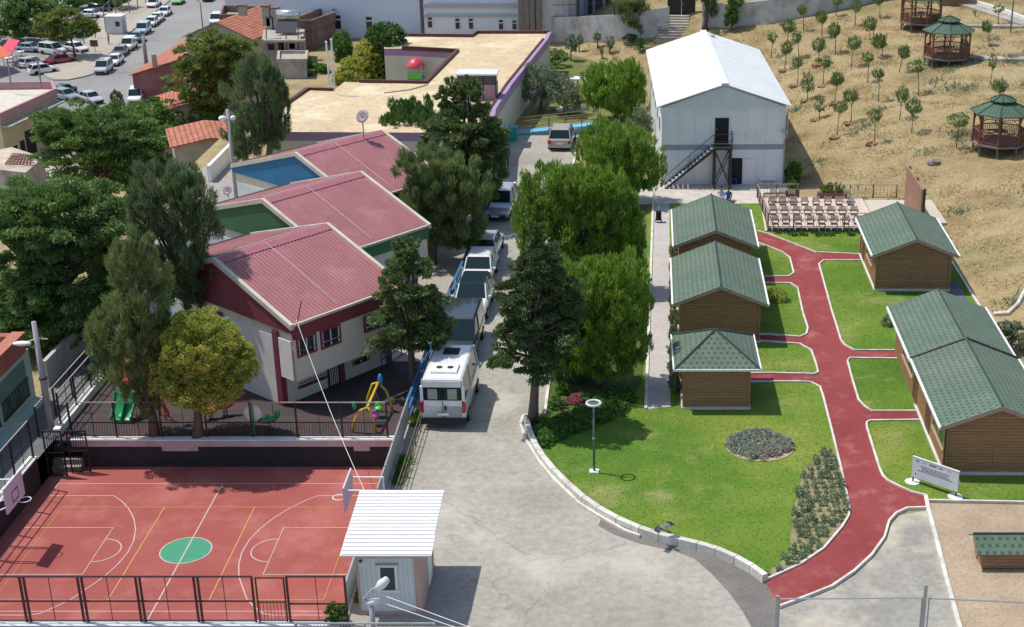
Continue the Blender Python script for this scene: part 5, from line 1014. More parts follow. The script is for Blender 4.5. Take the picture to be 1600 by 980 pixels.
# hill lamp, right
t, hh, b = pole_obj("hill_lamp", "slim dark lamp post on the hill behind the middle gazebo", 1378, 50, -30, .06, .05, plain("dark_pole", (.15, .14, .14))) if False else pole_obj("hill_lamp", "slim grey lamp post on the dry hill near the paved ramp", 1579, 50, -40, .07, .06, plain("dark_pole", (.2, .2, .2)))
MB().ell((0, 0, hh), (.25, .25, .08)).build("lamp_head", m_grey, t)
# street poles, low district
t, hh, b = pole_obj("utility_pole", "weathered concrete utility pole with crossarm at the street edge", 229, 100, 57, .3, .24, M("old_pole", (.33, .29, .24), .9), z=LOW, cat='utility pole'); MB().bx(-1.0, .5, -.12, .12, hh - .8, hh - .5).build("crossarm", m_steel, t); MB().ell((-1.1, 0, hh - .3), (.5, .25, .18)).build("lamp_head", m_grey, t)
t, hh, b = pole_obj("street_lamp", "thin dark curved street lamp beyond the orange tiled roof", 317, 45, 3, .09, .06, m_steel, z=LOW); MB().tube([(0, 0, hh), (-.6, 0, hh + .35), (-2.6, 0, hh + .6)], .06, 6).build("arm", m_steel, t); MB().ell((-2.8, 0, hh + .55), (.5, .2, .1)).build("lamp_head", m_grey, t)
fp = poly([(132, 70), (166, 52), (183, 35), (203, 22), (228, 5)], LOW); fence("parking_fence", "row of thin metal fence posts along the parking area", fp, LOW + .1, 4.2, plain("thin_metal", (.25, .25, .25)), 5.0, .5, thin=False, post=.14, rail=.05)
fence("roof_frame", "thin metal frame standing over the pink parapet roof", [tuple(G(18, 137, LOW + 6.3)), tuple(G(65, 137, LOW + 6.3))], LOW + 5.6, 3.4, plain("thin_metal", (.25, .25, .25)), 8, None, thin=False, post=.14, rail=.1)
t = thing("kiosk", "white site cabin on the pavement beside the parking fence", 'kiosk', (*G2(167, 55, LOW), LOW)); MB().bx(0, 2.6, 0, 2.4, .15, 2.9).build("wall", ribbed("kiosk_sheet", (.66, .67, .68), 'X', .3, .3), t); MB().bx(-.1, 2.7, -.1, 2.5, 2.9, 3.05).build("roof", m_white, t); MB().bx(2.61, 2.64, .6, 1.4, .3, 2.3).build("door", m_grey, t); MB().bx(1.6, 2.3, -.03, -.005, 1.4, 2.2).build("window", m_glass, t)
t = thing("signboard", "small brown board on the pavement by the tree shadow", 'sign', (*G2(149, 82, LOW), LOW)); MB().tube([(0, 0, 0), (0, 0, 1.2)], .05, 6).build("post", m_steel, t); MB().bx(-.6, .6, -.1, -.05, .9, 1.9).build("board", m_brick, t)
# ================================================================== CARS
def car(label, loc, hd, kind, col, group=None, name='parked_car', cat='car', paint=None, roofx=False, simple=False):
    K = dict(sedan=(4.45, 1.76, 1.45, .86, .13, .27, .60, .74, .92), hatch=(4.05, 1.74, 1.48, .88, .01, .12, .56, .72, .93), suv=(4.45, 1.86, 1.62, .98, .01, .12, .56, .72, 1.0), minivan=(4.4, 1.8, 1.82, 1.02, .005, .05, .62, .80, 1.05),
             van=(5.05, 2.05, 2.45, 1.25, .002, .01, .80, .92, 1.35), pvan=(5.1, 1.95, 1.95, 1.08, .002, .03, .60, .76, 1.08), pickup=(5.0, 1.8, 1.7, .95, .40, .44, .62, .74, 1.0))[kind]
    L_, W_, H_, belt, rb, rt, ft_, fb, hood = K
    key = ("paint%.2f_%.2f_%.2f" % col); mp = plain(key, col, .22, .0, .8); t = thing(name, label, cat, loc, hd, group); y = lambda f: -L_ / 2 + f * L_; hw = W_ / 2
    st = [(0, .90, .38, belt - .12), (.02, .96, .30, belt), (rb + .02, 1, .26, belt), (.5, 1, .24, belt), (fb, 1, .25, hood - .02), (.90, .97, .26, hood - .12), (.975, .90, .28, hood - .24), (1, .80, .36, hood - .38)]
    if kind == 'sedan': st[2] = (rb, 1, .26, belt + .02)
    mb = MB(); base = 0
    for f, kw, zb, zt_ in st:
        w_ = hw * kw; zm = zb + (zt_ - zb) * .45
        mb.v += [(-w_ * .92, y(f), zb), (-w_, y(f), zm), (-w_ * .985, y(f), zt_ - .1), (-w_ * .88, y(f), zt_), (w_ * .88, y(f), zt_), (w_ * .985, y(f), zt_ - .1), (w_, y(f), zm), (w_ * .92, y(f), zb)]
    for i in range(len(st) - 1):
        for k in range(8): k2 = (k + 1) % 8; mb.f.append((i * 8 + k, i * 8 + k2, (i + 1) * 8 + k2, (i + 1) * 8 + k))
    mb.f.append(tuple(range(8))); mb.f.append(tuple(range((len(st) - 1) * 8, len(st) * 8)))
    body = mb.build("body", mp, t)
    bz, rz_ = belt - .03, H_ - .05; wb, wt = hw * .87, hw * (.74 if kind not in ('van', 'pvan') else .84)
    if kind in ('van', 'pvan', 'minivan'): wb = hw * .93; wt = hw * .86
    gv = [(-wb, y(rb + .01), bz), (wb, y(rb + .01), bz), (wb, y(fb), bz), (-wb, y(fb), bz), (-wt, y(rt), rz_), (wt, y(rt), rz_), (wt, y(ft_), rz_), (-wt, y(ft_), rz_)]
    MB().hexa(gv).build("windows", m_carglass, t)
    rf = MB(); a, b_ = y(rt) - .02, y(ft_) + .02; rf.hexa([(-wt - .02, a, rz_ - .02), (wt + .02, a, rz_ - .02), (wt + .02, b_, rz_ - .02), (-wt - .02, b_, rz_ - .02), (-wt * .9, a + .08, H_), (wt * .9, a + .08, H_), (wt * .9, b_ - .15, H_), (-wt * .9, b_ - .15, H_)]); roof = rf.build("roof", m_carglass if roofx else mp, t)
    pl_ = MB(); e = .012
    for s_ in (-1, 1):
        for (fa, fz) in ((rb + .01, rt), (fb, ft_)): pl_.bar((s_ * (wb + e), y(fa), bz), (s_ * (wt + e), y(fz), rz_), .07)
        mid = (rb + fb) / 2 - .02; pl_.bar((s_ * (wb + e), y(mid), bz), (s_ * (wt + e), y((rt + ft_) / 2), rz_), .06)
    pl_.each("pillar", mp, t)
    if kind in ('van', 'pvan', 'minivan'):
        for s_ in (-1, 1):
            e2 = .02
            q = MB(); y0_, y1_ = y(rb + .01), y(.36 if kind == 'minivan' else .42); q.hexa([(s_ * (wb + e2), y0_, bz), (s_ * (wb + e2 + .02), y0_, bz), (s_ * (wb + e2 + .02), y1_, bz), (s_ * (wb + e2), y1_, bz), (s_ * (wt + e2), y(rt) if rt < .1 else y0_, rz_), (s_ * (wt + e2 + .02), y(rt), rz_), (s_ * (wt + e2 + .02), y1_, rz_), (s_ * (wt + e2), y1_, rz_)]) if (kind == 'pvan' or paint == 'panel') else None
            if q.v: q.build("side_panel", mp, t)
    wr = .31 if kind not in ('van', 'pvan') else .35
    for fy in (.19, .81):
        for s_ in (-1, 1):
            w2 = MB().tube([(s_ * (hw - .2), y(fy), wr), (s_ * (hw + .015), y(fy), wr)], wr, 16).build("wheel", m_tyre, t)
            if not simple: MB().tube([(s_ * (hw + .016), y(fy), wr), (s_ * (hw + .026), y(fy), wr)], wr * .62, 12).build("rim", m_rim, w2)
    for s_ in (-1, 1):
        MB().box((s_ * hw * .66, y(.982), hood - .36), (hw * .42, .14, .16)).build("headlight", m_hl, t)
        MB().box((s_ * hw * (.80 if kind != 'van' else .9), y(.008), belt - .25), (hw * (.26 if kind != 'van' else .12), .1, .26 if kind not in ('van', 'pvan', 'minivan') else .4)).build("taillight", m_tl, t)
        MB().ell((s_ * (hw + .08), y(fb - .05), belt + .04), (.11, .07, .08), 8, 6).build("mirror", mp, t)
    MB().box((0, y(.992), .42), (W_ * .72, .12, .18)).build("grille", m_tyre, t); MB().box((0, y(.004) - (.06 if kind == 'van' else 0), .42), (W_ * (.84 if kind != 'van' else .98), .16, .2 if kind != 'van' else .28)).build("rear_bumper", m_tyre if kind == 'van' else mp, t)
    if not simple:
        MB().box((0, y(1.004), .44), (.5, .03, .12)).build("front_plate", m_white, t); MB().box((0, y(-.012), .62 if kind != 'van' else .75), (.52, .03, .12)).build("rear_plate", m_white, t)
    return t, y, hw, H_
m_carglass = plain("car_glass", (.014, .03, .036), .08); m_carglass.node_tree.nodes["Principled BSDF"].inputs["Specular IOR Level"].default_value = .22; m_tyre = plain("tyre", (.02, .02, .02), .8); m_rim = plain("rim", (.4, .4, .42), .35, .6); m_hl = plain("headlight_glass", (.65, .68, .7), .15); m_tl = plain("taillight_red", (.45, .02, .02), .2)
WH = (.76, .76, .75); SIL = (.45, .46, .47); DK = (.035, .04, .045)
ROWD = math.atan2(-(G(656, 655, 0).x - G(740, 395, 0).x), (G(656, 655, 0).y - G(740, 395, 0).y))   # heading away from the camera along the row
def ac(px, py, L2, away=True, hd=None, z=None):   # centre of a car from the ground point under its near end
    p = G(px, py, z); hd_ = 0.03 if hd is None else hd; s = 1 if away else 1; return Vector((p.x - math.sin(hd_) * L2, p.y + math.cos(hd_) * L2, p.z))
DG = 'cars parked along the blue fence'
hd = -.03
c = ac(694, 670, 2.5, hd=hd); t, y, hw, H_ = car("white high roofed passenger van with curtained rear windows, nearest in the row", c, hd, 'van', WH, DG, cat='van', name='parked_van')
MB().box((0, y(.20), H_ + .05), (1.25, .95, .12), 0, (.94, .92)).build("roof_unit", m_white, t); f_ = MB()
for s_ in (-1, 1): f_.tube([(s_ * .25 - .0, y(.21), H_ + .11), (s_ * .25, y(.21), H_ + .13)], .14, 14)
f_.build("fan", m_tyre, t); MB().box((0, y(.62), H_ + .02), (.72, .7, .05)).build("roof_hatch", m_tyre, t); MB().box((0, y(0) - .012, 1.12), (.02, .03, 1.5)).build("door_seam", m_tyre, t)
MB().box((.12, y(0) - .04, 1.05), (.1, .04, .2)).build("door_handle", m_tyre, t)
for s_ in (-1, 1): MB().box((s_ * .44, y(0) + .0, 1.72), (.72, .03, .62)).build("rear_window", m_carglass, t); MB().box((s_ * .44, y(0) - .02, 1.72), (.42, .01, .5)).build("curtain", plain("curtain", (.33, .35, .28), .8), t)
MB().box((0, y(.004), 2.2), (1.7, .06, .3)).build("rear_header", m_white, t)
for s_ in (-1, 1): MB().box((s_ * .93, y(.003), 1.75), (.13, .1, .7)).build("rear_pillar", m_white, t)
MB().box((0, y(0) + .03, .98), (1.72, .06, .85)).build("rear_door", m_white, t)
for s_ in (-1, 1): MB().box((s_ * .96, y(0) - .01, 1.1), (.12, .1, .42)).build("rear_lamp", m_tl, t)
c = ac(712, 578, 2.5, hd=hd); t, *_ = car("dark grey people carrier van facing the camera behind the white van", (c.x - .1, c.y, 0), hd + math.pi, 'pvan', (.022, .025, .028), DG, cat='van', name='parked_van')
c = ac(735, 506, 2.2, hd=hd); car("white car with a black glass roof just behind the dark van", (c.x - .1, c.y, 0), hd + math.pi, 'suv', WH, DG, roofx=True)
c = ac(745, 457, 2.2, hd=hd); car("plain white hatchback facing the camera, third behind the dark van", (c.x - .1, c.y, 0), hd + math.pi, 'hatch', WH, DG)
c = ac(757, 414, 2.0, hd=hd); car("silver hatchback seen from behind, half under the dark conifer", (c.x - .1, c.y, 0), hd, 'hatch', SIL, DG)
c = ac(774, 348, 2.2, hd=-.08); car("silver car facing the camera in tree shade near the middle of the drive", (c.x, c.y, 0), math.pi - .08, 'suv', (.3, .31, .32), DG)
c = ac(873, 237, 2.2, hd=-.08); car("champagne coloured car seen from behind at the top of the drive", (c.x, c.y, 0), -.05, 'suv', (.42, .38, .35))
# low district cars
S0, S1 = G(150, 121, LOW), G(252, 36, LOW); rowh = math.atan2(-(S0.x - S1.x), S0.y - S1.y) ; RG = 'cars parked along the paved island'
for px, py, kd, col, lb in ((157, 118, 'minivan', SIL, "silver tall van nearest in the street row"), (175, 105, 'sedan', WH, "white sedan second in the street row"), (184, 91, 'sedan', (.12, .12, .12), "dark grey car third in the street row"), (197, 81, 'minivan', WH, "white panel van in the middle of the street row"),
        (209, 69, 'hatch', (.05, .10, .17), "dark blue car between two vans in the street row"), (220, 56, 'minivan', (.4, .5, .55), "pale blue silver van in the street row"), (233, 44, 'hatch', WH, "white hatchback behind the pale blue van in the street row"), (242, 37, 'sedan', WH, "white sedan sixth from the near end of the street row"), (254, 27, 'sedan', WH, "white sedan at the far end of the street row")):
    p = G(px, py, LOW); q = Vector((-math.sin(rowh), math.cos(rowh), 0)); c = p - q * 2.1; car(lb, (c.x, c.y, LOW + .02), rowh, kd, col, RG, simple=True)
for px, py, kd, col, hd_, lb in ((136, 164, 'sedan', SIL, rowh + .75 - math.pi * 0, "silver sedan driving across the street junction"), (95, 152, 'hatch', DK, rowh + math.pi * .9, "black car beside the pink parapet corner"), (237, 13, 'pickup', WH, rowh, "white pickup behind the parking fence"), (275, 8, 'hatch', (.22, .5, .16), rowh, "light green hatchback at the top of the street"), (323, 3, 'sedan', DK, rowh, "black car at the top edge of the street"),
        (335, 40, 'minivan', WH, rowh, "white van just left of the orange tiled roof"), (208, 163, 'minivan', WH, rowh + .1, "white van half hidden by the faded red house"), (62, 118, 'hatch', WH, rowh + 2.2, "white hatchback nearest the paved island seen from behind"), (46, 107, 'hatch', (.7, .71, .72), rowh + 2.5, "white hatchback seen from behind beside the cafe tables"), (90, 102, 'sedan', (.28, .03, .05), rowh + 2.3, "dark red car between white cars"),
        (78, 88, 'minivan', WH, rowh + 1.0, "white van under the big roadside tree"), (115, 84, 'hatch', WH, rowh + .9, "white car behind the roadside tree trunk"), (42, 84, 'sedan', (.3, .38, .45), rowh + 1.3, "blue grey car beside the cafe awning"), (57, 60, 'sedan', DK, rowh + 1.3, "black car in deep tree shade"), (140, 30, 'sedan', WH, rowh + 1.4, "white car in the parking area"), (152, 21, 'hatch', (.05, .07, .09), rowh + 1.4, "dark blue car behind the white one in the parking area"),
        (165, 14, 'hatch', (.04, .07, .09), rowh + 1.4, "dark car under the trees at the back of the parking area"), (58, 230, 'hatch', (.55, .60, .66), rowh + .3, "pale blue car in the alley by the yellow walled house"), (98, 160, 'hatch', (.25, .3, .27), rowh + .9, "grey green car half hidden by the pink parapet corner")):
    p = G(px, py, LOW); car(lb, (p.x, p.y + 1.5, LOW + .02), hd_, kd, col, None, simple=True, name='moving_car' if 'driving' in lb else 'parked_car')
# ================================================================== PEOPLE, BIRD
def zmat(name, stops):
    m, nt, b = newmat(name); tc = N(nt, "ShaderNodeTexCoord").outputs["Object"]; sep = N(nt, "ShaderNodeSeparateXYZ"); nt.links.new(tc, sep.inputs[0])
    nt.links.new(ramp(nt, math_(nt, 'DIVIDE', sep.outputs['Z'], 2.0), stops, 'CONSTANT'), b.inputs["Base Color"]); b.inputs["Roughness"].default_value = .85; return m
SKIN = (.42, .25, .17)
def person(label, loc, rz, legs, top, hair=(.03, .02, .02), sit=False, arm='down', hgt=1.75):
    k = hgt / 1.75; ep = []
    if not sit: J = dict(pel=(0, 0, .95), wst=(0, 0, 1.12), ch=(0, .01, 1.36), nk=(0, 0, 1.48), hd=(0, .02, 1.60), hd2=(0, .02, 1.70), hL=(-.1, 0, .9), kL=(-.11, .04, .5), aL=(-.12, -.02, .09), tL=(-.13, .14, .04), hR=(.1, 0, .9), kR=(.11, .06, .5), aR=(.13, .05, .09), tR=(.14, .2, .04),
        sL=(-.18, 0, 1.42), eL=(-.25, -.02, 1.14), wL=(-.25, .08, .90), fL=(-.25, .11, .80), sR=(.18, 0, 1.42), eR=(.25, -.02, 1.14), wR=(.24, .1, .91), fR=(.24, .13, .81)); drop = 0
    else: J = dict(pel=(0, 0, .5), wst=(0, 0, .68), ch=(0, .04, .92), nk=(0, .05, 1.04), hd=(0, .08, 1.16), hd2=(0, .08, 1.26), hL=(-.1, .04, .48), kL=(-.12, .45, .5), aL=(-.12, .46, .09), tL=(-.12, .6, .04), hR=(.1, .04, .48), kR=(.12, .45, .5), aR=(.12, .46, .09), tR=(.12, .6, .04),
        sL=(-.18, .04, .98), eL=(-.24, .1, .72), wL=(-.16, .34, .62), fL=(-.13, .42, .6), sR=(.18, .04, .98), eR=(.24, .1, .72), wR=(.16, .34, .62), fR=(.13, .42, .6)); drop = 0
    names = list(J); rad = dict(pel=(.15, .11), wst=(.135, .1), ch=(.16, .11), nk=(.055, .055), hd=(.08, .095), hd2=(.075, .085), hL=(.085, .09), hR=(.085, .09), kL=(.06, .06), kR=(.06, .06), aL=(.042, .045), aR=(.042, .045), tL=(.04, .03), tR=(.04, .03), sL=(.055, .055), sR=(.055, .055), eL=(.042, .042), eR=(.042, .042), wL=(.028, .03), wR=(.028, .03), fL=(.035, .02), fR=(.035, .02))
    E = [('pel', 'wst'), ('wst', 'ch'), ('ch', 'nk'), ('nk', 'hd'), ('hd', 'hd2'), ('pel', 'hL'), ('hL', 'kL'), ('kL', 'aL'), ('aL', 'tL'), ('pel', 'hR'), ('hR', 'kR'), ('kR', 'aR'), ('aR', 'tR'), ('ch', 'sL'), ('sL', 'eL'), ('eL', 'wL'), ('wL', 'fL'), ('ch', 'sR'), ('sR', 'eR'), ('eR', 'wR'), ('wR', 'fR')]
    me = bpy.data.meshes.new("person"); me.from_pydata([tuple(c * k for c in J[n]) for n in names], [(names.index(a), names.index(b)) for a, b in E], []); o = bpy.data.objects.new("person", me); C.objects.link(o)
    sk = o.modifiers.new("skin", 'SKIN'); me.skin_vertices or None
    if not me.skin_vertices: me.attributes
    for i, n in enumerate(names): v = me.skin_vertices[0].data[i]; v.radius = tuple(r * k for r in rad[n]); v.use_root = (n == 'pel')
    sb = o.modifiers.new("sub", 'SUBSURF'); sb.levels = 1; sb.render_levels = 1
    dg = bpy.context.evaluated_depsgraph_get(); m2 = bpy.data.meshes.new_from_object(o.evaluated_get(dg)); o.modifiers.clear(); o.data = m2
    s_ = (.5 / 2) if sit else 0
    st = [(0, (.03, .03, .03)), (.035, legs), (.46 if not sit else .27, top), (.735 if not sit else .52, SKIN)]
    m2.materials.clear(); m2.materials.append(zmat("clothes_" + label[:12], [(a * k, c) for a, c in st])); m2.shade_smooth(); o.location = loc; o.rotation_euler = (0, 0, rz)
    hx = J['hd2']; MB().ell((hx[0] * k, (hx[1] - .02) * k, (hx[2] + .015) * k), (.088 * k, .1 * k, .085 * k)).build("hair", plain("hair%.2f" % hair[0], hair, .8), o, True)
    MB().ell((0, (hx[1] + .095) * k, (hx[2] - .07) * k), (.014, .02, .022), 6, 5).build("nose", plain("skin", SKIN), o, True)
    for s2 in (-1, 1):
        MB().ell((s2 * .035 * k, (hx[1] + .082) * k, (hx[2] - .045) * k), (.01, .006, .007), 6, 5).build("eye", m_tyre, o, True)
        w_ = J['fL'] if s2 < 0 else J['fR']; fg = MB()
        for q in range(4): fg.tube([tuple(c * k for c in (w_[0] + (q - 1.5) * .018, w_[1], w_[2] + .01)), tuple(c * k for c in (w_[0] + (q - 1.5) * .02, w_[1] + .03, w_[2] - .05 + .006 * abs(q - 1.4)))], [.009, .006], 5)
        fg.tube([(w_[0] * k - s2 * .03, w_[1] * k + .01, w_[2] * k + .03), (w_[0] * k - s2 * .05, w_[1] * k + .04, w_[2] * k - .01)], [.01, .007], 5); fg.build("fingers", plain("skin", SKIN), o, True)
    return tag(o, label, 'person')
p = G(792, 262, 0); person("person in dark clothes standing at the left edge of the drive", (p.x, p.y, 0), .4, (.03, .03, .035), (.03, .035, .05))
p = G(1127, 322, 0); person("person in a pale blue top seated left behind the farthest cabin", (p.x, p.y, LZ), 2.6, (.05, .06, .1), (.45, .5, .65), sit=True); person("person in a dark blue top seated right behind the farthest cabin", (p.x + .45, p.y - .25, LZ), 2.9, (.04, .05, .1), (.08, .12, .35), sit=True)
t = thing("bench", "low bench under the two seated people behind the farthest cabin", 'bench', (p.x + .2, p.y + .02, LZ), -.45); MB().bx(-.8, .8, -.2, .2, .34, .4).build("seat", m_wood2, t); [MB().bx(k - .04, k + .04, -.18, .18, 0, .34).build("leg", m_wood2, t) for k in (-.65, .65)]
p = G(171, 71, LOW); person("person in brown clothes walking on the paved island", (p.x, p.y, LOW + .16), 2.4, (.08, .05, .04), (.25, .2, .18))
# crow in flight
p = G(1036, 826, .75); t = thing("crow", "grey and black crow flying low over the white kerb", 'bird', p, .75); mk = plain("crow_black", (.012, .012, .016), .5); mg = plain("crow_grey", (.20, .18, .17), .8)
MB().tube([(0, -.2, 0), (0, -.12, .01), (0, .02, .02), (0, .14, .03), (0, .2, .03)], [.02, .06, .075, .05, .02], 10).build("body", mg, t, True)
MB().ell((0, .22, .035), (.035, .05, .034), 8, 6).build("head", mk, t, True); MB().tube([(0, .26, .03), (0, .32, .022)], [.014, .003], 6).build("beak", mk, t)
MB().hexa([(-.02, -.16, -.01), (.02, -.16, -.01), (.07, -.42, -.01), (-.07, -.42, -.01), (-.02, -.16, .01), (.02, -.16, .01), (.07, -.42, .005), (-.07, -.42, .005)]).build("tail", mk, t)
for s_ in (-1, 1):
    W2 = [(.04, .1, .02), (.04, -.1, .02), (.24, .14, .16), (.26, -.16, .13), (.47, .02, .1), (.44, -.24, .07)]; vs = [(s_ * a, b, c) for a, b, c in W2]; vs += [(a, b, c - .012) for a, b, c in vs]
    MB().add(vs, [(0, 1, 3, 2), (2, 3, 5, 4), (6, 8, 9, 7), (8, 10, 11, 9), (0, 2, 8, 6), (2, 4, 10, 8), (1, 7, 9, 3), (3, 9, 11, 5), (4, 5, 11, 10), (0, 6, 7, 1)]).build("wing", mk, t)
# ================================================================== TERRACE
m_deck = planks("deck", (.66, .52, .42), .12, 'X', .4, .15); m_rl = plain("rail_brown", (.17, .085, .06), .6); TZ = .3
t = thing("terrace", "raised wooden deck terrace filled with folding chairs", 'terrace', (8.9, 86.6, 0)); MB().bx(0, 6.9, 0, 6.6, .0, TZ).build("deck", m_deck, t); MB().bx(6.92, 11.4, .6, 5.6, 0, TZ + .12).build("stage", M("stage", (.52, .46, .38), .8, .08), t)
MB().bx(-.03, 6.9, -.06, -.005, 0, TZ - .02).build("front_board", m_alley, t)
fence("terrace_railing", "brown railing along the near side of the terrace", [(8.9, 86.65), (15.3, 86.65)], TZ, .95, m_rl, 1.6, None, bars=(.08, .9), barstep=.24, thin=False, top_mat=m_rail)
fence("terrace_railing", "brown railing along the left side of the terrace", [(8.9, 86.75), (8.75, 93.1)], TZ, .95, m_rl, 1.6, None, bars=(.08, .9), barstep=.24, thin=False, top_mat=m_rail)
fence("terrace_railing", "short brown railing at the far left of the terrace", [(8.8, 93.15), (11.3, 93.15)], TZ, .95, m_rl, 1.3, None, bars=(.08, .9), barstep=.24, thin=False, top_mat=m_rail)
fence("terrace_railing", "long brown railing at the back of the stage", [(13.4, 93.0), (18.1, 93.0)], TZ, .95, m_rl, 1.5, None, bars=(.08, .9), barstep=.24, thin=False, top_mat=m_rail)
for px, py, lb in ((1238, 306, "left wooden planter with tall green plants behind the terrace"), (1300, 309, "low wooden planter behind the railing of the terrace")):
    p = G(px, py, TZ); t = thing("planter", lb, 'planter', (p.x, p.y, 0)); MB().box((0, 0, .35), (.9 if px < 1250 else 2.0, .4, .7)).build("box", m_rl, t); V, Q = foliage([(0, 0, .95, .35 if px < 1250 else .9, .2, .35)], 700, .12, 'pine', 5); bigmesh("plant", V, Q, leafmat("planter_leaf" + lb[:2], (.08, .16, .03), (.2, .3, .06)), t)
m_cw = plain("chair_wood", (.58, .47, .37), .6); m_cs = plain("chair_dark", (.03, .025, .025), .7)
def make_chair():
    t = thing("folding_chair", "", 'chair', (0, 0, 0), 0, 'folding chairs in rows on the terrace')
    MB().bx(-.24, .24, -.24, .2, .40, .44).build("seat", m_cs, t); b = MB()
    for k in range(4): b.bx(-.24, .24, .2 + .02 * k, .22 + .02 * k, .58 + .1 * k, .66 + .1 * k)
    b.bx(-.26, -.22, .19, .3, .44, .98); b.bx(.22, .26, .19, .3, .44, .98); b.build("backrest", m_cw, t)
    for sx_ in (-1, 1):
        MB().bar((sx_ * .24, -.25, 0), (sx_ * .24, .22, .44), .05).build("leg", m_cw, t); MB().bar((sx_ * .24, .28, 0), (sx_ * .24, -.2, .44), .05).build("leg", m_cw, t); MB().bx(sx_ * .27 - .03, sx_ * .27 + .03, -.25, .25, .62, .65).build("armrest", m_cs, t)
    return t
ch0 = make_chair(); rows = [("front row", 358, [1211, 1228, 1247, 1266, 1284, 1303, 1321, 1339]), ("second row", 343, [1208, 1226, 1244, 1262, 1280, 1298, 1316, 1334]), ("third row", 328, [1206, 1223, 1240, 1257, 1275, 1293, 1311, 1329]), ("back row", 316, [1208, 1222, 1237, 1324])]; first = True
for rn, py, xs_ in rows:
    for i, px in enumerate(xs_):
        p = G(px, py, TZ); lb = "dark seated folding chair, %s from the left in the %s of the terrace" % (ORD[i], rn); rzz = random.uniform(-.08, .08)
        if first: ch0.location = (p.x, p.y, TZ); ch0.scale = (.86,) * 3; ch0["label"] = lb; first = False
        else: dup(ch0, (p.x, p.y, TZ), rzz, lb)
t = thing("wooden_screen", "tall brown wooden screen standing beside the stage", 'screen', (18.35, 85.9, 0)); MB().bx(-.06, .06, 0, 5.3, .15, 3.0).build("panel", M("screen_brown", (.30, .16, .105), .7, .15, 1), t)
for yy in (.1, 2.6, 5.2): MB().bx(.06, .2, yy - .07, yy + .07, 0, 3.02).build("post", m_steel, t)
# notice board
a = G(1425.5, 753, LZ); b = G(1492.5, 776.5, LZ); t = thing("notice_board", "white notice board on two posts beside the red path", 'sign', a); d = (b - a); ang = math.atan2(d.y, d.x); t.rotation_euler[2] = ang; Ld = d.length; zt_ = topz(a, 714) - LZ; zb_ = topz(a, 744.5) - LZ
MB().bx(-.05, Ld + .08, -.02, .02, zb_, zt_).build("board", plain("board_white", (.62, .64, .68), .5), t); MB().bx(-.07, Ld + .1, -.03, .03, zt_, zt_ + .04).build("board_edge", m_white, t)
for k in (.0, Ld): MB().bx(k - .03, k + .03, .021, .06, 0, zt_).build("post", m_steel, t); MB().tube([(k + .0, 0, -.02), (k, 0, .02)], .32, 9).build("footing", m_white, t)
ink = plain("ink", (.06, .06, .07)); rr = random.Random(2); Hh = zt_ - zb_
for li, (x0_, x1_, zf) in enumerate(((.17, .86, .66), (.21, .80, .57), (.19, .84, .49), (.10, .92, .41))):
    ln = MB(); x = x0_ * Ld
    while x < x1_ * Ld: w_ = rr.uniform(.03, .14); ln.bx(x, min(x + w_, x1_ * Ld), -.0235, -.0205, zb_ + Hh * zf - .016, zb_ + Hh * zf + .016); x += w_ + .025
    ln.build("text_line", ink, t)
for x_, w_, c_ in ((.05, .08, (.25, .2, .35)), (.21, .09, (.35, .5, .6)), (.36, .18, (.1, .1, .12)), (.58, .1, (.25, .42, .45)), (.78, .1, (.5, .5, .52))):
    lg = MB(); n = 5
    for i in range(n): lg.bx((x_ + w_ * i / n) * Ld, (x_ + w_ * (i + .75) / n) * Ld, -.0235, -.0205, zb_ + Hh * (.84 - .03 * (i % 2)), zb_ + Hh * .91)
    lg.build("logo", plain("logo%.2f" % c_[0], c_), t)
MB().bx(.06 * Ld, .075 * Ld, -.0235, -.0205, zb_ + Hh * .12, zb_ + Hh * .27).build("mark", ink, t)
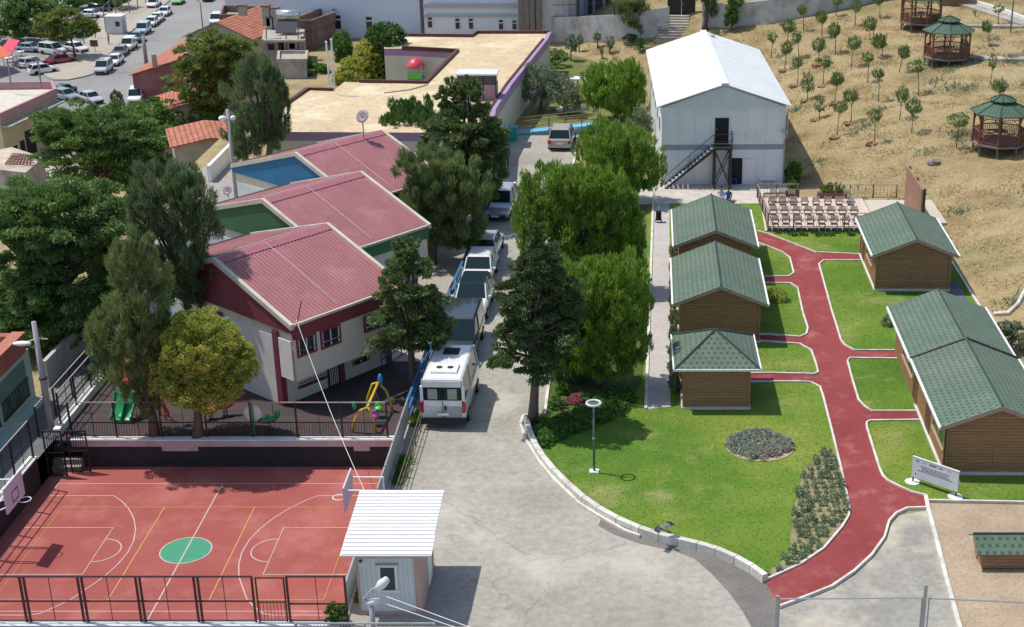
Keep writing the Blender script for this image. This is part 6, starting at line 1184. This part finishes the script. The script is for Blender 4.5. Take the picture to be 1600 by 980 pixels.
# ================================================================== GAZEBOS
m_gz = plain("gazebo_wood", (.20, .075, .045), .6); m_gd = M("gazebo_deck", (.22, .17, .14), .8, .2); m_gr = shingle("gazebo_shingle", 'X', 'Y', .3, .22, (.06, .115, .07), (.025, .045, .032))
def octa(r, z=0, ph=math.pi / 8): return [(r * math.cos(ph + i * math.pi / 4), r * math.sin(ph + i * math.pi / 4), z) for i in range(8)]
def gazebo():
    t = thing("gazebo", "", 'gazebo', (0, 0, 0), 0, 'octagonal wooden gazebos on the hill'); dz = .55; r = 1.85; ez = dz + 2.15
    MB().prism([p[:2] for p in octa(r + .12)], dz - .14, dz).build("deck", m_gd, t)
    for p in octa(r - .1): MB().bx(p[0] - .05, p[0] + .05, p[1] - .05, p[1] + .05, -.6, dz - .14).build("stilt", m_gd, t)
    O = octa(r - .02)
    for p in O: MB().bx(p[0] - .055, p[0] + .055, p[1] - .055, p[1] + .055, dz, ez).build("post", m_gz, t)
    for i in range(8):
        a, b = Vector(O[i]), Vector(O[(i + 1) % 8]); up = Vector((0, 0, 1)); fr = MB(); fr.bar(a + up * (ez - .1), b + up * (ez - .1), .09); fr.bar(a + up * (ez - .32), b + up * (ez - .32), .05)
        for k in range(1, 10): q = a.lerp(b, k / 10); fr.bar(q + up * (ez - .32), q + up * (ez - .1), .035)
        for s_, (u, v) in ((0, (a, b)), (1, (b, a))): fr.bar(u + up * (ez - .75), u.lerp(v, .28) + up * (ez - .32), .06)
        fr.build("fretwork", m_gz, t)
        if i == 5: pass
        rl = MB(); rl.bar(a + up * (dz + .85), b + up * (dz + .85), .08); rl.bar(a + up * (dz + .15), b + up * (dz + .15), .06)
        for k in range(1, 11): q = a.lerp(b, k / 11); rl.bar(q + up * (dz + .15), q + up * (dz + .85), .04)
        rl.build("railing", m_gz, t)
        if i not in (0, 7): c0, c1 = a * .97, b * .97; MB().hexa([(c0.x, c0.y, dz + .4), (c1.x, c1.y, dz + .4), (c1.x * .8, c1.y * .8, dz + .4), (c0.x * .8, c0.y * .8, dz + .4), (c0.x, c0.y, dz + .45), (c1.x, c1.y, dz + .45), (c1.x * .8, c1.y * .8, dz + .45), (c0.x * .8, c0.y * .8, dz + .45)]).build("bench", m_gz, t)
    def roof(r0, r1, z0, z1, nm):
        A, B = octa(r0, z0), octa(r1, z1); mb = MB(); mb.v = A + B + [(x, y, z - .07) for x, y, z in A]
        for i in range(8): j = (i + 1) % 8; mb.f += [(i, j, 8 + j, 8 + i), (16 + i, 16 + j, j, i)]
        mb.f += [tuple(8 + i for i in range(8)), tuple(16 + i for i in range(8))]; o = mb.build(nm, m_gr, t); rd = MB()
        for i in range(8): rd.tube([(A[i][0], A[i][1], A[i][2] + .02), (B[i][0], B[i][1], B[i][2] + .02)], .035, 5)
        rd.build("hip_cap", m_ridge, o)
    roof(2.15, .72, ez - .02, ez + .62, "roof"); MB().prism([p[:2] for p in octa(.62)], ez + .6, ez + .8).build("collar", m_steel, t); roof(.92, .05, ez + .78, ez + 1.12, "top_roof")
    tb = MB(); tb.box((0, 0, dz + .72), (.9, .9, .05)); tb.tube([(0, 0, dz), (0, 0, dz + .7)], .07, 8); tb.build("table", m_gz, t); return t
g0 = gazebo(); GZ = ((1560, 232, "nearest gazebo at the right edge with a two tier green roof"), (1478, 97, "middle gazebo on the hill casting a dark round shadow"), (1438, 42, "farthest gazebo with its roof cut by the top edge"))
for i, (px, py, lb) in enumerate(GZ):
    p = G(px, py)
    if i == 0: g0.location = p; g0["label"] = lb; g0.rotation_euler[2] = .1
    else: dup(g0, p, .1 + .2 * i, lb)
# hill paths
def drape(name, pts, w_, z, mat, lab): 
    P = [G(x, y) for x, y in pts]; Q = []
    for a, b in zip(P, P[1:]):
        n = max(1, int((b - a).length / 1.5))
        for i in range(n): q = a.lerp(b, i / n); Q.append((q.x, q.y, h(q.x, q.y)))
    Q.append(tuple(P[-1])); o = MB().strip(Q, w_, -.2, z).build(name, mat); return struct(o, lab)
drape("hill_path", [(1512, 90), (1560, 92), (1640, 93)], 1.4, .1, m_conc2, "pale path from the middle gazebo"); drape("hill_path", [(1500, 40), (1575, 41), (1640, 42)], 1.2, .1, m_conc2, "pale path from the farthest gazebo"); drape("hill_path", [(1505, 5), (1540, 16), (1590, 33), (1640, 50)], 1.6, .1, m_conc2, "pale ramp at the top right"); drape("hill_kerb", [(1528, 8), (1560, 17), (1600, 32), (1640, 45)], .25, .35, m_white, "white kerb of the ramp")
# stones, top wall, stairs, screens at the back
wp_ = [G(858, 66), G(905, 66), G(960, 64), G(1000, 60), G(1045, 52)]
o = MB().strip([tuple(p) for p in wp_], .3, -1, 2.6).build("back_wall", M("stained_white_wall", (.52, .52, .50), .9, .15, .6, stain=(.25, .18, .13), stain_amt=.7, stain_scale=.8)); tag(o, "stained whitewashed wall behind the olive garden", 'wall')
wq = [G(1098, 40), G(1140, 42), G(1200, 36), G(1260, 26), G(1330, 12), G(1392, -3)]; o = MB().strip([tuple(p) for p in wq], .3, -1, 2.2).build("hill_wall", bpy.data.materials["stained_white_wall"]); tag(o, "whitewashed wall climbing the hill behind the white building", 'wall')
fence("barbed_fence", "black metal fence with coiled wire on the whitewashed wall", [(p.x, p.y, p.z + 2.6) for p in wp_[:4]], 0, 2.4, m_steel, 3, .5, thin=True, post=.1, rail=.06)
cw = MB(); a, b = wp_[0] + Vector((0, 0, 5)), wp_[2] + Vector((0, 0, 5)); cw.tube([tuple(a.lerp(b, i / 160) + Vector((0, .25 * math.cos(i * .9), .25 * math.sin(i * .9)))) for i in range(161)], .025, 3, False); o = cw.build("razor_wire", m_grey); tag(o, "coil of razor wire along the top of the back fence", 'wire')
p = G(1052, 62); t = thing("hill_stair", "pale steps climbing to the black gate behind the white building", 'steps', p, -.05)
for k in range(9): MB().bx(-1.6, 1.5, k * .38, k * .38 + .42, -1, .2 * (k + 1)).build("step", m_conc2, t)
q = p + Vector((.9, 4.0, 1.6)); t = thing("black_gate", "tall black metal gate at the top of the pale steps", 'gate', q); 
for s_ in (-1, 1): MB().bx(min(0, s_ * 1.25) + .02, max(0, s_ * 1.25) - .02, -.05, .05, 0, 4.5).build("leaf", m_black, t); MB().bx(s_ * 1.3 - .08, s_ * 1.3 + .08, -.1, .1, -1, 4.6).build("post", m_steel, t)
MB().ell((.1, -.08, 1.2), (.05, .05, .08)).build("handle", m_grey, t)
# ramp and bins at the top of the drive
m_ramp = plain("ramp_blue", (.16, .42, .60), .6); t = thing("blue_ramp", "blue access ramp with brown handrails behind the champagne car", 'ramp', (*G2(806, 211), 0)); r0 = G(806, 211, 0); r1 = G(935, 203, 0)
L3 = r1.x - r0.x; MB().hexa([(0, 0, 0), (L3, 0.3, 0), (L3, 1.5, 0), (0, 1.2, 0), (0, 0, .1), (L3, .3, .75), (L3, 1.5, .75), (0, 1.2, .1)]).build("surface", m_ramp, t); hr = MB()
for yy in (0, 1.2):
    for zz in (.5, .95): hr.bar((0, yy, .1 + zz), (L3, yy + .3, .75 + zz), .06)
    for k in range(6): f = k / 5; hr.bar((L3 * f, yy + .3 * f, .1 + .65 * f), (L3 * f, yy + .3 * f, 1.05 + .65 * f), .06)
hr.build("handrail", plain("ochre_rail", (.30, .22, .10), .6), t)
t = thing("waste_bin", "turquoise wheeled bin at the foot of the blue ramp", 'bin', (*G2(802, 219), 0)); MB().box((0, 0, .5), (.62, .7, 1.0), 0, (1.12, 1.12)).build("body", plain("turquoise", (.03, .40, .38), .5), t); MB().box((0, 0, 1.05), (.75, .85, .1)).build("lid", plain("turquoise", (0, 0, 0)), t)
t = thing("blue_wall", "low blue painted wall beside the turquoise bin", 'wall', (-9.6, 99, 0)); MB().bx(-.1, .1, 0, 9.5, 0, 1.1).build("panel", m_blue, t)
t = thing("parasol", "white square canopy behind the olive trees", 'canopy', (*G2(903, 158), 0)); MB().tube([(0, 0, 0), (0, 0, 2.0)], .06, 6).build("pole", m_grey, t); MB().box((0, 0, 2.0), (1.3, 1.2, .08)).build("top", m_white, t)
t = thing("white_boat", "white covered boat shape lying under the olive trees", 'boat', (*G2(895, 178), 0)); MB().tube([(-1.4, 0, .4), (-.9, 0, .4), (.6, 0, .42), (1.4, 0, .45)], [.08, .3, .32, .06], 10).build("hull", m_white, t, True)
t = thing("pet_house", "small brown roofed box against the left wall of the white building", 'hut', (1.3, 101.5, 0)); MB().bx(-.5, .5, 0, 1.2, 0, 1.0).build("wall", m_white, t); MB().box((0, .6, 1.06), (1.2, 1.4, .12)).build("roof", m_brick, t)
t = thing("lost_bag", "small dark trolley standing on the paved path in tree shade", 'trolley', (*G2(1029, 349), LZ + .02)); MB().box((0, 0, .45), (.35, .3, .6)).build("body", m_blk, t)
for s_ in (-1, 1): MB().tube([(s_ * .18, 0, .1), (s_ * .22, 0, .1)], .1, 10).build("wheel", m_tyre, t)
MB().tube([(0, .15, .75), (0, .3, 1.0)], .02, 5).build("handle", m_grey, t)
p = [G(x, y) for x, y in ((1610, 440), (1590, 478), (1575, 492), (1553, 493))]; o = MB().tube([(q.x, q.y, q.z + .1) for q in p], .12, 8).build("drain_pipe", m_kerb, None, True); tag(o, "pale pipe curving down the hill behind the double cabin", 'pipe')
p = G(1459, 258); o = MB().ell((0, 0, .15), (.45, .35, .3), 9, 6, .5).build("boulder", M("rock", (.25, .23, .2), .9, .2, 3, .5), loc=p); tag(o, "grey boulder on the hill above the wooden screen", 'rock')
t = thing("shed", "small wooden shed at the top of the hill beside the farthest gazebo", 'shed', G(1490, 9)); MB().box((0, 1, 1.1), (2.4, 2, 2.6)).build("wall", m_wood, t); MB().box((0, 1, 2.5), (2.8, 2.4, .15)).build("roof", m_sh_s, t)
# ================================================================== TREES AND PLANTS
l_pine = leafmat("pine_leaf", (.08, .17, .024), (.27, .41, .06), None, .32); l_pine2 = leafmat("young_pine_leaf", (.09, .16, .05), (.20, .28, .09), None, .25)
l_dark = leafmat("conifer_leaf", (0.046, 0.083, 0.031), (0.138, 0.198, 0.066), None, .18); l_dark2 = leafmat("cedar_leaf", (.06, .10, .035), (.19, .26, .085), None, .2)
l_casu = leafmat("feathery_leaf", (0.066, 0.108, 0.042), (0.204, 0.276, 0.120), None, .2); l_casu2 = leafmat("feathery_leaf_pale", (0.086, 0.138, 0.046), (0.276, 0.345, 0.127), (.24, .27, .07), .2)
l_broad = leafmat("broad_leaf", (0.063, 0.132, 0.034), (0.178, 0.287, 0.081), None, .3); l_broad2 = leafmat("shiny_leaf", (0.037, 0.098, 0.024), (0.122, 0.232, 0.061), None, .2, .4)
l_olive = leafmat("olive_leaf", (0.104, 0.140, 0.073), (0.244, 0.305, 0.183), None, .15); l_priv = leafmat("privet_leaf", (.19, .25, .035), (.50, .51, .10), (.62, .55, .15), .3)
l_ail = leafmat("ailanthus_leaf", (0.085, 0.152, 0.030), (0.195, 0.268, 0.061), (.42, .24, .05), .25); l_hedge = leafmat("hedge_leaf", (.04, .12, .02), (.13, .26, .04), None, .3); l_grey = leafmat("succulent_leaf", (.22, .27, .19), (.40, .44, .34), (.42, .32, .28), .1)
T = tree
# pines between the drive and the paved path
GP = 'round pines beside the drive'
T("pine_tree", "round bright pine left of the white building roof", 'pine', (963, 186), [(930, 140, 20, 30), (958, 132, 46, 36), (975, 150, 38, 28), (985, 120, 22, 26)], l_pine, group=GP, depth=.9, size=3.5, dens=2.0)
T("pine_tree", "round bright pine in front of the outside stair", 'pine', (993, 318), [(945, 225, 42, 38), (972, 238, 48, 46), (1005, 262, 36, 36), (960, 268, 45, 30)], l_pine, group=GP, size=3.5, dens=2.0)
T("pine_tree", "huge bright pine in the middle of the picture beside the drive", 'pine', (925, 455), [(862, 300, 50, 42), (905, 292, 55, 36), (836, 345, 34, 50), (880, 370, 70, 60), (935, 355, 66, 70), (962, 405, 46, 56), (900, 425, 62, 48), (940, 310, 48, 48), (985, 370, 24, 50)], l_pine, group=GP, trunk=9, depth=.7, size=3.5, dens=2.0)
T("pine_tree", "lower bright pine whose crown reaches the paved path", 'pine', (935, 605), [(965, 480, 54, 56), (925, 500, 58, 58), (984, 530, 34, 46), (935, 452, 48, 42), (902, 540, 48, 44), (950, 560, 48, 32), (975, 435, 36, 40), (915, 440, 55, 40)], l_pine, group=GP, trunk=8, size=3.5, dens=2.0)
T("pine_tree", "shaded pine behind the pink flowers", 'pine', (892, 590), [(885, 520, 45, 58), (866, 460, 44, 50), (895, 575, 38, 20)], l_dark2, group=GP, trunk=7)
# conifers by the drive
T("conifer_tree", "dark pointed conifer with a bare trunk at the lawn corner", 'cedar', (832, 663), [(838, 380, 15, 34), (840, 418, 38, 40), (830, 460, 56, 42), (846, 503, 66, 44), (830, 545, 62, 42), (882, 468, 34, 38)], l_dark, dens=2.1, trunk=8, size=4.6)
T("conifer_tree", "conifer with a bare trunk in front of the nearest red roof", 'cedar', (645, 612), [(637, 398, 22, 34), (640, 442, 48, 44), (645, 492, 60, 44), (625, 522, 50, 34), (675, 512, 32, 42)], l_dark2, dens=2.3, trunk=7)
T("conifer_tree", "tall dark cedar shading the drive beside the annex", 'cedar', (748, 345), [(735, 152, 26, 32), (705, 152, 22, 28), (725, 200, 60, 44), (745, 245, 48, 50), (742, 298, 44, 36), (695, 218, 40, 36), (765, 215, 30, 34)], l_dark2, dens=2.4, trunk=8)
T("casuarina_tree", "drooping olive green tree hanging over the red roof edges", 'casu', (672, 412), [(665, 262, 42, 38), (700, 288, 54, 48), (662, 328, 44, 50), (715, 342, 44, 52), (738, 300, 32, 34), (690, 330, 40, 50)], l_casu2, dens=2.6, trunk=9)
T("laurel_tree", "glossy upright shrub tree against the flat roof", 'pine', (655, 262), [(640, 195, 44, 38), (655, 222, 44, 36), (625, 218, 28, 30)], l_broad2, size=3.6, dens=4.5)
# left group
T("casuarina_tree", "feathery tree with a bare trunk standing by the blue gable wall", 'casu', (428, 300), [(400, 115, 30, 32), (400, 150, 46, 45), (418, 190, 34, 40), (385, 210, 30, 40), (440, 165, 14, 50)], l_casu, dens=1.8, trunk=7)
T("casuarina_tree", "big dark feathery tree left of the nearest classroom building", 'casu', (312, 590), [(255, 300, 48, 50), (290, 320, 50, 60), (265, 390, 60, 70), (300, 430, 36, 60), (225, 330, 30, 50)], l_casu, dens=1.9, trunk=9)
T("casuarina_tree", "nearer pale feathery tree above the green slides", 'casu', (242, 682), [(205, 400, 34, 50), (215, 450, 48, 55), (190, 510, 46, 50), (235, 530, 45, 50), (205, 575, 55, 40), (160, 535, 22, 50), (230, 610, 25, 40)], l_casu2, dens=1.7, trunk=8)
T("privet_tree", "yellow green round topped tree in the playground", 'privet', (308, 684), [(312, 542, 66, 56), (345, 570, 54, 50), (276, 585, 46, 42), (318, 598, 66, 38), (300, 512, 38, 27)], l_priv, dens=3.6, size=3.4, trunk=8, depth=.95)
T("tree_of_heaven", "huge spreading green tree filling the left edge", 'ail', (95, 545), [(60, 340, 80, 62), (120, 345, 72, 66), (18, 350, 40, 45), (30, 500, 60, 50), (40, 430, 62, 65), (110, 440, 85, 70), (160, 400, 40, 50), (80, 500, 90, 45), (185, 330, 25, 25)], l_broad, dens=1.6, size=5, trunk=12, limbs=9)
T("tree_of_heaven", "second spreading green tree above the left edge one", 'ail', (165, 345), [(130, 205, 66, 42), (190, 210, 64, 46), (100, 212, 36, 28), (240, 235, 40, 36), (150, 255, 85, 50), (215, 265, 45, 50), (85, 190, 35, 22)], l_broad, dens=1.6, size=4.6, z=LOW, trunk=9, limbs=9)
T("tree_of_heaven", "tree of heaven with orange seed heads by the orange tiled roof", 'ail', (348, 262), [(315, 85, 35, 35), (345, 80, 40, 32), (300, 125, 38, 35), (340, 140, 40, 35), (320, 165, 28, 22), (385, 105, 36, 45), (370, 80, 26, 25)], l_ail, dens=1.5, z=LOW, limbs=7)
T("roadside_tree", "lone roadside tree on the paved island with orange tinged leaves", 'ail', (118, 90), [(75, 38, 24, 20), (100, 32, 32, 22), (125, 45, 26, 18), (90, 50, 28, 14), (140, 42, 14, 12)], l_ail, dens=1.7, z=LOW, limbs=6)
T("roadside_tree", "dark leafy tree in the top left corner", 'broad', (24, 66), [(10, 20, 35, 28), (40, 22, 32, 28), (20, 45, 30, 18), (62, 15, 22, 20)], l_broad, dens=1.8, z=LOW)
T("roadside_tree", "dark tree shading the cars at the top of the parking area", 'broad', (105, 15), [(85, -5, 30, 22), (130, -8, 35, 18), (175, -8, 30, 18)], l_broad, dens=1.8, z=LOW)
T("columnar_shrub", "small dark columnar shrub at the street corner", 'privet', (181, 176), [(182, 155, 10, 14), (181, 166, 9, 10)], l_dark, dens=5, size=2.5, z=LOW)
T("hedge", "spreading green hedge covering the low red tiled roofs", 'broad', (235, 264), [(240, 172, 42, 18), (200, 190, 35, 18), (280, 188, 30, 15), (230, 200, 60, 15), (330, 182, 18, 14)], l_hedge, dens=2.4, z=LOW, cat='hedge', size=3.6)
T("round_tree", "slim bright green columnar tree by the flagpoles", 'privet', (537, 128), [(535, 70, 16, 24), (541, 92, 17, 24)], l_hedge, dens=3, size=3, z=-2)
T("round_tree", "tall dark green round tree in the annex yard", 'privet', (608, 128), [(605, 62, 29, 27), (606, 92, 24, 34), (588, 60, 18, 18)], l_broad2, dens=4.5, size=3.4, z=0)
T("round_tree", "middle yellow green dome shaped tree in the annex yard", 'privet', (586, 128), [(582, 86, 27, 30), (584, 108, 27, 22)], l_priv, dens=5, size=3.3, z=0)
T("round_tree", "lowest yellow green round tree at the edge of the flat roof", 'privet', (559, 132), [(558, 110, 28, 24), (534, 122, 14, 12)], l_priv, dens=5, size=3.3, z=0)
T("round_tree", "bright green round bush tree left of the flagpoles", 'broad', (486, 162), [(485, 122, 32, 24), (470, 135, 24, 20), (505, 135, 20, 18)], l_hedge, dens=4, size=3.6, z=-3)
# olive garden
T("olive_tree", "larger grey green olive tree beside the annex wall", 'olive', (845, 172), [(850, 122, 32, 26), (835, 138, 22, 24), (868, 135, 24, 22)], l_olive, dens=2.4, size=3)
T("olive_tree", "second grey green olive tree above the blue ramp", 'olive', (881, 180), [(880, 142, 26, 24), (892, 158, 20, 14)], l_olive, dens=2.4, size=3)
T("olive_tree", "olive tree against the left wall of the white building", 'olive', (1006, 232), [(1005, 195, 18, 20), (1000, 175, 14, 10)], l_olive, dens=2.4, size=3)
T("small_shrub", "dark bush at the far corner of the annex", 'broad', (868, 104), [(866, 88, 20, 12)], l_broad, dens=3, size=3, cat='shrub')
for i, (bx, by, cx, cy, rx, ry, lb) in enumerate(((892, 95, 893, 68, 12, 14, "small round olive tree in the patchy lawn"), (934, 74, 933, 58, 7, 8, "bare branched small tree before the stained wall"), (953, 84, 953, 66, 7, 10, "thin young olive beside the bare small tree"), (941, 92, 940, 80, 4, 6, "tiny sapling in the olive garden"), (1000, 82, 1000, 68, 8, 10, "small bright green tree behind the white roof"), (905, 82, 905, 63, 6, 8, "small olive just right of the round one"))):
    T("small_tree", lb, 'olive', (bx, by), [(cx, cy, rx, ry)], l_olive if i != 4 else l_hedge, dens=4, size=2.6, trunk=1.2)
T("willow_tree", "feathery green tree before the back wall", 'casu', (997, 58), [(990, 15, 22, 26), (985, -10, 45, 14), (998, 40, 12, 16)], l_casu2, dens=2.2)
T("tall_tree", "tall trunk with hanging leaves right of the black gate", 'casu', (1102, 47), [(1100, -12, 24, 14), (1113, 10, 9, 14)], l_casu, dens=2.2, trunk=5)
T("tall_tree", "dark tree on the hill wall further right", 'broad', (1143, 48), [(1143, 20, 11, 22), (1150, 0, 12, 14)], l_broad, dens=2.5)
T("small_shrub", "low dark shrub at the foot of the pale steps", 'broad', (985, 66), [(985, 60, 12, 7)], l_dark, dens=4, size=3, cat='shrub')
T("small_shrub", "green shrub in the shade right of the white building", 'broad', (1240, 288), [(1240, 270, 14, 18)], l_hedge, dens=4, size=3.4, cat='shrub')
T("small_shrub", "bushy shrub right of the double cabin", 'broad', (1595, 548), [(1590, 525, 26, 18), (1575, 512, 16, 10)], l_olive, dens=3, size=3.4, cat='shrub')
T("small_shrub", "leafy weed clump by the guard hut corner", 'ail', (523, 975), [(524, 957, 17, 17)], l_hedge, dens=3.5, size=4, cat='shrub', z=0)
T("small_shrub", "variegated shrub beside the middle left cabin", 'privet', (1213, 470), [(1214, 459, 18, 9)], l_priv, dens=4, size=2.8, cat='shrub')
T("small_shrub", "low shrub against the side of the double cabin lawn", 'olive', (1393, 510), [(1390, 500, 12, 11)], l_olive, dens=3, size=2.8, cat='shrub')
# flower bed and verge shrubs
t = T("flower_bush", "bush of pink flowers at the edge of the tree shade", 'broad', (905, 630), [(903, 624, 17, 8)], leafmat("pink_petals", (.30, .07, .12), (.50, .16, .24), None, .2), dens=6, size=2.6, cat='flowers')
for i, (x, y, rx, ry) in enumerate(((870, 632, 14, 14), (925, 622, 22, 10), (880, 610, 12, 14), (860, 665, 22, 12), (900, 650, 26, 10), (960, 615, 20, 9), (848, 688, 10, 8))):
    T("small_shrub", ["shrub left of the pink flowers", "bright shrub right of the pink flowers", "shrub under the shaded pine", "low shrub behind the kerb corner", "low hedge shrub behind the ring headed lamp", "low shrub near the end of the paved path", "lowest shrub at the bare trunk of the dark conifer"][i], 'broad', (x, y + 6), [(x, y, rx, ry)], l_hedge, dens=3, size=3, cat='shrub', group='shrubs under the pines')
rr = random.Random(12)
# tall grasses along the paved path
for i, (x, y) in enumerate([(1053, 400 + 26 * k) for k in range(9)]):
    p = G(x, y, LZ); t = thing("tall_grass_clump", "", 'grass clump', p, 0, 'tall grass clumps between path and cabins'); t["label"] = ORD[8 - i] + " tall grass clump from the near end of the paved path"
    V, Q = foliage([(0, 0, .3, .28, .55, .34)], 420, .13, 'pine', 60 + i); bigmesh("leaves", V, Q, l_olive, t)
for i, (x, rx) in enumerate(((1240, 9), (1256, 8), (1282, 12), (1296, 10), (1330, 9))):
    T("small_shrub", ORD[i] + " low shrub from the left along the near edge of the terrace", 'broad', (x, 369), [(x, 366, rx * .8, 3.5)], l_hedge, dens=5, size=2.8, cat='shrub', group='shrubs along the terrace')
# round bed
bc = G(1187, 697, LZ); t = thing("flower_bed", "oval bed of grey succulents in the big lawn", 'flower bed', bc)
MB().prism([(1.53 * math.cos(a), 1.5 * math.sin(a)) for a in np.linspace(0, 2 * math.pi, 33)[:-1]], -.05, .03).build("soil", m_soil, t)
ce = [(1.38 * math.sqrt(rr.random()) * math.cos(a), 1.38 * math.sqrt(rr.random()) * math.sin(a), .10, .2, .2, .14) for a in [rr.uniform(0, 6.28) for _ in range(170)]]
V, Q = foliage(ce, 20000, .09, 'olive', 77); o = bigmesh("succulents", V, Q, l_grey, t); o["kind"] = "stuff"
# planted strip beside the red path
BED = [(1287, 705), (1308, 705), (1318, 745), (1322, 775), (1325, 800), (1312, 826), (1285, 858), (1250, 882), (1203, 905), (1196, 900), (1232, 870), (1240, 800), (1255, 740)]
bp = poly(BED); sheet("planting_bed", bp, LZ + .006, ground_mat("bed_soil", [(.24, .19, .10), (.38, .30, .18), (.17, .19, .07)], .8, 8, .6), "soil of the planted strip")
V, Q = foliage([(0, 0, .10, .12, .12, .12)], 70, .075, 'olive', 90); me = None; k = 0; l_bed = leafmat("bed_leaf", (.12, .19, .09), (.25, .33, .18), None, .2)
bx_ = [p[0] for p in bp]; by_ = [p[1] for p in bp]; cand = []
y = min(by_) + .15
while y < max(by_):
    x = min(bx_) + .1
    while x < max(bx_):
        q = (x + rr.uniform(-.08, .08), y + rr.uniform(-.07, .07))
        if inpoly(np.array([q[0]]), np.array([q[1]]), bp)[0]: cand.append(q)
        x += .36
    y += .40
for q in cand:
    if me is None: o = bigmesh("bed_plant", V, Q, l_bed, None, (q[0], q[1], LZ)); me = o.data
    else: o = bpy.data.objects.new("bed_plant", me); C.objects.link(o); o.location = (q[0], q[1], LZ)
    o.rotation_euler[2] = rr.uniform(0, 6); s_ = rr.uniform(.7, 1.75); o.scale = (s_, s_, s_ * rr.uniform(.8, 1.3)); tag(o, "small grey green plant in the planted strip beside the red path", 'plant', 'small plants in the strip beside the red path')
# young trees on the hill
YT = [(20, 360, 25, 230, 30, 34), (120, 270, 130, 165, 40, 32), (222, 190, 215, 60, 30, 24), (337, 240, 337, 105, 34, 30), (425, 100, 430, 10, 30, 20), (543, 160, 555, 35, 32, 36), (700, 110, 690, 0, 30, 24), (105, 435, 120, 300, 34, 34), (193, 360, 180, 230, 30, 30), (185, 530, 185, 385, 34, 25), (315, 400, 318, 280, 40, 34), (422, 330, 412, 190, 34, 34), (343, 535, 350, 385, 46, 33),
      (520, 415, 537, 270, 40, 33), (635, 250, 640, 150, 38, 34), (716, 355, 700, 260, 42, 38), (623, 520, 625, 358, 34, 28), (820, 460, 848, 325, 34, 34), (245, 625, 250, 520, 38, 50), (418, 640, 432, 495, 40, 32), (320, 745, 325, 650, 38, 46), (520, 765, 520, 600, 45, 32), (430, 855, 448, 670, 50, 28), (692, 630, 690, 460, 33, 26), (940, 585, 930, 415, 52, 33),
      (822, 750, 845, 590, 40, 42), (897, 825, 912, 665, 46, 42), (665, 890, 665, 725, 42, 30), (1178, 925, 1188, 755, 58, 38), (1450, 605, 1450, 538, 45, 34), (1390, 530, 1405, 385, 24, 40), (1383, 290, 1370, 165, 30, 28), (1437, 150, 1440, 55, 30, 22), (1015, 175, 1030, 125, 45, 32), (1228, 340, 1230, 285, 26, 40), (1295, 105, 1292, 72, 10, 14)]
STON = {7, 9, 10, 12, 18, 19, 20, 21, 22, 27}
m_stone = M("red_stone", (.34, .16, .10), .9, .35, 6, .3, stain=(.5, .4, .3), stain_amt=.5, stain_scale=3)
order = sorted(range(len(YT)), key=lambda i: YT[i][1]); WH_ = {}
for r_, k in enumerate(range(0, len(order), 6)):
    grp = sorted(order[k:k + 6], key=lambda i: YT[i][0])
    for j, i in enumerate(grp): WH_[i] = (ORD[j], ["highest", "second highest", "third highest", "fourth highest", "second lowest", "lowest"][min(r_, 5)])
SHP = ["flat topped", "round headed", "thin crowned"]
for i, (bx, by, cx, cy, rx, ry) in enumerate(YT):
    s_ = .25; a, b = WH_[i]; shp = SHP[0] if rx > ry * 1.25 else (SHP[2] if ry > rx * 1.05 else SHP[1])
    lb = "%s young pine, %s from left in the %s hill line%s" % (shp, a, b, ", red stones below" if i in STON else "")
    T("young_pine", lb, 'pine' if i % 4 else 'broad', (1200 + bx * s_, by * s_), [(1200 + cx * s_ + rr.uniform(-1, 1), cy * s_, rx * s_ * 1.12, ry * s_ * 1.2), (1200 + (cx + rx * .3) * s_, (cy + ry * .5) * s_, rx * s_ * .5, ry * s_ * .5)], l_pine2, dens=rr.uniform(1.5, 2.6) if shp != SHP[2] else 1.1, size=2.7, trunk=.75, limbs=3, group='young pines planted on the hill')
    if i in STON:
        p = G(1200 + (bx - (14 if i not in (12,) else -4)) * s_, (by + 12) * s_); t = thing("stone_ring", "reddish stones heaped at the foot of the %s tree in the %s line" % (a, b), 'stones', p, rr.uniform(0, 3), 'heaps of red stones round the young pines')
        for k in range(9): an = k * .7; MB().ell((.42 * math.cos(an) * rr.uniform(.5, 1.2), .34 * math.sin(an) * rr.uniform(.5, 1.2), .08), (rr.uniform(.11, .2), rr.uniform(.1, .16), rr.uniform(.09, .15)), 7, 5, .5).build("stone", m_stone, t)
# weeds along fences and hill tufts
n = 5000; P = []
for _ in range(n):
    y = rr.uniform(44, 60); P.append((-9.55 + rr.gauss(0, .12), y, 0)) if math.sin(y * 1.3) + math.sin(y * 3.1) * .5 > .3 else None
blades("roadside_weeds", np.array(P), .22, .03, l_hedge, "green weeds along the fence by the drive", 31, .7)
P = []
for _ in range(60):
    cx_, cy_ = rr.uniform(12, 40), rr.uniform(72, 125)
    for _ in range(90): x, y = cx_ + rr.gauss(0, .5), cy_ + rr.gauss(0, .5); P.append((x, y, h(x, y)))
P = [p for p in P if p[2] > .1]; blades("hill_weeds", np.array(P), .25, .05, l_olive, "greener weed patches on the hillside", 33, .8)

ce = []
for _ in range(150):
    f = rr.random(); px_, py_ = 842 + f * 145, 690 - f * 62 + rr.uniform(-16, 12); q = G(px_, py_, LZ); ce.append((q.x, q.y, LZ + .14, rr.uniform(.2, .42), rr.uniform(.2, .4), rr.uniform(.16, .3)))
V, Q = foliage(ce, 26000, .09, 'broad', 99); o = bigmesh("ground_cover", V, Q, l_hedge); o["kind"] = "stuff"; o["label"] = "low green ground cover along the shaded edge of the big lawn"
